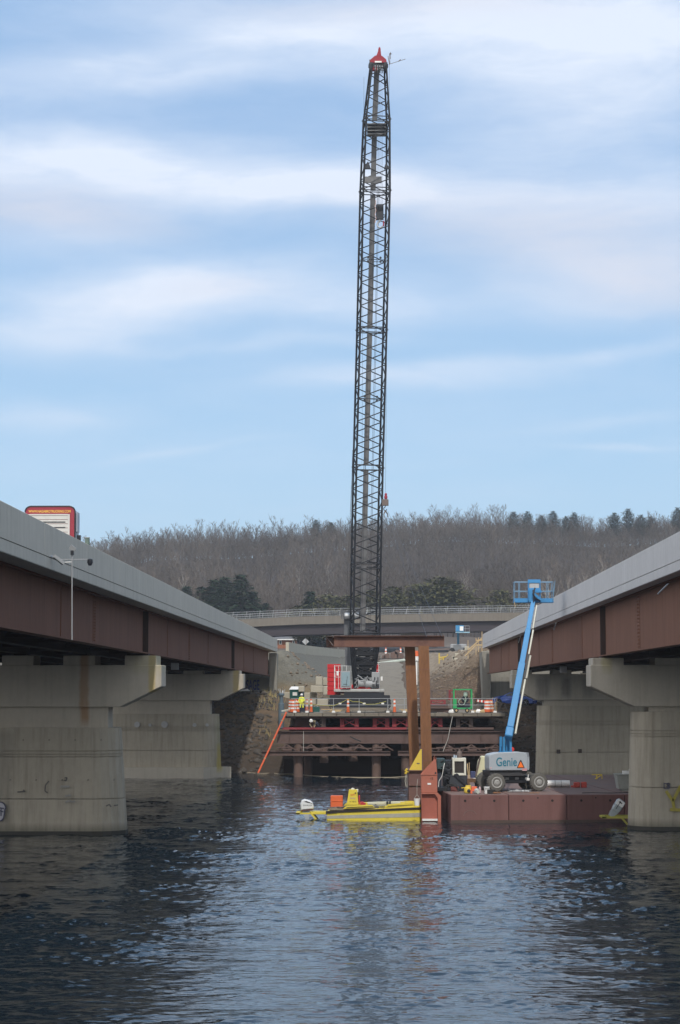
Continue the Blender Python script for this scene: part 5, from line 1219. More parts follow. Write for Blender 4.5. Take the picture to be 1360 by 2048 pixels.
# ================================================================== THINGS ON THE BARGE
def BL(x, y, z=0.0): return BM @ Vector((x, y, z))       # barge coordinates to world
def boom_lift():
    D = 106.6; yaw = R(14); o = G(1033, 1579.5, DZ + .006); o = Vector((o.x, D + .2, DZ + .006)); o.x = (1033 - 740) * D / 4000
    t = thing('boom_lift', 'sky blue telescopic boom lift with grey cover and big wheels on the barge', 'boom lift', o, yaw)
    L = dict(parent=t, w=False)
    # chassis and axles
    MB().box(-.95, .95, .25, 1.75, .42, .82).build('chassis', m_black, bevel=.04, **L)
    g = MB()
    for x in (-1.2, 1.15): g.box(x - .1, x + .1, .1, 1.9, .38, .58); g.bar((x, .3, .55), (x * .6, .4, .75), .16, .18)
    g.build('axles', m_black, **L)
    for k in range(3): MB().box(-.62 + k * .55, -.42 + k * .55, .235, .25, .62, .74).build('tie_down_plate', m_grey, **L)
    for x in (-1.2, 1.15):
        for y, s in ((-.12, -1), (1.78, 1)):
            w = MB().lathe([(.30, -.02), (.44, .0), (.485, .06), (.49, .16), (.485, .28), (.44, .34), (.30, .36)], (x, y, .49), 28, 'y').build('wheel', m_tyre, smooth=True, **L)
            yy = y - .03 if s < 0 else y + .33
            MB().lathe([(.02, -.03 * 1), (.10, -.03), (.12, .0), (.20, .02), (.27, -.015), (.30, .0), (.30, .05), (.02, .05)], (x, yy, .49), 22, 'y').build('rim', mat('grey wheel rim', (.30, .30, .29), .6, var=.2, scale=4), w, w=False, smooth=True)
            tr = MB()
            for k in range(22):
                a = 6.283 * k / 22; c = Vector((x + .477 * math.cos(a), 0, .49 + .477 * math.sin(a))); dx = Vector((-math.sin(a), 0, math.cos(a))) * .025
                tr.bar(c + Vector((0, y + .02, 0)) - dx, c + Vector((0, y + .17, 0)) + dx, .05, .03, (math.cos(a), 0, math.sin(a))); tr.bar(c + Vector((0, y + .32, 0)) - dx, c + Vector((0, y + .17, 0)) + dx, .05, .03, (math.cos(a), 0, math.sin(a)))
            tr.build('tread', m_tyre, w, w=False)
    # turret: dark skirt, grey moulded covers
    I = MW[t.name].inverted()
    def P(px, py, d=0.0): return I @ W(px, py, D + d)
    x0, x1 = P(975, 1500).x, P(1063, 1500).x; z0, z1, z2 = P(1020, 1553).z, P(1020, 1541).z, P(1020, 1506).z
    MB().prism([(x0 + .08, z0), (x1 - .25, z0), (x1 - .05, z1 - .003), (x0 + .03, z1 - .003)], .02, 1.3, 'y').build('turret_skirt', mat('dark grey plastic', (.05, .05, .055), .6), bevel=.03, **L)
    def cover(a, b, y0, y1, top):
        pr = [(a + .03, z1), (b - .03, z1), (b, z1 + .1)] + [(b - .0, top - .22), (b - .06, top - .08), (b - .2, top - .02), (b - .5, top + .03)] + [(a + .5, top), (a + .12, top - .07), (a + .03, top - .13), (a, top - .25), (a, z1 + .1)]
        return MB().prism(pr, y0, y1, 'y')
    cv = cover(x0, x1 - .12, -.12, .75, z2 + .03).build('rear_cover', m_lgrey, bevel=.035, **L)
    text('Genie', .64, m_teal, t, Matrix.Translation((P(1012, 1525).x, -.128, P(1012, 1524.5).z)) @ FRONT, 'lettering', .004, w=False, fit=1.14, bold=.008)
    a, b = P(1034.5, 1532), P(1051, 1532); c = (a.x + b.x) / 2; hh = .25; zz = P(1040, 1531).z - .12
    g = MB(); g.prism([(c - .215, zz - .02), (c + .215, zz - .02), (c + .19, zz + .05), (c + .03, zz + .40), (c - .03, zz + .40), (c - .19, zz + .05)], -.131, -.126, 'y'); tri = g.build('slow_vehicle_sign', m_ink, **L)
    MB().prism([(c - .165, zz + .02), (c + .165, zz + .02), (c, zz + .33)], -.138, -.132, 'y').build('orange_triangle', mat('fluorescent orange', (.95, .20, .03), .5, var=.03), tri, w=False)
    g = MB(); g.box(c + .08, c + .34, -.127, -.122, zz - .16, zz - .04); g.box(x0 + .02, x0 + .14, -.127, -.122, z1 + .12, z1 + .17); g.build('warning_decal', mat('pink white decal', (.6, .4, .42), .5), **L)
    MB().box(c + .08, c + .34, -.13, -.1275, zz - .09, zz - .06).build('decal_stripe', m_redink, **L)
    cover(x1 - .6, x1 + .02, .05, 1.5, z2 + .0).build('side_cover', m_lgrey, bevel=.035, **L)
    g = MB(); g.box(x1 - .17, x1 - .135, -.1, -.0, z1 + .12, z2 - .16); g.box(x1 + .021, x1 + .026, .5, 1.4, z1 + .2, z2 - .2)
    g.build('cover_vents', m_black, **L)
    g = MB(); g.bar((x1 - .1, -.02, z0 - .15), (x1 - .06, 0, z0 + .1), .03, .03); g.cbox(x1 - .16, x1 - .0, -.05, .08, z0 - .22, z0 - .1, .02); g.build('work_light', m_refl, **L)
    # lower boom links
    zt = P(1018, 1470).z; xm = P(1019, 1500).x
    g = MB()
    for a_, b_ in (((1011, 1512), (1011, 1474)), ((1026, 1512), (1025, 1474))):
        p, q = P(*a_), P(*b_); p.y = q.y = .25; g.bar(p, q, .10, .12)
        p2 = p.copy(); p2.y = q2y = .8; q2 = q.copy(); q2.y = .8; g.bar(p2, q2, .10, .12)
    for px, dx in ((1015.5, .0), (1020, .01)):
        p, q = P(px, 1512), P(px + .5, 1476); p.y = q.y = .5; g.tube(p, q, .04, 8)
    g.box(P(1008, 1512).x, P(1028, 1512).x, .15, .95, P(1018, 1514).z, P(1018, 1503).z)
    for k in range(4): g.box(P(998 + 2.6 * k, 1505).x, P(999 + 2.6 * k, 1505).x, .1, .14, P(1010, 1513).z, P(1010, 1503).z)
    g.box(P(998, 1505).x, P(1009, 1505).x, .15, .2, P(1010, 1513).z, P(1010, 1504).z); g.build('tower_links', m_blue_dk, **L)
    g = MB(); p, q = P(1034, 1504), P(1029, 1466); p.y = q.y = .9; g.bar(p, q, .10, .14); p, q = P(1037, 1504), P(1030, 1468); p.y = q.y = 1.3; g.bar(p, q, .06, .08); g.build('rear_link', m_blue_dk, **L)
    g = MB(); c = P(1029, 1499); g.lathe([(.02, -.08), (.12, -.06), (.13, .06), (.02, .1)], (c.x, .3, c.z), 12, 'y'); g.build('red_pivot_cap', m_redink, **L)
    # elbow and telescopic boom, in world space
    B0, B1 = W(1018, 1468, D + .35), W(1066, 1205, D + 5.2)
    dd = (B1 - B0).normalized(); MB().bar(B0 - dd * .25 + Vector((0, 0, .0)), B0 + dd * .35, .42, .46, (0, -1, .3)).build('boom_elbow', m_blue, t, bevel=.05)
    s1 = B0.lerp(B1, .52); s2 = B0.lerp(B1, .78)
    MB().bar(B0 + dd * .36, s1, .35, .40, (0, -1, .3)).build('boom_tube', m_blue, t, bevel=.02)
    MB().bar(s1, s2, .29, .33, (0, -1, .3)).build('boom_tube', m_blue, t, bevel=.02)
    MB().bar(s2, B1, .235, .27, (0, -1, .3)).build('boom_tube', m_blue, t, bevel=.02)
    sd = dd.cross(Vector((0, -1, .3))).normalized(); sd = sd if sd.x > 0 else -sd
    def side(u, o=0.0): return B0.lerp(B1, u) + sd * (.33 + o)
    g = MB(); g.tube(side(.01), side(.41), .055, 8); g.build('hose_tube', m_offwhite, t)
    g = MB(); g.tube(side(.60, -.05), side(.79, -.05), .05, 8); g.tube(side(.80, -.08), side(.985, -.10), .038, 8); g.build('hose_tube', m_offwhite, t)
    g = MB(); n = 30
    for k in range(n):
        u = .42 + .175 * k / n; v = .42 + .175 * (k + .55) / n; a, b = side(u, -.1), side(u, .10); g.bar(a, b, .07, .05, (0, -1, .3))
    g.bar(side(.415, -.08), side(.60, -.10), .04, .2, (0, -1, .3)); g.build('cable_chain', m_black, t)
    g = MB()
    for k in range(n):
        u = .423 + .175 * k / n; a = side(u, .0) + Vector((0, -.09, 0)); b = side(u + .002, .09) + Vector((0, -.09, 0)); g.bar(a, b, .03, .018, (0, -1, .3))
    g.build('chain_links', m_offwhite, t)
    # basket
    Dp = D + 5.3; c = lambda px, py, d=0.0: W(px, py, Dp + d)
    xL, xR = c(1030, 1200).x, c(1107, 1200).x; zf = c(1068, 1202).z; zr = c(1068, 1163).z; y0, y1 = Dp + .2, Dp + 1.05
    bk = MB().box(xL, xR, y0, y1, zf - .06, zf).build('basket_floor', m_blue, t, bevel=.01)
    g = MB(); g.box(xL, xR, y0 - .03, y0, zf - .07, zf + .16); g.box(xL, xR, y1, y1 + .03, zf - .07, zf + .16); g.box(xL - .03, xL, y0, y1, zf - .07, zf + .16); g.box(xR, xR + .03, y0, y1, zf - .07, zf + .16); g.build('toe_board', m_blue, bk)
    g = MB(); ym = (zf + zr) / 2 + .02
    for z in (zr, ym):
        g.tube((xL, y0, z), (xR, y0, z), .022, 6); g.tube((xL, y1, z), (xR, y1, z), .022, 6); g.tube((xL, y0, z), (xL, y1, z), .022, 6); g.tube((xR, y0, z), (xR, y1, z), .022, 6)
    for x in (xL, xL + .28, xR - .28, xR):
        for y in (y0, y1): g.tube((x, y, zf), (x, y, zr), .022, 6)
    g.tube((xR, y0, zf + .4), (xR + .1, y0 - .1, zr), .02, 5); g.tube((xR - .02, y0 - .1, zf), (xR + .1, y0 - .15, zr + .05), .02, 5)
    g.build('basket_rails', mat('blue grey rail', (.14, .24, .34), .5), bk)
    g = MB(); a, b = c(1056, 1158), c(1081, 1158); g.box(a.x, b.x, y0 - .2, y0 + .1, c(1068, 1166).z, c(1068, 1159).z); g.box(a.x, a.x + .05, y0 - .2, y0 + .1, zf, c(1068, 1166).z); g.box(b.x - .05, b.x, y0 - .2, y0 + .1, zf, c(1068, 1166).z); g.box(a.x, b.x, y0 - .22, y0 - .05, c(1068, 1184).z, c(1068, 1176).z)
    g.build('control_console', m_blue, bk, bevel=.01)
    MB().box(a.x + .08, b.x - .08, y0 - .16, y0 - .1, c(1068, 1176).z, c(1068, 1167).z).build('console_screen', m_galv, bk)
    g = MB(); a, b = c(1058, 1203), c(1083, 1203); g.box(a.x, a.x + .22, y0 - .35, y0 - .02, c(0, 1205).z, c(0, 1180).z); g.bar(c(1068, 1188, -.1), c(1082, 1200, 0), .12, .14); g.box(a.x, b.x, y0 - .3, y0 - .02, c(0, 1186).z, c(0, 1182).z); g.build('rotator_bracket', m_blue, t)
    g = MB(); g.path([c(1070, 1176, -.2), c(1066, 1188, -.35), c(1072, 1198, -.3), c(1080, 1201, -.1)], .045, 6); g.path([c(1066, 1180, -.2), c(1068, 1190, -.3), c(1067, 1204, -.3)], .035, 6); g.build('hose_loops', m_black, t)
    for px in (1031,): MB().path([c(1030, 1200, .2), c(1029, 1208, .2), c(1031, 1213, .2)], .02, 5).build('dangling_strap', m_wood, t)
boom_lift()
def generator():
    D = 107.3; s = D / 4000; X = lambda px: (px - 740) * s; Z = lambda py: W(900, py, D).z
    t = thing('power_unit', 'black diesel power unit with white framed radiator, on the barge beside the spud pockets', 'power unit', (X(905), D, DZ))
    MB().box(X(872), X(934), D - .1, D + 1.6, DZ + .01, DZ + .2).build('skid', m_black, t, bevel=.02)
    MB().box(X(896), X(932), D - .05, D + 1.1, DZ + .2, Z(1549)).build('lower_tank', mat('dark slate paint', (.035, .04, .05), .5), t, bevel=.04)
    MB().prism([(X(905), Z(1549)), (X(912), Z(1546)), (X(934), Z(1568)), (X(929), Z(1572))], D - .14, D - .06, 'y').build('slanted_guard', m_black, t)
    fr = MB(); x0, x1, z0, z1 = X(903), X(930), Z(1551), Z(1516)
    fr.box(x0, x0 + .11, D - .1, D + .9, z0, z1); fr.box(x1 - .11, x1, D - .1, D + .9, z0, z1); fr.box(x0 + .112, x1 - .112, D - .1, D + .9, z1 - .18, z1 - .0); fr.box(x0 + .112, x1 - .112, D - .1, D + .9, z0, z0 + .13)
    rf = fr.build('radiator_frame', m_offwhite, t, bevel=.015)
    g = MB(); g.box(x0 + .12, x1 - .12, D - .02, D + .3, z0 + .14, z1 - .19)
    g.build('radiator_core', mat('radiator core', (.035, .035, .035), .8, var=.3, scale=20), rf)
    g = MB()
    for k in range(9): g.box(x0 + .12, x1 - .12, D - .045, D - .03, z0 + .18 + k * .06, z0 + .19 + k * .06)
    g.build('radiator_slats', m_greyst, rf)
    g = MB(); g.lathe([(.14, 0), (.14, .28), (.10, .34), (.07, .36), (.07, .46)], (X(918), D + .4, z1), 14); g.build('exhaust_stack', m_greyst, t, smooth=True)
    g = MB(); g.cbox(X(905.5), X(908.5), D + .1, D + .3, z1, z1 + .16, .01); g.cbox(X(909.5), X(912), D + .1, D + .3, z1, z1 + .13, .01); g.build('filter_cans', mat('pale blue grey', (.35, .42, .5), .5), t)
    MB().cbox(X(872), X(889), D + .1, D + 1.0, Z(1538), Z(1517), .04).build('air_cleaner', mat('dark teal grey', (.03, .055, .06), .5), t)
    MB().box(X(873), X(882), D + .3, D + .9, DZ + .2, Z(1538)).build('battery_box', m_navy, t)
    g = MB(); r = np.random.RandomState(8)
    for k in range(34):
        a = Vector((X(r.uniform(882, 903)), D - .1 + r.rand() * .6, Z(r.uniform(1520, 1572)))); g.tube(a, a + Vector((r.uniform(-.35, .35), r.uniform(-.1, .2), r.uniform(-.45, .3))), .02 + .03 * r.rand(), 6)
    for k in range(9): c = Vector((X(r.uniform(884, 900)), D - .08, Z(r.uniform(1525, 1568)))); g.lathe([(.02, -.05), (.09, -.04), (.09, .05), (.02, .06)], c, 10, 'y')
    g.box(X(884), X(901), D + .2, D + 1, DZ + .2, Z(1521)); g.build('engine_block', m_black, t)
    g = MB(); g.path([W(889, 1526, D - .2), W(887, 1537, D - .3), W(884, 1552, D - .3), W(878, 1562, D - .3), W(877, 1574, D - .3)], .016, 5); g.build('pale_cable', m_white, t)
    g = MB(); pts = [Vector((X(897 + 13 * math.cos(a) + 3), D - .5, Z(1580 - 13 * math.sin(a)))) for a in np.linspace(-.1, 3.25, 10)]; g.path(pts, .03, 6); pts = [p + Vector((.05, -.2, -.05)) for p in pts]; g.path(pts, .025, 6)
    g.build('coiled_hose', m_rubber, t)
    MB().box(X(899), X(915), D - .45, D - .2, DZ + .006, DZ + .25).build('red_sump', mat('dull red', (.16, .05, .045), .7), t)
    t = thing('leaning_bars', 'thin timber laths leaning behind the black power unit', 'laths', (X(938), D + 2, DZ)); g = MB()
    g.bar((X(936), D + 2, Z(1530)), (X(940), D + 1.6, DZ + .01), .05, .03); g.bar((X(940), D + 2.1, Z(1528)), (X(941), D + 1.7, DZ + .01), .03, .03); g.build('lath', m_wood, t)
generator()
def stand(px, py, D=None): 
    p = G(px, py, DZ + .006); return p
def clutter():
    # white tote box behind the lift, pallet, pipes
    p = stand(966, 1572); p = Vector(((966 - 740) * 109 / 4000, 109.3, DZ + .006))
    t = thing('tote_tank', 'cream plastic tank on a stand behind the left wheel of the lift', 'tank', p)
    MB().prism([(-.42, .62), (.42, .62), (.42, 1.75), (-.12, 1.78), (-.3, 1.5)], 0, .9, 'y').build('tank_body', mat('cream plastic', (.62, .60, .40), .6, var=.12), t, w=False, bevel=.04)
    g = MB(); g.bar((-.45, -.03, .7), (-.2, -.03, 1.72), .09, .05, (0, 1, 0)); g.build('corner_strip', m_greyst, t, w=False)
    g = MB(); g.box(-.5, .5, 0, .9, .3, .38); [g.box(x - .05, x + .05, y, y + .1, 0, .6) for x in (-.4, .4) for y in (0, .8)]; g.box(-.45, .6, 0, .9, .56, .618); g.build('stand', m_black, t, w=False)
    MB().cbox(-.72, -.45, 0, .4, .62, .95, .02).build('blue_box', mat('dark blue plastic', (.05, .06, .14), .6), t, w=False)
    MB().cbox(-.62, -.3, -.15, .3, .38, .6, .03).build('white_bag', m_white, t, w=False)
    p = Vector(((945 - 740) * 109 / 4000, 108.6, DZ + .006)); t = thing('timber_stack', 'short rusty timber pieces stacked left of the lift wheel', 'timber', p); g = MB(); r = np.random.RandomState(3)
    for k in range(6): g.box(-.45 + r.uniform(-.1, .1), .42 + r.uniform(-.1, .1), .12 * (k % 2), .12 * (k % 2) + .11, .40 + .07 * (k // 2), .46 + .07 * (k // 2))
    for x in (-.3, .3): g.box(x - .06, x + .06, 0, .2, 0, .40)
    g.build('timber', mat('rusty brown timber', (.16, .09, .05), .8), t, w=False)
    # small gear along the edge of the deck
    def gear(name, lab, cat, px, py, D, fn, m, part='body'):
        p = Vector(((px - 740) * D / 4000, D, DZ + .006)); t = thing(name, lab, cat, p); g = MB(); fn(g); g.build(part, m, t, w=False, bevel=.008); return t
    t = gear('yellow_pump', 'small yellow pump at the barge edge in front of the power unit', 'pump', 933, 1582, 104.9, lambda g: (g.lathe([(.05, 0), (.17, .02), (.2, .1), (.19, .28), (.12, .36), (.05, .38)], (0, 0, 0), 14), g.bar((-.1, 0, .3), (-.34, -.05, .28), .05, .04), g.box(-.1, .16, -.1, .1, .34, .42)), m_yel2)
    MB().lathe([(.03, -.22), (.09, -.21), (.09, -.12), (.03, -.1)], (.05, 0, .14), 12, 'y').build('pump_outlet', m_black, t, w=False)
    t = gear('red_pump', 'small red engine pump next to the yellow pump', 'pump', 946, 1584, 104.8, lambda g: (g.cbox(-.14, .14, -.1, .15, .12, .36, .02), g.box(-.2, -.1, -.08, .1, 0, .2), g.box(.05, .12, -.08, .1, 0, .15)), m_orange2)
    g = MB(); g.lathe([(.03, -.2), (.13, -.18), (.14, -.1), (.03, -.08)], (.12, 0, .14), 14, 'y'); g.build('flywheel', m_galv, t, w=False); MB().lathe([(.01, -.215), (.05, -.21), (.05, -.2), (.01, -.2)], (.12, 0, .14), 10, 'y').build('hub', m_black, t, w=False)
    t = gear('coupling', 'pale pipe coupling lying beside the red pump', 'pipe fitting', 953, 1586, 104.6, lambda g: g.lathe([(.05, -.12), (.10, -.12), (.10, .12), (.05, .12)], (0, 0, .10), 14, 'y'), mat('pale green grey', (.38, .42, .38), .6))
    t = gear('small_bottle', 'small pinkish bottle behind the pumps', 'bottle', 957, 1576, 105.5, lambda g: g.lathe([(.07, 0), (.07, .24), (.03, .3), (.03, .34)], (0, 0, 0), 10), mat('pinkish plastic', (.5, .36, .38), .6))
    t = gear('paint_bucket', 'white lettered bucket standing in front of the lift wheel', 'bucket', 971, 1583, 104.6, lambda g: g.lathe([(.12, 0), (.155, .34), (.165, .34), (.165, .36), (.02, .36)], (0, 0, 0), 16), m_refl)
    text('OSHA', .09, m_ink, t, Matrix.Translation((0, -.162, .26)) @ FRONT, 'lettering', .004, w=False)
    MB().lathe([(.0, .36), (.05, .37), (.03, .45), (.0, .46)], (0, 0, 0), 8).build('lid_knob', m_black, t, w=False)
    t = gear('hose_coil', 'dark coiled hose lying right of the white bucket', 'hose', 980, 1586, 104.4, lambda g: [g.path([Vector((.2 * math.cos(a), .12 * math.sin(a) + .01 * k, .04 + .05 * k)) for a in np.linspace(0, 6.28, 14)], .03, 5) for k in range(4)], m_rubber)
    t = gear('chain_pile', 'little pile of rusty chain at the foot of the lift wheel', 'chain', 992, 1584, 104.3, lambda g: [g.tube((random.uniform(-.25, .25), random.uniform(-.1, .1), .03 + random.random() * .05), (random.uniform(-.25, .25), random.uniform(-.1, .1), .04 + random.random() * .06), .03, 5) for _ in range(14)], m_rust)
    t = gear('orange_strap', 'faded orange strap lying under the middle of the lift', 'strap', 1066, 1584, 104.9, lambda g: [g.bar((-.28 + .1 * k, .05 * (k % 2), .02), (-.16 + .1 * k, .05 * ((k + 1) % 2), .03 + .02 * (k % 2)), .05, .02) for k in range(5)], mat('faded orange webbing', (.35, .17, .05), .8))
    t = gear('welding_leads', 'tangle of thin hoses and rods under the lift between its wheels', 'hoses', 1035, 1578, 106.2, lambda g: [g.tube((random.uniform(-.7, .7), random.uniform(-.3, .5), .03 + random.random() * .08), (random.uniform(-.7, .7), random.uniform(-.3, .5), .03 + random.random() * .08), .022, 5) for _ in range(16)], m_galv)
    # white pipe with bands, red blocks, yellow frame further back
    D = 111.5; a, b = W(1094, 1560, D), W(1139, 1558, D); a.z = b.z = DZ + .21
    t = thing('white_pipe', 'fat white plastic pipe with dark bands lying right of the lift', 'pipe', a); g = MB(); g.tube(a, b, .18, 20); g.build('pipe_body', m_refl, t, smooth=True)
    for u in (.35, .62): g = MB(); c = a.lerp(b, u); g.tube(c - (b - a) * .006, c + (b - a) * .006, .187, 20); g.build('band', m_ink, t)
    g = MB(); g.tube(a.lerp(b, .1) - Vector((0, 0, .2)), a.lerp(b, .1) - Vector((0, .3, .2)), .03, 5); g.box(a.x, b.x, a.y + .15, a.y + .25, DZ + .006, DZ + .05); g.build('chock', m_wood, t)
    D = 111; t = thing('red_blocks', 'pair of dull red steel dogs lying beyond the white pipe end', 'steel blocks', ((1156 - 740) * D / 4000, D, DZ + .006)); g = MB()
    g.cbox(-.36, -.02, -.15, .2, .02, .30, .03); g.cbox(.04, .34, -.15, .2, .02, .32, .03); g.box(-.5, -.36, -.05, .1, .02, .12); g.lathe([(.03, -.06), (.12, -.06), (.12, .06), (.03, .06)], (-.18, -.2, .17), 12, 'y'); g.build('steel_dogs', mat('worn red paint', (.42, .06, .045), .6, var=.25, scale=3), t, w=False)
    D = 121; t = thing('pipe_stand', 'small yellow frame lying far back on the barge deck', 'frame', ((1192 - 740) * D / 4000, D, DZ + .006)); g = MB()
    g.bar((-.2, 0, .05), (.2, 0, .28), .05, .05); g.bar((.2, 0, .28), (.22, 0, .05), .05, .05); g.bar((-.4, 0, .3), (.22, 0, .3), .06, .06); g.tube((-.1, 0, .02), (-.1, 0, .3), .04, 6); g.build('bars', m_yel2, t, w=False)
    # concrete-coloured skip
    D = 107.6; x0, x1 = (1229 - 740) * D / 4000, (1262 - 740) * D / 4000
    t = thing('waste_skip', 'grey steel skip with stained side near the right pier', 'skip', ((x0 + x1) / 2, D, DZ + .006)); w = (x1 - x0) / 2 + .1; zt = W(0, 1547, D).z - DZ
    g = MB(); g.rings([[(-w + .12, -.5, .12), (w - .12, -.5, .12), (w - .12, .6, .12), (-w + .12, .6, .12)], [(-w, -.6, zt - .05), (w, -.6, zt - .05), (w, .7, zt - .05), (-w, .7, zt - .05)]]); g.box(-w - .03, w + .03, -.63, .73, zt - .05, zt); g.box(-w + .3, w - .3, -.45, -.3, 0, .12); g.box(-w + .3, w - .3, .3, .45, 0, .12)
    g.build('skip_body', mat('stained pale grey steel', (.30, .31, .28), .7, var=.2, scale=1.5, col2=(.15, .10, .08), mask=.56), t, w=False, bevel=.01)
    t2 = thing('drum_lid', 'white round lid and can lying on top of the grey skip', 'lid', ((1248 - 740) * D / 4000, D, DZ + zt)); g = MB(); g.cbox(-.22, .1, -.2, .2, .01, .16, .02); g.lathe([(.02, -.03), (.14, -.03), (.14, .03), (.02, .03)], (.25, 0, .2), 14, 'y'); g.tube((.25, .0, .2), (.25, .12, .0), .03, 5); g.build('lid', m_white, t2, w=False)
    g = MB(); r_ = [BL(7.0 + .5 * k, 1.1 + .2 * math.sin(k * 1.7), DZ + .03) for k in range(9)]; t3 = thing('deck_hose', 'thin dark hose trailing along the barge deck right of the lift', 'hose', r_[0]); g.path(r_, .022, 5); g.build('hose', m_rubber, t3)
clutter()
# ================================================================== WORK BOATS
def outboard(parent, M, sc=1.0, words='EVINRUDE'):
    """cowl, midsection, clamp; M places it"""
    pr = [(-.30, 0), (.42, .08), (.46, .2), (.38, .46), (.24, .58), (-.10, .66), (-.26, .58), (-.33, .36)]
    g = MB(); rs = []
    for y, k in ((-.24, .78), (-.19, .95), (-.1, 1.0), (.1, 1.0), (.19, .95), (.24, .78)): rs.append([M @ Vector((u * k * sc, y * sc, (.32 + (v - .32) * k) * sc)) for u, v in pr])
    o = g.rings(rs).build('engine_cowl', mat('white cowl', (.62, .64, .66), .3, var=.05, coat=.5), parent, bevel=.01)
    g = MB(); g.prism([(-.10 * sc, .50 * sc), (.02 * sc, .555 * sc), (.36 * sc, .42 * sc), (.36 * sc, .40 * sc), (.10 * sc, .44 * sc)], -.243 * sc, -.20 * sc, 'y', M); g.build('black_intake', m_black, o)
    g = MB(); g.prism([(-.29 * sc, -.03 * sc), (.43 * sc, .05 * sc), (.43 * sc, .08 * sc), (-.29 * sc, .005 * sc)], -.20 * sc, .2 * sc, 'y', M); g.build('cowl_seam', mat('dull red', (.16, .05, .045)), o)
    if words: text(words, .10 * sc, m_ink, o, M @ Matrix.Translation((.10 * sc, -.245 * sc, .30 * sc)) @ FRONT, 'lettering', .003, fit=.50 * sc)
    g = MB(); g.prism([(-.22 * sc, -.02 * sc), (.22 * sc, .02 * sc), (.17 * sc, -.55 * sc), (.20 * sc, -1.0 * sc), (-.05 * sc, -1.0 * sc), (-.02 * sc, -.5 * sc)], -.10 * sc, .10 * sc, 'y', M); g.build('midsection', m_lgrey if sc < 1 else m_black, parent)
def yellow_boat():
    D = 105.4; s = D / 4000; X = lambda px: (px - 740) * s; Z = lambda py: W(740, py, D).z
    t = thing('work_boat', 'yellow flat work boat with white outboard and sign tower, moored at the spud pocket', 'boat', (X(740), D, 0))
    x0, x1 = X(653), X(840); yb = 2.2
    g = MB()      # hull: raised bow block to the right, slightly tapering sheer
    pr = [(x0, -.35), (x1, -.35), (x1, Z(1611)), (x0 + .02, Z(1624.5))]
    g.prism(pr, D, D + yb, 'y'); h = g.build('hull', m_yel, t, bevel=.03)
    g = MB(); g.prism([(x0 - .03, Z(1627.5)), (x0 + .55, Z(1626)), (x0 + .55, Z(1621.5)), (x0 - .03, Z(1622))], D - .05, D - .005, 'y'); g.prism([(x0 + .55, Z(1625.5)), (x1 + .0, Z(1618.5)), (x1, Z(1614.5)), (x0 + .55, Z(1621))], D - .04, D - .005, 'y'); g.build('rub_rail', mat('black rubber rail', (.022, .017, .015), .7), t)
    MB().prism([(x0 + .02, Z(1637.4)), (x1 - .01, Z(1634)), (x1 - .01, Z(1625.5)), (x0 + .02, Z(1631.5))], D - .012, D - .001, 'y').build('scuffed_band', mat('scuffed grey paint', (.34, .33, .27), .7, var=.25, scale=3), t)
    # raised coaming with raked ends
    g = MB(); g.prism([(X(686), Z(1618)), (X(749), Z(1615)), (X(743), Z(1610)), (X(692), Z(1612.5))], D + .02, D + .25, 'y'); g.prism([(X(768), Z(1615)), (X(840), Z(1611.5)), (X(826), Z(1604)), (X(776), Z(1609))], D + .02, D + .25, 'y')
    g.prism([(X(686), Z(1616)), (X(840), Z(1611)), (X(826), Z(1606)), (X(692), Z(1610))], D + yb - .3, D + yb, 'y'); co = g.build('gunwale_coaming', m_yel, t, bevel=.01)
    g = MB(); g.prism([(X(692), Z(1616)), (X(746), Z(1613.5)), (X(746), Z(1612.5)), (X(694), Z(1614.5))], D + .005, D + .018, 'y'); g.prism([(X(774), Z(1613)), (X(824), Z(1610)), (X(824), Z(1609)), (X(776), Z(1612))], D + .005, D + .018, 'y'); g.build('shadow_groove', mat('dark groove', (.06, .05, .03), .8), co)
    text('Pioneer', .30, m_ink, t, Matrix.Translation((X(759), D - .004, Z(1612.5))) @ FRONT, 'lettering', .006, fit=.55)
    MB().box(x0 + .15, x1 - .2, D + .3, D + yb - .3, Z(1621), Z(1617)).build('deck', m_timber, t)
    g = MB(); g.tube((X(733), D + .5, Z(1606.5)), (X(808), D + .5, Z(1604)), .02, 6); g.box(X(735), X(800), D + .6, D + 1.0, Z(1612), Z(1606)); g.build('stowed_boards', m_offwhite, t)
    g = MB(); g.cbox(X(772), X(776), D + .4, D + .6, Z(1609), Z(1604), .01); g.cbox(X(777.5), X(781), D + .4, D + .6, Z(1609), Z(1603.5), .01); g.build('cleats', m_black, t)
    # outboard bracket
    g = MB(); zt = Z(1626); g.box(X(592), X(652), D + .2, D + .32, zt - .08, zt); g.box(X(592), X(652), D + 1.6, D + 1.72, zt - .08, zt); g.box(X(592), X(600), D + .2, D + 1.72, zt - .07, zt - .01)
    g.bar((X(622), D + .2, zt - .02), (X(638), D + .2, -.1), .08, .09, (0, 1, 0)); g.bar((X(622), D + 1.65, zt - .02), (X(638), D + 1.65, -.1), .08, .09, (0, 1, 0)); g.box(X(622), X(652), D + .35, D + 1.55, zt - .1, zt + .03); g.build('engine_bracket', m_yel, t)
    outboard(t, Matrix.Translation((X(611.5), D + .9, Z(1623))), .92)
    # sign tower
    g = MB(); ya, yb2 = D + .5, D + 1.1; zb_, zt = Z(1611), Z(1580.5)
    g.rings([[(X(693), ya, zb_), (X(716), ya, zb_), (X(716), yb2, zb_), (X(693), yb2, zb_)], [(X(697.5), ya + .03, zt), (X(714), ya + .03, zt), (X(714), yb2 - .1, zt), (X(697.5), yb2 - .1, zt)]])
    tw = g.build('sign_tower', m_yel, t, bevel=.012)
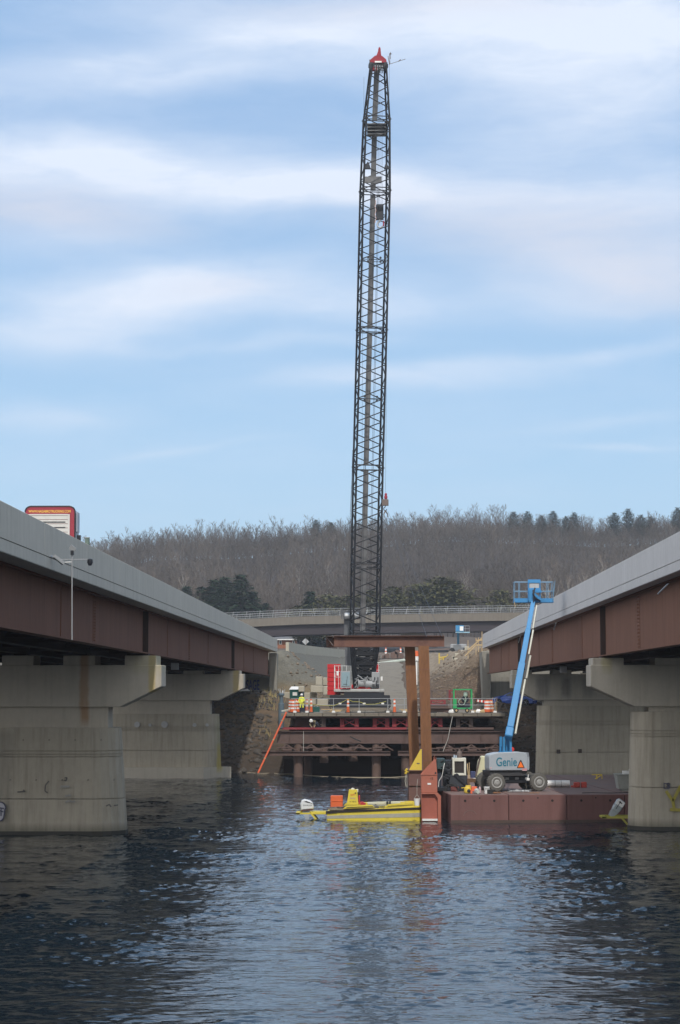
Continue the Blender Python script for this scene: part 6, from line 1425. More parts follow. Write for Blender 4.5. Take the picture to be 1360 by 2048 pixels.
    for s_, sz, py, m, f in (('RAFT', .15, 1591, m_redink, .24), ('RM1023', .11, 1598, mat('violet lettering', (.25, .18, .4), .6), .26), ('N 182 E', .10, 1604.5, m_ink, .33)):
        text(s_, sz, m, tw, Matrix.Translation((X(705.3), ya - .006 + .03 * (1611 - py) / 30, Z(py))) @ FRONT, 'lettering', .004, fit=f)
    g = MB(); g.lathe([(.10, 0), (.10, .05), (.02, .09)], (X(705), ya + .25, zt), 10); g.cbox(X(712), X(716), ya + .1, ya + .25, zt - .12, zt + .03, .01); g.build('tower_light', m_offwhite, tw)
    MB().cbox(X(709), X(712), ya - .02, ya, Z(1588), Z(1586), .003).build('black_decal', m_ink, tw)
    g = MB(); g.cbox(X(716.5), X(719.5), ya, ya + .3, Z(1610), Z(1592), .02); g.build('red_extinguisher', mat('deep red', (.42, .03, .04), .5), t)
    g = MB(); g.cbox(X(720), X(727), ya, ya + .35, Z(1611), Z(1605), .02); g.cbox(X(726), X(731), ya + .1, ya + .4, Z(1611), Z(1607), .02); g.build('red_cans', mat('deep red', (.42, .03, .04), .5), t)
    # orange tub resting on deck, things of their own
    t2 = thing('orange_crate', 'orange lidded plastic crate on the stern of the yellow boat', 'crate', (X(673), D + .9, Z(1617))); w = (X(685) - X(661)) / 2; zz = Z(1593) - Z(1617)
    g = MB(); g.cbox(-w, w, -.35, .35, .03, zz * .54, .02); g.cbox(-w - .02, w + .02, -.37, .37, zz * .54, zz * .60, .01); g.cbox(-w, w, -.35, .35, zz * .60, zz, .02); g.build('crate_body', m_orange, t2, w=False)
    MB().box(-w - .012, -w, -.3, .3, .05, zz - .03).build('brown_side', mat('brown side plastic', (.25, .07, .03), .7), t2, w=False)  # one side of the crate in a darker brown
    g = MB()
    rr = np.random.RandomState(12)
    for k in range(12): g.tube((X(rr.uniform(652, 700)), D + rr.uniform(.3, 1), Z(1619) + rr.rand() * .12), (X(rr.uniform(652, 700)), D + rr.uniform(.3, 1), Z(1619) + rr.rand() * .12), .03, 5)
    t3 = thing('rope_heap', 'heap of dark rope and hose on the stern deck of the yellow boat', 'rope', (X(675), D + .6, Z(1619))); g.build('rope', m_greyst, t3)
yellow_boat()
def second_boat():
    D = 101.4; s = D / 4000; X = lambda px: (px - 740) * s; Z = lambda py: W(1230, py, D).z
    t = thing('work_boat', 'yellow boat stern with tilted grey outboard, mostly hidden behind the near right pier', 'boat', (X(1240), D, 0))
    g = MB(); zt = Z(1633); g.box(X(1199), X(1275), D, D + .12, zt - .10, zt); g.box(X(1203), X(1275), D + 1.3, D + 1.42, zt - .1, zt); g.box(X(1199), X(1207), D, D + 1.42, zt - .09, zt - .01); g.bar((X(1236), D, zt - .03), (X(1253), D, -.05), .09, .1, (0, 1, 0)); g.build('engine_bracket', mat('olive yellow paint', (.38, .35, .06), .6), t)
    M = Matrix.Translation((X(1226), D + .5, Z(1624))) @ Matrix.Rotation(R(-48), 4, 'Y') @ Matrix.Rotation(R(180), 4, 'Z')
    gm = mat('grey outboard paint', (.34, .38, .40), .35, var=.05, coat=.3); gw = m_refl
    pr = [(-.22, 0), (.22, 0), (.27, .15), (.27, .55), (.2, .7), (-.16, .72), (-.25, .6), (-.25, .15)]
    g = MB(); rs = []
    for y, k in ((-.22, .8), (-.16, 1), (.16, 1), (.22, .8)): rs.append([Matrix.Translation((X(1224), D + .5, Z(1626))) @ Matrix.Rotation(R(33), 4, 'Y') @ Vector((u * k * .85, y, (.1 + v * (.95 if k == 1 else .88)) * .95)) for u, v in pr])
    o = g.rings(rs).build('engine_cowl', gm, t, bevel=.015)
    MM = Matrix.Translation((X(1224), D + .5, Z(1626))) @ Matrix.Rotation(R(33), 4, 'Y')
    MB().box(-.19, .2, -.225, -.218, .42, .70, MM).build('white_panel', gw, o); MB().box(-.235, .235, -.19, .19, .36, .385, MM).build('cowl_seam', m_black, o); MB().box(-.1, .08, -.232, -.226, .56, .62, MM).build('black_decal', m_ink, o); MB().box(-.05, -.02, -.232, -.226, .2, .66, MM).build('black_line', m_ink, o)
    g = MB(); g.prism([(-.2, .1), (.2, .1), (.06, -.25), (-.08, -.25)], -.12, .12, 'y', MM); g.bar((X(1215), D + .5, Z(1632)), (X(1219), D + .5, Z(1622)), .1, .1); g.build('midsection', gm, t)
    g = MB(); g.prism([(X(1262), -.3), (X(1400), -.3), (X(1400), .6), (X(1262), .55)], D - .3, D + 1.9, 'y')
    # hull continues behind the pier's round nose only as far as open water allows
    
second_boat()
# ================================================================== ON THE DECK AND THE BANK
def on(px, D, z=None): x = (px - 740) * D / 4000; return Vector((x, D, hz(x, D) if z is None else z))
m_cone_b = mat('black rubber base', (.03, .03, .03), .8)
def barrel(lab):
    t = thing('traffic_barrel', lab, 'traffic barrel', (0, 0, 0)); pr = []
    g = MB(); g.lathe([(.30, 0), (.29, .22), (.28, .23), (.27, .48), (.26, .49), (.25, .74), (.24, .75), (.22, .98), (.1, 1.02)], (0, 0, .04), 16); g.build('drum_body', m_orange, t, w=False, smooth=True)
    for z, r_ in ((.30, .283), (.56, .268), (.82, .243)): MB().lathe([(r_, 0), (r_ - .008, .13)], (0, 0, z), 16).build('white_band', m_refl, t, w=False)
    MB().lathe([(.36, 0), (.36, .05), (.28, .06)], (0, 0, 0), 12).build('rubber_base', m_cone_b, t, w=False)
    return t
def tubecone(lab):
    t = thing('channelizer_cone', lab, 'traffic cone', (0, 0, 0)); g = MB(); g.lathe([(.14, .03), (.10, .4), (.075, 1.02), (.05, 1.06), (.07, 1.1)], (0, 0, 0), 12); g.build('cone_body', m_orange, t, w=False, smooth=True)
    for z, r_ in ((.50, .103), (.80, .092)): MB().lathe([(r_, 0), (r_ - .006, .16)], (0, 0, z), 12).build('white_band', m_refl, t, w=False)
    MB().cbox(-.2, .2, -.2, .2, 0, .05, .01).build('rubber_base', m_cone_b, t, w=False); return t
b0 = barrel('x'); c0 = tubecone('x')
def place(root, flag, p, rz, lab, grp, sc=1):
    if not flag[0]: flag[0] = True; root.location = p; root['label'] = lab; root['group'] = grp; root.rotation_euler = (0, 0, rz); root.scale = (sc,) * 3; return root
    return dup(root, p, rz, lab, grp, sc)
fb, fc = [False], [False]
for px, D, lab in ((587, 159.2, 'orange barrel at the left end of the deck, front left of its cluster'), (594.5, 160.4, 'orange barrel second from left beside the hi vis worker'), (583.5, 161.5, 'orange barrel half hidden at the far left of the cluster'), (973, 159.3, 'orange barrel at the right end of the deck near the blue car'), (979, 160.2, 'orange barrel behind the other at the right end of the deck')):
    place(b0, fb, on(px, D, TZ), px, lab, 'traffic barrels on the trestle deck', .95)
for px, D, z, lab in ((614, 158.8, TZ, 'slim orange cone just right of the hi vis worker'), (622.5, 160.5, TZ, 'taller looking slim orange cone right of the worker'), (696, 158.8, TZ, 'slim orange cone in front of the crane track'), (788.5, 159.0, TZ, 'slim orange cone right of the crane track'), (592, 160, TZ, 'slim orange cone behind the left barrels'),
                  (771.5, 300, None, 'slim orange cone up the gravel road by the pipe heap, left one'), (801, 300, None, 'slim orange cone up the gravel road by the pipe heap, right one')):
    place(c0, fc, on(px, D, z), 0, lab, 'slim traffic cones', 1.0 if D < 170 else 1.5)
# orange and white cone seen between the posts
p = on(832.5, 230); p.z = W(832, 1324, 230).z - .0
t = thing('safety_drum_stack', 'big orange topped marker standing between the two tall posts', 'marker', p); g = MB(); h = W(832, 1303, 230).z - W(832, 1312.5, 230).z; z1 = W(832, 1312.5, 230).z - p.z
g.lathe([(.26, z1), (.22, z1 + h * 1.1), (.1, z1 + h * 1.15)], (0, 0, 0), 12); g.build('orange_top', m_orange, t, w=False); MB().lathe([(.1, hz(p.x, 230) - p.z), (.1, z1 - .6), (.24, z1 - .5), (.24, z1 - .01)], (0, 0, 0), 12).build('white_base', m_refl, t, w=False)
def ptoilet():
    D = 200.0; p = on(594, D); s = D / 4000; w = 1.12; h = W(0, 1373, D).z - p.z
    p.z = W(0, 1404, D).z - .3 if p.z > W(0, 1404, D).z else p.z; h = W(0, 1374, D).z - p.z
    t = thing('portable_toilet', 'dark green portable toilet with white roof and small white sign', 'portable toilet', p, R(-18)); L = dict(parent=t, w=False)
    MB().box(-w / 2, w / 2, -w / 2, w / 2, .12, h - .25).build('cabin', m_dkgreen, bevel=.02, **L); MB().box(-w / 2 - .04, w / 2 + .04, -w / 2 - .04, w / 2 + .04, 0, .12).build('skid_base', m_black, **L)
    MB().rings([[(-w / 2 - .05, -w / 2 - .05, h - .25), (w / 2 + .05, -w / 2 - .05, h - .25), (w / 2 + .05, w / 2 + .05, h - .25), (-w / 2 - .05, w / 2 + .05, h - .25)], [(-w / 2 + .02, -.12, h + .05), (w / 2 - .02, -.12, h + .05), (w / 2 - .02, .12, h + .05), (-w / 2 + .02, .12, h + .05)]]).build('roof', m_refl, **L)
    MB().box(-.24, .24, -w / 2 - .015, -w / 2 - .001, h - .85, h - .52).build('white_sign', m_white, **L)
    g = MB(); g.box(-.46, -.44, -w / 2 - .02, -w / 2, .15, h - .3); g.box(.44, .46, -w / 2 - .02, -w / 2, .15, h - .3); g.box(-.44, .44, -w / 2 - .02, -w / 2 - .002, h - .33, h - .3); g.build('door_trim', m_dkgreen, **L)
    MB().tube((-.3, .2, h - .2), (-.3, .2, h + .25), .05, 8).build('vent_pipe', m_black, **L)
    g = MB()
    for k in range(4): g.box(w / 2 + .001, w / 2 + .012, -.35, .35, h - .5 - .08 * k, h - .46 - .08 * k)
    g.build('side_vents', m_white, **L)
ptoilet()
# concrete blocks behind the crane
k0 = None
def blocks():
    rows = [(597, 609, 1372, 1384, 199, 'rounded top block right behind the toilet'), (621, 646, 1371, 1385, 197, 'top block left of the red counterweight, middle row'), (608, 634, 1385, 1397, 198, 'long low block right of the toilet'),
            (566, 583, 1384, 1398, 201, 'pale block left of the toilet, upper'), (562, 583, 1398.5, 1410, 200, 'pale block left of the toilet, lower'), (631, 645, 1353, 1371, 203, 'upright ribbed block highest beside the red counterweight'), (645.5, 661, 1355, 1371, 203.6, 'upright block touching the red counterweight, highest row'),
            (610, 632, 1398, 1409, 197.4, 'lowest block right of the toilet behind the cones'), (634, 656, 1398, 1408, 196, 'wide timber coloured low block left of the crane track'), (646, 660, 1372, 1390, 199.5, 'darker block half behind the red counterweight')]
    for a, b, y0, y1, D, lab in rows:
        s = D / 4000; x0, x1 = (a - 740) * s, (b - 740) * s; z1, z0 = W(0, y0, D).z, W(0, y1, D).z
        t = thing('concrete_block', lab, 'concrete block', ((x0 + x1) / 2, D, z0)); t['group'] = 'precast concrete blocks behind the deck'
        w = x1 - x0 - .02; h = z1 - z0 - .01; zz = min(0, hz(t.location.x, D + .3) - z0 - .1) if y1 > 1396 else 0
        MB().box(-w / 2, w / 2, 0, 1.0, zz, h).build('block_body', m_block, t, w=False, bevel=.05)
        MB().tube((0, .5, h - .02), (.0, .5, h + .05), .05, 6).build('lifting_eye', m_greyst, t, w=False)
    for a, b, y0, y1, D, lab in [(907, 926, 1316, 1335, 236, 'big pale ribbed block on the dirt slope by the right abutment'), (909, 921, 1306, 1316, 238, 'pale block on top of the big one on the dirt slope'), (904, 909, 1312, 1330, 238.5, 'narrow block at the left of the big one on the slope'), (921, 931, 1300, 1312, 240, 'tilted pale block climbing the right slope, lower'), (929, 938, 1293, 1304, 241, 'tilted pale block climbing the right slope, upper')]:
        s = D / 4000; x0, x1 = (a - 740) * s, (b - 740) * s; z1, z0 = W(0, y0, D).z, W(0, y1, D).z
        t = thing('concrete_block', lab, 'concrete block', ((x0 + x1) / 2, D, z0)); t['group'] = 'precast concrete blocks on the right slope'; w = x1 - x0 - .02; h = z1 - z0
        MB().box(-w / 2, w / 2, 0, 1.2, -.8 if y1 > 1312 else 0, h).build('block_body', m_block, t, w=False, bevel=.06)
        g = MB()
        for k in range(3): u = -w / 2 + w * (k + .5) / 3; g.box(u - .10, u + .10, -.03, .01, .1, h - .1)
        g.build('face_ribs', m_block, t, w=False)
blocks()
# red and brown cross-frame pieces stored on the deck
def stored(lab, px0, px1, y0, y1, D, m, ex=None):
    s = D / 4000; x0, x1 = (px0 - 740) * s, (px1 - 740) * s; z1, z0 = W(0, y0, D).z, W(0, y1, D).z
    t = thing('stored_frame', lab, 'steel frame', ((x0 + x1) / 2, D, z0)); w = (x1 - x0) / 2; h = z1 - z0; g = MB()
    for x in (-w, w): g.box(x - .09, x + .09, 0, .04, 0, h); g.box(x - .012, x + .012, -.06, .1, 0, h)
    g.bar((-w, .0, h - .04), (w, .0, h - .04), .07, .07); g.bar((-w, .02, .05), (w, .02, h - .05), .05, .08, (0, 1, 0)); g.bar((-w, -.04, h - .05), (w, -.04, .05), .05, .08, (0, 1, 0)); g.box(-w + .1, w - .1, -.03, .05, 0, .06); g.build('frame', m, t, w=False)
    return t
stored('upper brown cross frame stored on the deck left of the green cage', 862, 894, 1379, 1398, 162, m_greyst); stored('lower red cross frame stored on the deck beside the right tall post', 861, 888, 1400, 1409, 160.5, m_red); stored('red edged frame between the tall post and green cage', 898, 908, 1380, 1400, 162.5, m_red)
t = stored('small frame glimpsed between the two tall posts above the deck', 832, 840, 1390, 1408, 161, m_greyst)
t = thing('stacked_girders', 'stack of brown girders lying on the deck behind the railing, left of the green cage', 'girders', ((878 - 740) * 161.5 / 4000, 161.5, TZ)); g = MB(); x0, x1 = (858 - 740) * .0404, (902 - 740) * .0404
for k, z in enumerate((TZ + .35, TZ + .72)): g.ibeam((x0, 161.3 + .2 * k, z), (x1 - .3 * k, 161.3 + .2 * k, z), .3, .33)
g.build('girder', m_steel_br, t); g = MB(); [g.box(x, x + .15, 161, 162, TZ, TZ + .02) for x in (x0 + .5, x1 - .7)]; g.build('dunnage', m_wood, t)
def green_cage():
    D = 159.2; s = D / 4000; x0, x1 = (907 - 740) * s, (942 - 740) * s; h = W(0, 1378, D).z - TZ; w = x1 - x0
    t = thing('green_cage', 'bright green wheeled steel cage holding hose equipment on the deck', 'equipment cage', (x0, D, TZ)); L = dict(parent=t, w=False); g = MB()
    for x in (0, w):
        for y in (0, 1.1): g.box(x - .05, x + .05, y - .05, y + .05, .3, h)
    for z in (.3, h - .09):
        g.box(0, w, -.05, .05, z, z + .09); g.box(0, w, 1.05, 1.15, z, z + .09); g.box(-.05, .05, 0, 1.1, z, z + .09); g.box(w - .05, w + .05, 0, 1.1, z, z + .09)
    g.box(.02, .2, .0, .3, .3, 1.1); g.build('cage_frame', m_green, bevel=.005, **L)
    for x in (.12, w - .42):
        wh = MB().lathe([(.05, -.06), (.17, -.05), (.18, 0), (.17, .05), (.05, .06)], (x + .05, -.05, .18), 14, 'y').build('wheel', m_rubber, **L); MB().lathe([(.01, -.07), (.09, -.07), (.09, -.05), (.01, -.05)], (x + .05, -.05, .18), 10, 'y').build('hub', m_wood, wh, w=False)
    g = MB(); g.box(.25, w - .15, .3, .9, .4, .75); g.lathe([(.05, -.2), (.30, -.2), (.30, .2), (.05, .2)], (.9, .6, 1.05), 14, 'y'); g.build('pump_engine', m_navy, **L)
    g = MB(); g.lathe([(.12, 0), (.17, .1), (.16, .3), (.08, .38)], (.92, .3, 1.25), 12); [g.path([Vector((.62 + .26 * math.cos(a), .2 + .03 * q, .85 + .26 * math.sin(a))) for a in np.linspace(0, 6.28, 12)], .03, 5) for q in range(3)]; g.path([(.9, .25, 1.3), (.95, .2, 1.0), (.85, .2, .8)], .04, 6); g.build('pale_hoses', mat('pale green hose', (.34, .45, .38), .6), **L)
    for px, lab, m in ((901, 'white bag on the deck at the left foot of the green cage', m_white), (955, 'white sack with ties on the deck right of the green cage', m_refl), (963, 'small cream box on the deck right of the white sack', m_wood)):
        q = on(px, 158.6, TZ); o = thing('sack' if m != m_wood else 'cream_box', lab, 'sack' if m != m_wood else 'box', q); g = MB(); g.rings([[(-.2, -.15, 0), (.2, -.15, 0), (.2, .15, 0), (-.2, .15, 0)], [(-.22, -.17, .12), (.18, -.16, .15), (.2, .17, .14), (-.2, .15, .11)], [(-.1, -.1, .3 if m == m_refl else .22), (.12, -.08, .28), (.1, .1, .26), (-.12, .1, .24)]]); g.build('body', m, o, w=False)
green_cage()
t = thing('red_white_barricade', 'striped red and white barricade beside the barrels at the right deck end', 'barricade', on(962, 159.8, TZ)); L = dict(parent=t, w=False)
g = MB(); g.bar((-.4, 0, .95), (.5, 0, .85), .18, .03, (0, 1, 0)); g.build('board', m_redink, **L); g = MB(); [g.bar((-.35 + .28 * k, -.02, .95 - .03 * k), (-.22 + .28 * k, -.02, .93 - .03 * k), .18, .02, (0, 1, 0)) for k in range(3)]; g.build('white_stripes', m_refl, **L); g = MB(); g.bar((-.3, 0, 0), (-.3, 0, 1.1), .05, .05); g.bar((.4, 0, 0), (.4, 0, 1.1), .05, .05); g.build('legs', m_greyst, **L)
t = thing('lath_stakes', 'cluster of pale upright laths and a bottle shaped float at the right deck end', 'stakes', on(984, 159.4, TZ)); g = MB(); [g.bar((.12 * k - .3, .1 * (k % 2), 0), (.12 * k - .3 + .03, .1 * (k % 2), .5 + .35 * ((k * 7) % 3)), .05, .03) for k in range(6)]; g.build('laths', m_wood, t, w=False)
t = thing('yellow_barrow', 'bright yellow and white sawhorse heap behind the hi vis worker', 'sawhorse', on(571, 160, TZ)); g = MB(); g.bar((-.3, 0, .15), (.5, 0, .3), .08, .05); g.bar((-.3, .2, .1), (.45, .2, .16), .08, .05); g.build('boards', m_offwhite, t, w=False)
t = thing('valve_stand', 'blue grey upright pump head with tangled pipes left of the toilet', 'pump', on(563, 178)); z0 = W(0, 1409, 178).z - t.location.z; g = MB(); g.lathe([(.26, min(0, z0)), (.26, z0 + .1), (.16, z0 + .15), (.16, z0 + .75), (.28, z0 + .8), (.28, z0 + .95), (.1, z0 + 1.0)], (0, 0, 0), 14); g.build('pump_column', mat('blue grey steel', (.10, .14, .17), .6), t, w=False); g = MB(); rr = np.random.RandomState(1)
for k in range(12): a = rr.rand() * 6.28; g.tube((.1 * math.cos(a), .1 * math.sin(a), z0 + .95), (.35 * math.cos(a), .3 * math.sin(a), z0 + 1.1 + rr.rand() * .45), .025, 5)
g.build('pipe_tangle', m_galv, t, w=False)
# orange mast leaning against the trestle's left end
a, b = W(519, 1540, 156.9), W(573, 1424, 157.4); t = thing('orange_pole', 'long orange pole leaning from the water up to the left end of the deck', 'pole', a); g = MB(); g.tube(a - (b - a) * .05, b, .075, 10); g.build('pole_body', m_orange2, t, smooth=True)
for u in (.2, .52, .85): c = a.lerp(b, u); MB().tube(c - (b - a) * .008, c + (b - a) * .008, .09, 10).build('collar', m_wood, t)
# floating line at the foot of the bank
t = thing('floating_boom', 'pale floating rope line along the foot of the left bank', 'rope', G(470, 1546)); g = MB(); pts = [G(x, y) + Vector((0, 0, .03)) for x, y in ((462, 1541), (478, 1545), (500, 1546), (520, 1548), (545, 1547), (560, 1549), (585, 1549), (620, 1552), (660, 1555), (720, 1556), (780, 1556), (815, 1554))]; g.path(pts, .045, 5); g.build('line', mat('dirty rope', (.30, .25, .18), .8), t)
# dry yellow reeds on the bank
def reeds():
    r = np.random.RandomState(6); V, Fc = [], []
    for cx, cy, n in ((541, 191, 70), (535, 186, 22), (548, 184, 18), (530, 176, 12)):
        for k in range(n):
            x = (cx - 740) * cy / 4000 + r.normal() * .5; y = cy + r.normal() * 1.2; z = hz(x, y); h = r.uniform(.35, .95); dx, dy = r.normal() * .3, r.normal() * .2; i = len(V)
            V += [(x, y, z), (x + .03, y, z), (x + dx * h, y + dy, z + h)]; Fc.append((i, i + 1, i + 2))
    o = npobj('dry_grass', np.array(V), np.array(Fc), mat('straw', (.42, .34, .14), .9, var=.3)); struct(o, 'stuff'); o['label'] = 'tufts of dry yellow grass on the bank beside the left abutment'; o['category'] = 'grass'
reeds()
t = thing('white_debris', 'crumpled white sheet caught among the bank stones under the left bridge', 'debris', W(489, 1402, 190)); t.location.z = hz(t.location.x, 190) + .45; g = MB(); g.rings([[(-.5, -.2, 0), (.5, -.25, .05), (.45, .2, .1), (-.4, .2, 0)], [(-.35, -.1, .12), (.3, -.2, .25), (.3, .1, .2), (-.2, .15, .1)]]); g.build('sheet', m_refl, t, w=False)
def car():
    D = 189.0; p = on(1027, D); z = W(0, 1411.5, D).z; p.z = z
    t = thing('parked_car', 'dark blue sports coupe parked under the right bridge on the bank', 'car', p, R(-18)); L = dict(parent=t, w=False)
    prof = [(-1.95, .22), (1.95, .22), (2.0, .5), (1.85, .78), (1.25, .88), (.55, 1.22), (-.25, 1.27), (-.85, 1.0), (-1.55, .84), (-2.0, .62)]
    g = MB(); rs = []
    for y, k in ((-.88, .9), (-.84, 1.0), (-.6, 1.0), (.6, 1.0), (.84, 1.0), (.88, .9)): rs.append([(u * (1 if abs(y) < .87 else .985), y * (1 if v < .9 else .82), .55 + (v - .55) * k) for u, v in prof])
    g.rings(rs).build('body', m_carblue, bevel=.02, **L)
    for s_ in (-1, 1):
        MB().prism([(-.72, .95), (1.05, .93), (.52, 1.17), (-.22, 1.21)], s_ * .79, s_ * .80 if s_ > 0 else -.80, 'y').build('side_glass', m_glass, **L)
    g = MB(); g.bar((-1.9, -.885, .74), (.6, -.885, .8), .02, .02, (0, 0, 1)); g.build('shoulder_line', mat('pale blue trim', (.15, .25, .5), .3), **L)
    for x in (-1.28, 1.3):
        for y in (-.90, .68): 
            w_ = MB().lathe([(.18, 0), (.31, .01), (.33, .1), (.31, .21), (.18, .22)], (x, y, .33), 20, 'y').build('wheel', m_rubber, smooth=True, **L); g = MB(); [g.bar((x, y - .015, .33), (x + .2 * math.cos(a), y - .015, .33 + .2 * math.sin(a)), .02, .05, (0, 1, 0)) for a in np.linspace(0, 6.28, 6)[:-1]]; g.build('alloy_rim', m_galv, w_, w=False)
    MB().cbox(-1.98, -1.9, -.75, -.45, .55, .66, .01).build('headlight', m_refl, **L); MB().cbox(-1.98, -1.9, .45, .75, .55, .66, .01).build('headlight', m_refl, **L)
    # level pad the car stands on
    return p
cp = car()
MBp = MB().box(cp.x - 4.2, cp.x + 9, 186.5, 193, 3.5, cp.z + .0); struct(MBp.build('gravel_pad', mat('bank gravel pad', (.12, .10, .085), .95, var=.3, scale=1.5, bump=.02)))
# far boom lift basket under the overpass
def far_lift():
    D = 300.0; s = D / 4000; c = W(922, 1263, D); z0 = W(0, 1284, D).z
    base = on(916, D + 4); t = thing('boom_lift', 'distant small blue lift basket raised beneath the overpass', 'boom lift', base)
    x = lambda px: (px - 740) * s; z = lambda py: W(0, py, D).z
    MB().box(x(911), x(939), D, D + 1, z(1266), z(1264)).build('basket_floor', mat('pale blue deck', (.3, .5, .62), .5), t)
    g = MB(); [g.tube((x(px), D, z(1264)), (x(px), D, z(1252)), .03, 4) for px in (911, 918, 930, 938)]; [g.tube((x(911), D, z(py)), (x(938), D, z(py)), .03, 4) for py in (1252, 1258)]; g.build('rails', m_grey, t)
    MB().box(x(911), x(927), D - .1, D + .5, z(1263.5), z(1251)).build('control_box', m_blue_dk, t); MB().box(x(919), x(926), D - .14, D - .101, z(1262), z(1253)).build('white_panel', m_refl, t)
    g = MB(); g.bar((x(916), D + .6, z(1267)), (base.x, base.y, base.z + 1.2), .35, .35); g.build('boom_tube', m_blue_dk, t); MB().box(base.x - 1.2, base.x + 1.2, base.y - 1, base.y + 1.2, base.z + .3, base.z + 1.4).build('chassis', m_grey, t, bevel=.1)
    for dx in (-1, 1): MB().lathe([(.1, -.15), (.42, -.15), (.42, .15), (.1, .15)], (base.x + dx, base.y - 1, base.z + .42), 14, 'y').build('wheel', m_rubber, t)
far_lift()
# yellow sawhorse barrier, pipe heap, silt, sign, house, walls, railings
t = thing('yellow_barrier', 'yellow steel barrier frame standing on the slope right of the tall posts', 'barrier', on(886, 262)); zo = W(0, 1328, 262).z - t.location.z; g = MB(); k = .0655
g.tube((-.55, 0, min(zo, 0)), (-.55, 0, zo + 1.4), .07, 6); g.tube((.0, 0, min(zo, 0)), (.0, 0, zo + .9), .07, 6); g.bar((-.55, 0, zo + .85), (.5, 0, zo + .95), .12, .12); g.tube((.5, 0, zo + .7), (.55, 0, zo + 1.25), .07, 6); g.bar((-.5, 0, zo + .55), (.3, .2, zo + .9), .09, .09); g.build('frame', m_yel2, t, w=False)
t = thing('pipe_heap', 'heap of rusty brown pipes beside the upper gravel road', 'pipes', on(787, 296)); z0 = W(0, 1330, 296).z - t.location.z; g = MB()
for dx, dz, r_ in ((-1.0, .45, .45), (.1, .6, .6), (1.0, .5, .5), (.5, 1.1, .35), (-1.5, .35, .3)): g.lathe([(r_ * .8, 0), (r_, 0), (r_, 2.5), (r_ * .8, 2.5)], (dx, 0, max(z0, 0) + dz), 14, 'y')
g.build('pipes', m_pile, t, w=False); g = MB(); g.box(-2.2, 2.4, -.4, 0, -.3, max(z0, 0) + .15); g.build('dark_skid', m_black, t, w=False)
t = thing('tarp_roll', 'pale green tarpaulin roll lying along the upper gravel road edge', 'tarpaulin', on(775, 285)); zz = .25; g = MB(); g.tube((-1.6, -2, zz - .5), (2.4, 1.5, zz + .1), .24, 8); g.build('roll', mat('pale sage tarp', (.42, .46, .40), .8, var=.2), t, w=False)
def sign():
    D = 300.0; c = W(611, 1283, D); t = thing('road_sign', 'diamond road sign seen from its grey back on a thin post', 'road sign', (c.x, D, hz(c.x, D))); h = 7 * D / 4000
    g = MB(); g.prism([(c.x - h, c.z), (c.x, c.z - h), (c.x + h, c.z), (c.x, c.z + h)], D, D + .03, 'y'); g.build('sign_back', m_galv, t); g = MB(); g.bar((c.x + .15, D - .05, hz(c.x, D)), (c.x + .1, D - .05, c.z + h * .8), .06, .05); g.build('post', m_greyst, t); MB().tube((c.x - .2, D - .03, c.z + h * .8), (c.x + .25, D - .03, c.z + h * 1.05), .04, 4).build('brace', m_black, t)
sign()
def house():
    D = 415.0; s = D / 4000; X = lambda px: (px - 740) * s; Z = lambda py: W(0, py, D).z; z0 = min(hz(X(570), D), Z(1300)) - .5
    t = thing('brick_house', 'low brick house with grey roof and porch, beyond the left bridge end', 'house', (X(575), D, z0))
    MB().box(X(530), X(592), D, D + 7, z0, Z(1279)).build('wall', m_house, t)
    MB().prism([(D - .8, Z(1279.5)), (D + 8, Z(1279.5)), (D + 3.6, Z(1268))], X(528), X(594.5), 'x').build('roof', m_roof, t); MB().box(X(528), X(594.5), D - .85, D - .78, Z(1280.5), Z(1278.5)).build('gutter', m_white, t)
    for a, b in ((558, 563.5), (585, 590), (541, 548)):
        w_ = MB().box(X(a), X(b), D - .08, D - .01, Z(1289), Z(1280.8)).build('window', m_white, t); MB().box(X(a) + .12, X(b) - .12, D - .1, D - .082, Z(1288), Z(1282)).build('pane', m_glass, w_)
    MB().prism([(D - 3, Z(1294)), (D, Z(1294)), (D, Z(1288)), (D - 1, Z(1289))], X(573), X(594), 'x').build('porch_roof', m_roof, t)
    for px in (575, 584, 593): MB().box(X(px) - .06, X(px) + .06, D - 2.9, D - 2.75, z0, Z(1294)).build('porch_post', m_white, t)
    MB().box(X(583), X(586), D + 1, D + 1.8, Z(1270), Z(1264.5)).build('chimney', m_white, t)
house()
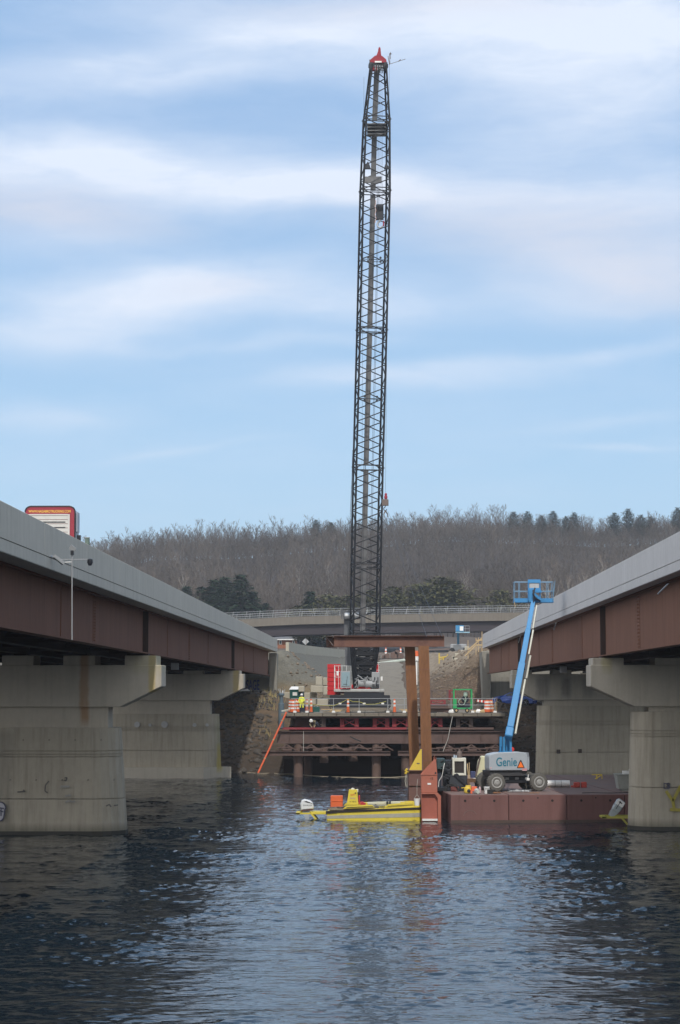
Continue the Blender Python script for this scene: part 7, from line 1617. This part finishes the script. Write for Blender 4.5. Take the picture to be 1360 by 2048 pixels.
# approach road wall on the left embankment, guard rails behind the crane
def wallpath(name, lab, cat, pts, h0, h1, th, m, part):
    t = thing(name, lab, cat, pts[0]); g = MB(); rs = []
    for p in pts: rs.append([(p.x, p.y, p.z + h0), (p.x + th, p.y + .0, p.z + h0), (p.x + th, p.y, p.z + h1), (p.x, p.y, p.z + h1)])
    g.rings(rs).build(part, m, t); return t
ys = np.linspace(221, 334, 16); xe = np.interp(ys, [214, 250, 300, 335], [-9.5, -8.5, -5.0, -1.8])
pts = [Vector((x, y, hz(x - .3, y) - .2)) for x, y in zip(xe, ys)]
pts = [Vector((p.x, p.y, max(p.z, np.interp(p.y, [214, 300, 345], [11.0, 11.9, 12.4])))) for p in pts]
wallpath('barrier_wall', 'pale concrete barrier wall curving along the top of the left embankment', 'barrier wall', pts, -.6, 1.0, .35, m_block, 'wall')
for D, a, b, y0, y1, lab in ((338, 618, 705, 1306, 1302, 'white rail fence left of the boom foot beyond the wall'), (352, 750, 905, 1309, 1312, 'long low guard rail crossing behind the road, right of the boom'), (330, 845, 950, 1300, 1296, 'guard rail on the slope right of the tall posts')):
    A, B = W(a, y0, D), W(b, y1, D); t = thing('guard_rail', lab, 'guard rail', A); g = MB(); g.bar(A, B, .08, .3); g.build('rail', m_galv if a == 618 else m_greyst, t); g = MB(); n = int((B - A).length / 1.9)
    for k in range(n + 1): q = A.lerp(B, k / n); g.bar((q.x, q.y + .1, hz(q.x, q.y) - .1), (q.x, q.y + .1, q.z + (.9 if a == 618 else .12)), .07, .1)
    g.build('posts', m_galv if a == 618 else m_greyst, t)
# timber guard railing at the end of the right parapet
t = thing('timber_railing', 'makeshift timber railing going down the slope from the right parapet end', 'railing', on(950, 200)); g = MB(); D = 199.0
for px, y0, y1 in ((936, 1280, 1312), (952, 1276, 1304), (964, 1263, 1300), (957, 1275, 1298)): g.bar(W(px, y1 + 6, D), W(px, y0, D), .09, .06)
for a, b in (((936, 1300), (964, 1276)), ((952, 1290), (966, 1290)), ((952, 1281), (966, 1280)), ((930, 1312), (952, 1290))): g.bar(W(*a, D - .1), W(*b, D - .1), .05, .12)
g.build('rails_and_posts', m_wood, t)
def deck_clutter():
    r = np.random.RandomState(33)
    for k, (px, D, lab) in enumerate([(648, 160.5, 'short timber offcuts lying on the deck left of the crane track'), (680, 161, 'timber offcuts in front of the crane track'), (812, 160, 'timber pieces on the deck left of the tall posts'), (760, 159.5, 'thin timber lying before the right end of the crane track'), (950, 160.8, 'timber offcuts right of the green cage')]):
        t = thing('timber_offcuts', lab, 'timber', on(px, D, TZ)); g = MB()
        for q in range(5): a = r.uniform(-.5, .5); x, y = r.uniform(-.6, .6), r.uniform(-.3, .4); g.bar((x, y, .05 + .05 * q), (x + .9 * math.cos(a), y + .9 * math.sin(a), .05 + .05 * q), .12, .06)
        g.build('timbers', m_timber if k % 2 else m_wood, t, w=False)
    for k, (px, D, lab) in enumerate([(606, 162, 'small dark generator box behind the hi vis worker'), (632, 161, 'dull green drum box right of the slim cones'), (845, 161.5, 'dark tool box between the tall posts on the deck')]):
        t = thing('tool_box', lab, 'tool box', on(px, D, TZ)); g = MB(); g.cbox(-.3, .3, -.2, .25, .04, .55 - .1 * k, .03); g.build('box_body', (m_navy, m_dkgreen, m_black)[k], t, w=False); g = MB(); g.path([(-.15, 0, .55 - .1 * k), (-.1, 0, .64 - .1 * k), (.1, 0, .64 - .1 * k), (.15, 0, .55 - .1 * k)], .015, 5); g.build('handle', m_galv, t, w=False)
    t = thing('ground_cables', 'black hoses snaking over the deck edge between crane and posts', 'hoses', on(790, 160, TZ)); g = MB()
    for q in range(3): g.path([Vector(((690 + 14 * k - 740) * .04, 159.6 + .5 * math.sin(k * .9 + q) + .3 * q, TZ + .03)) for k in range(14)], .03, 5)
    g.build('hoses', m_rubber, t)
    V, Fc, n = [], [], 0; pr = [rock(0, r) for _ in range(4)]
    for k in range(900):
        x = r.uniform(5.0, 11.2); y = r.uniform(200, 250)
        if k % 3 == 0: x = r.uniform(-9, -2); y = r.uniform(206, 224)
        s_ = r.uniform(.05, .22); v, f = pr[r.randint(4)]; v = (v * s_) @ rotz(r.rand() * 6).T + np.array([x, y, hz(x, y) + s_ * .1]); V.append(v); Fc.append(f + n); n += len(v)
    o = npobj('loose_stones', np.vstack(V), np.vstack(Fc), mat('loose earth clods', (.17, .135, .10), .95, var=.4, scale=2)); struct(o, 'stuff'); o['label'] = 'loose clods and stones scattered over the earth slopes behind the crane'; o['category'] = 'stones'
deck_clutter()
# ================================================================== PEOPLE
def person(lab, joints, edges, rad, cloth, hat, head, hat_up, p0, extra=None, sc=1.0):
    me = bpy.data.meshes.new('b'); me.from_pydata([Vector(j) * sc for j in joints], edges, []); o = bpy.data.objects.new('b', me); COL.objects.link(o)
    sk = o.modifiers.new('s', 'SKIN'); ss = o.modifiers.new('d', 'SUBSURF'); ss.levels = ss.render_levels = 1
    for i, v in enumerate(me.skin_vertices[0].data): v.radius = (rad[i] * sc, rad[i] * sc); v.use_root = (i == 0)
    bpy.context.view_layer.update(); m2 = bpy.data.meshes.new_from_object(o.evaluated_get(bpy.context.evaluated_depsgraph_get())); bpy.data.objects.remove(o)
    t = thing('person', lab, 'person', p0); m2.materials.clear(); m2.materials.append(cloth); m2.materials.append(m_navy); m2.materials.append(m_skin); m2.name = 'body'
    for f in m2.polygons:
        z = f.center.z
        f.use_smooth = True; d = (f.center - Vector(head) * sc).length
        if d < .17 * sc: f.material_index = 2
        elif extra and extra(f.center): f.material_index = 1
    b = bpy.data.objects.new('body', m2); COL.objects.link(b); b.parent = t; MW[b.name] = MW[t.name]
    M = Matrix.Translation(Vector(head) * sc) @ hat_up; g = MB(); g.lathe([(.155, .02), (.15, .03), (.125, .05), (.125, .09), (.105, .14), (.06, .175), (.01, .185)], (0, 0, 0), 14); g.move(M); g.build('hard_hat', hat, t, w=False, smooth=True)
    g = MB()
    for h_, s_ in ((HND[0], -1), (HND[1], 1)):
        for k in range(4): g.tube(Vector(h_) + Vector((-.03 + .02 * k, 0, 0)), Vector(h_) + Vector((-.035 + .022 * k, -.015, -.085 + .01 * abs(k - 1.5))), .010, 5)
        g.tube(Vector(h_) + Vector((-.04 * s_, 0, .03)), Vector(h_) + Vector((-.065 * s_, -.01, -.03)), .011, 5)
    g.build('fingers', m_skin, t, w=False)
    g = MB(); hd = Vector(head); g.tube(hd + Vector((0, -.10, -.01)), hd + Vector((0, -.135, -.04)), .018, 5, .012)
    g.build('nose', m_skin, t, w=False); g = MB(); [g.lathe([(.005, 0), (.014, .004), (.005, .01)], hd + Vector((x, -.11, .015)), 6) for x in (-.035, .035)]; g.bar(hd + Vector((-.03, -.108, -.068)), hd + Vector((.03, -.108, -.068)), .01, .008); g.build('eyes_and_mouth', m_ink, t, w=False)
    return t
J = [(0, 0, .95), (0, 0, 1.15), (0, -.02, 1.40), (0, -.02, 1.52), (0, -.03, 1.66), (-.2, 0, 1.42), (-.27, -.06, 1.14), (-.2, -.24, .98), (-.17, -.3, .93), (.2, 0, 1.42), (.26, -.1, 1.16), (.12, -.28, 1.08), (.07, -.33, 1.06), (-.11, 0, .88), (-.13, -.03, .48), (-.14, 0, .09), (-.15, -.14, .04), (.11, 0, .88), (.14, -.05, .48), (.17, 0, .09), (.18, -.14, .04)]
E = [(0, 1), (1, 2), (2, 3), (3, 4), (2, 5), (5, 6), (6, 7), (7, 8), (2, 9), (9, 10), (10, 11), (11, 12), (0, 13), (13, 14), (14, 15), (15, 16), (0, 17), (17, 18), (18, 19), (19, 20)]
RD = [.15, .15, .17, .06, .10, .075, .055, .042, .035, .075, .055, .042, .035, .095, .068, .05, .04, .095, .068, .05, .04]
HND = ((-.16, -.32, .9), (.05, -.35, 1.04))
p = on(603.5, 160.0, TZ); pw = person('worker in yellow hi vis jacket and white hard hat standing behind the orange barrels', J, E, RD, m_hivis, m_refl, (0, -.03, 1.66), Matrix.Translation((0, 0, .0)), p, lambda c: c.z < .5); pw.scale = (.82, .82, .82)
J2 = [(.30, .22, .36), (.20, .12, .46), (.06, -.04, .52), (-.02, -.12, .52), (-.10, -.20, .50), (-.12, -.0, .44), (-.20, -.18, .24), (-.10, -.30, .10), (-.06, -.33, .05), (.20, -.08, .48), (.30, -.22, .28), (.2, -.33, .1), (.16, -.36, .06), (.22, .2, .32), (.10, .0, .12), (.42, .12, .09), (.52, .15, .08), (.40, .2, .32), (.45, -.02, .12), (.62, .2, .09), (.7, .22, .08)]
HND = ((-.06, -.34, .08), (.16, -.37, .09))
p = W(625, 1462, 158.2); p.z = W(0, 1455, 157.8).z; p.y = 157.95
person('worker in dark clothes and white hard hat kneeling and bending down on the red beam', J2, E, [r_ * 1.0 for r_ in RD], mat('olive brown work cloth', (.20, .17, .10), .9), m_refl, (-.10, -.20, .50), Matrix.Rotation(R(35), 4, 'X'), p, lambda c: c.x > .24)

# ================================================================== AIR
def haze(den):
    m = bpy.data.materials.new('air haze'); m.use_nodes = True; t = m.node_tree; t.nodes.remove(t.nodes['Principled BSDF'])
    v = N(t, 'ShaderNodeVolumePrincipled'); v.inputs['Color'].default_value = (.86, .93, 1, 1); v.inputs['Density'].default_value = den; v.inputs['Anisotropy'].default_value = .2
    lk(t, v.outputs[0], t.nodes['Material Output'].inputs['Volume'])
    o = MB().box(-3100, 3100, -900, 5100, -60, 160).build('haze', m); struct(o, 'stuff'); o['label'] = 'thin pale air haze over the whole valley'; o['category'] = 'haze'
if HAZE: haze(HAZE)
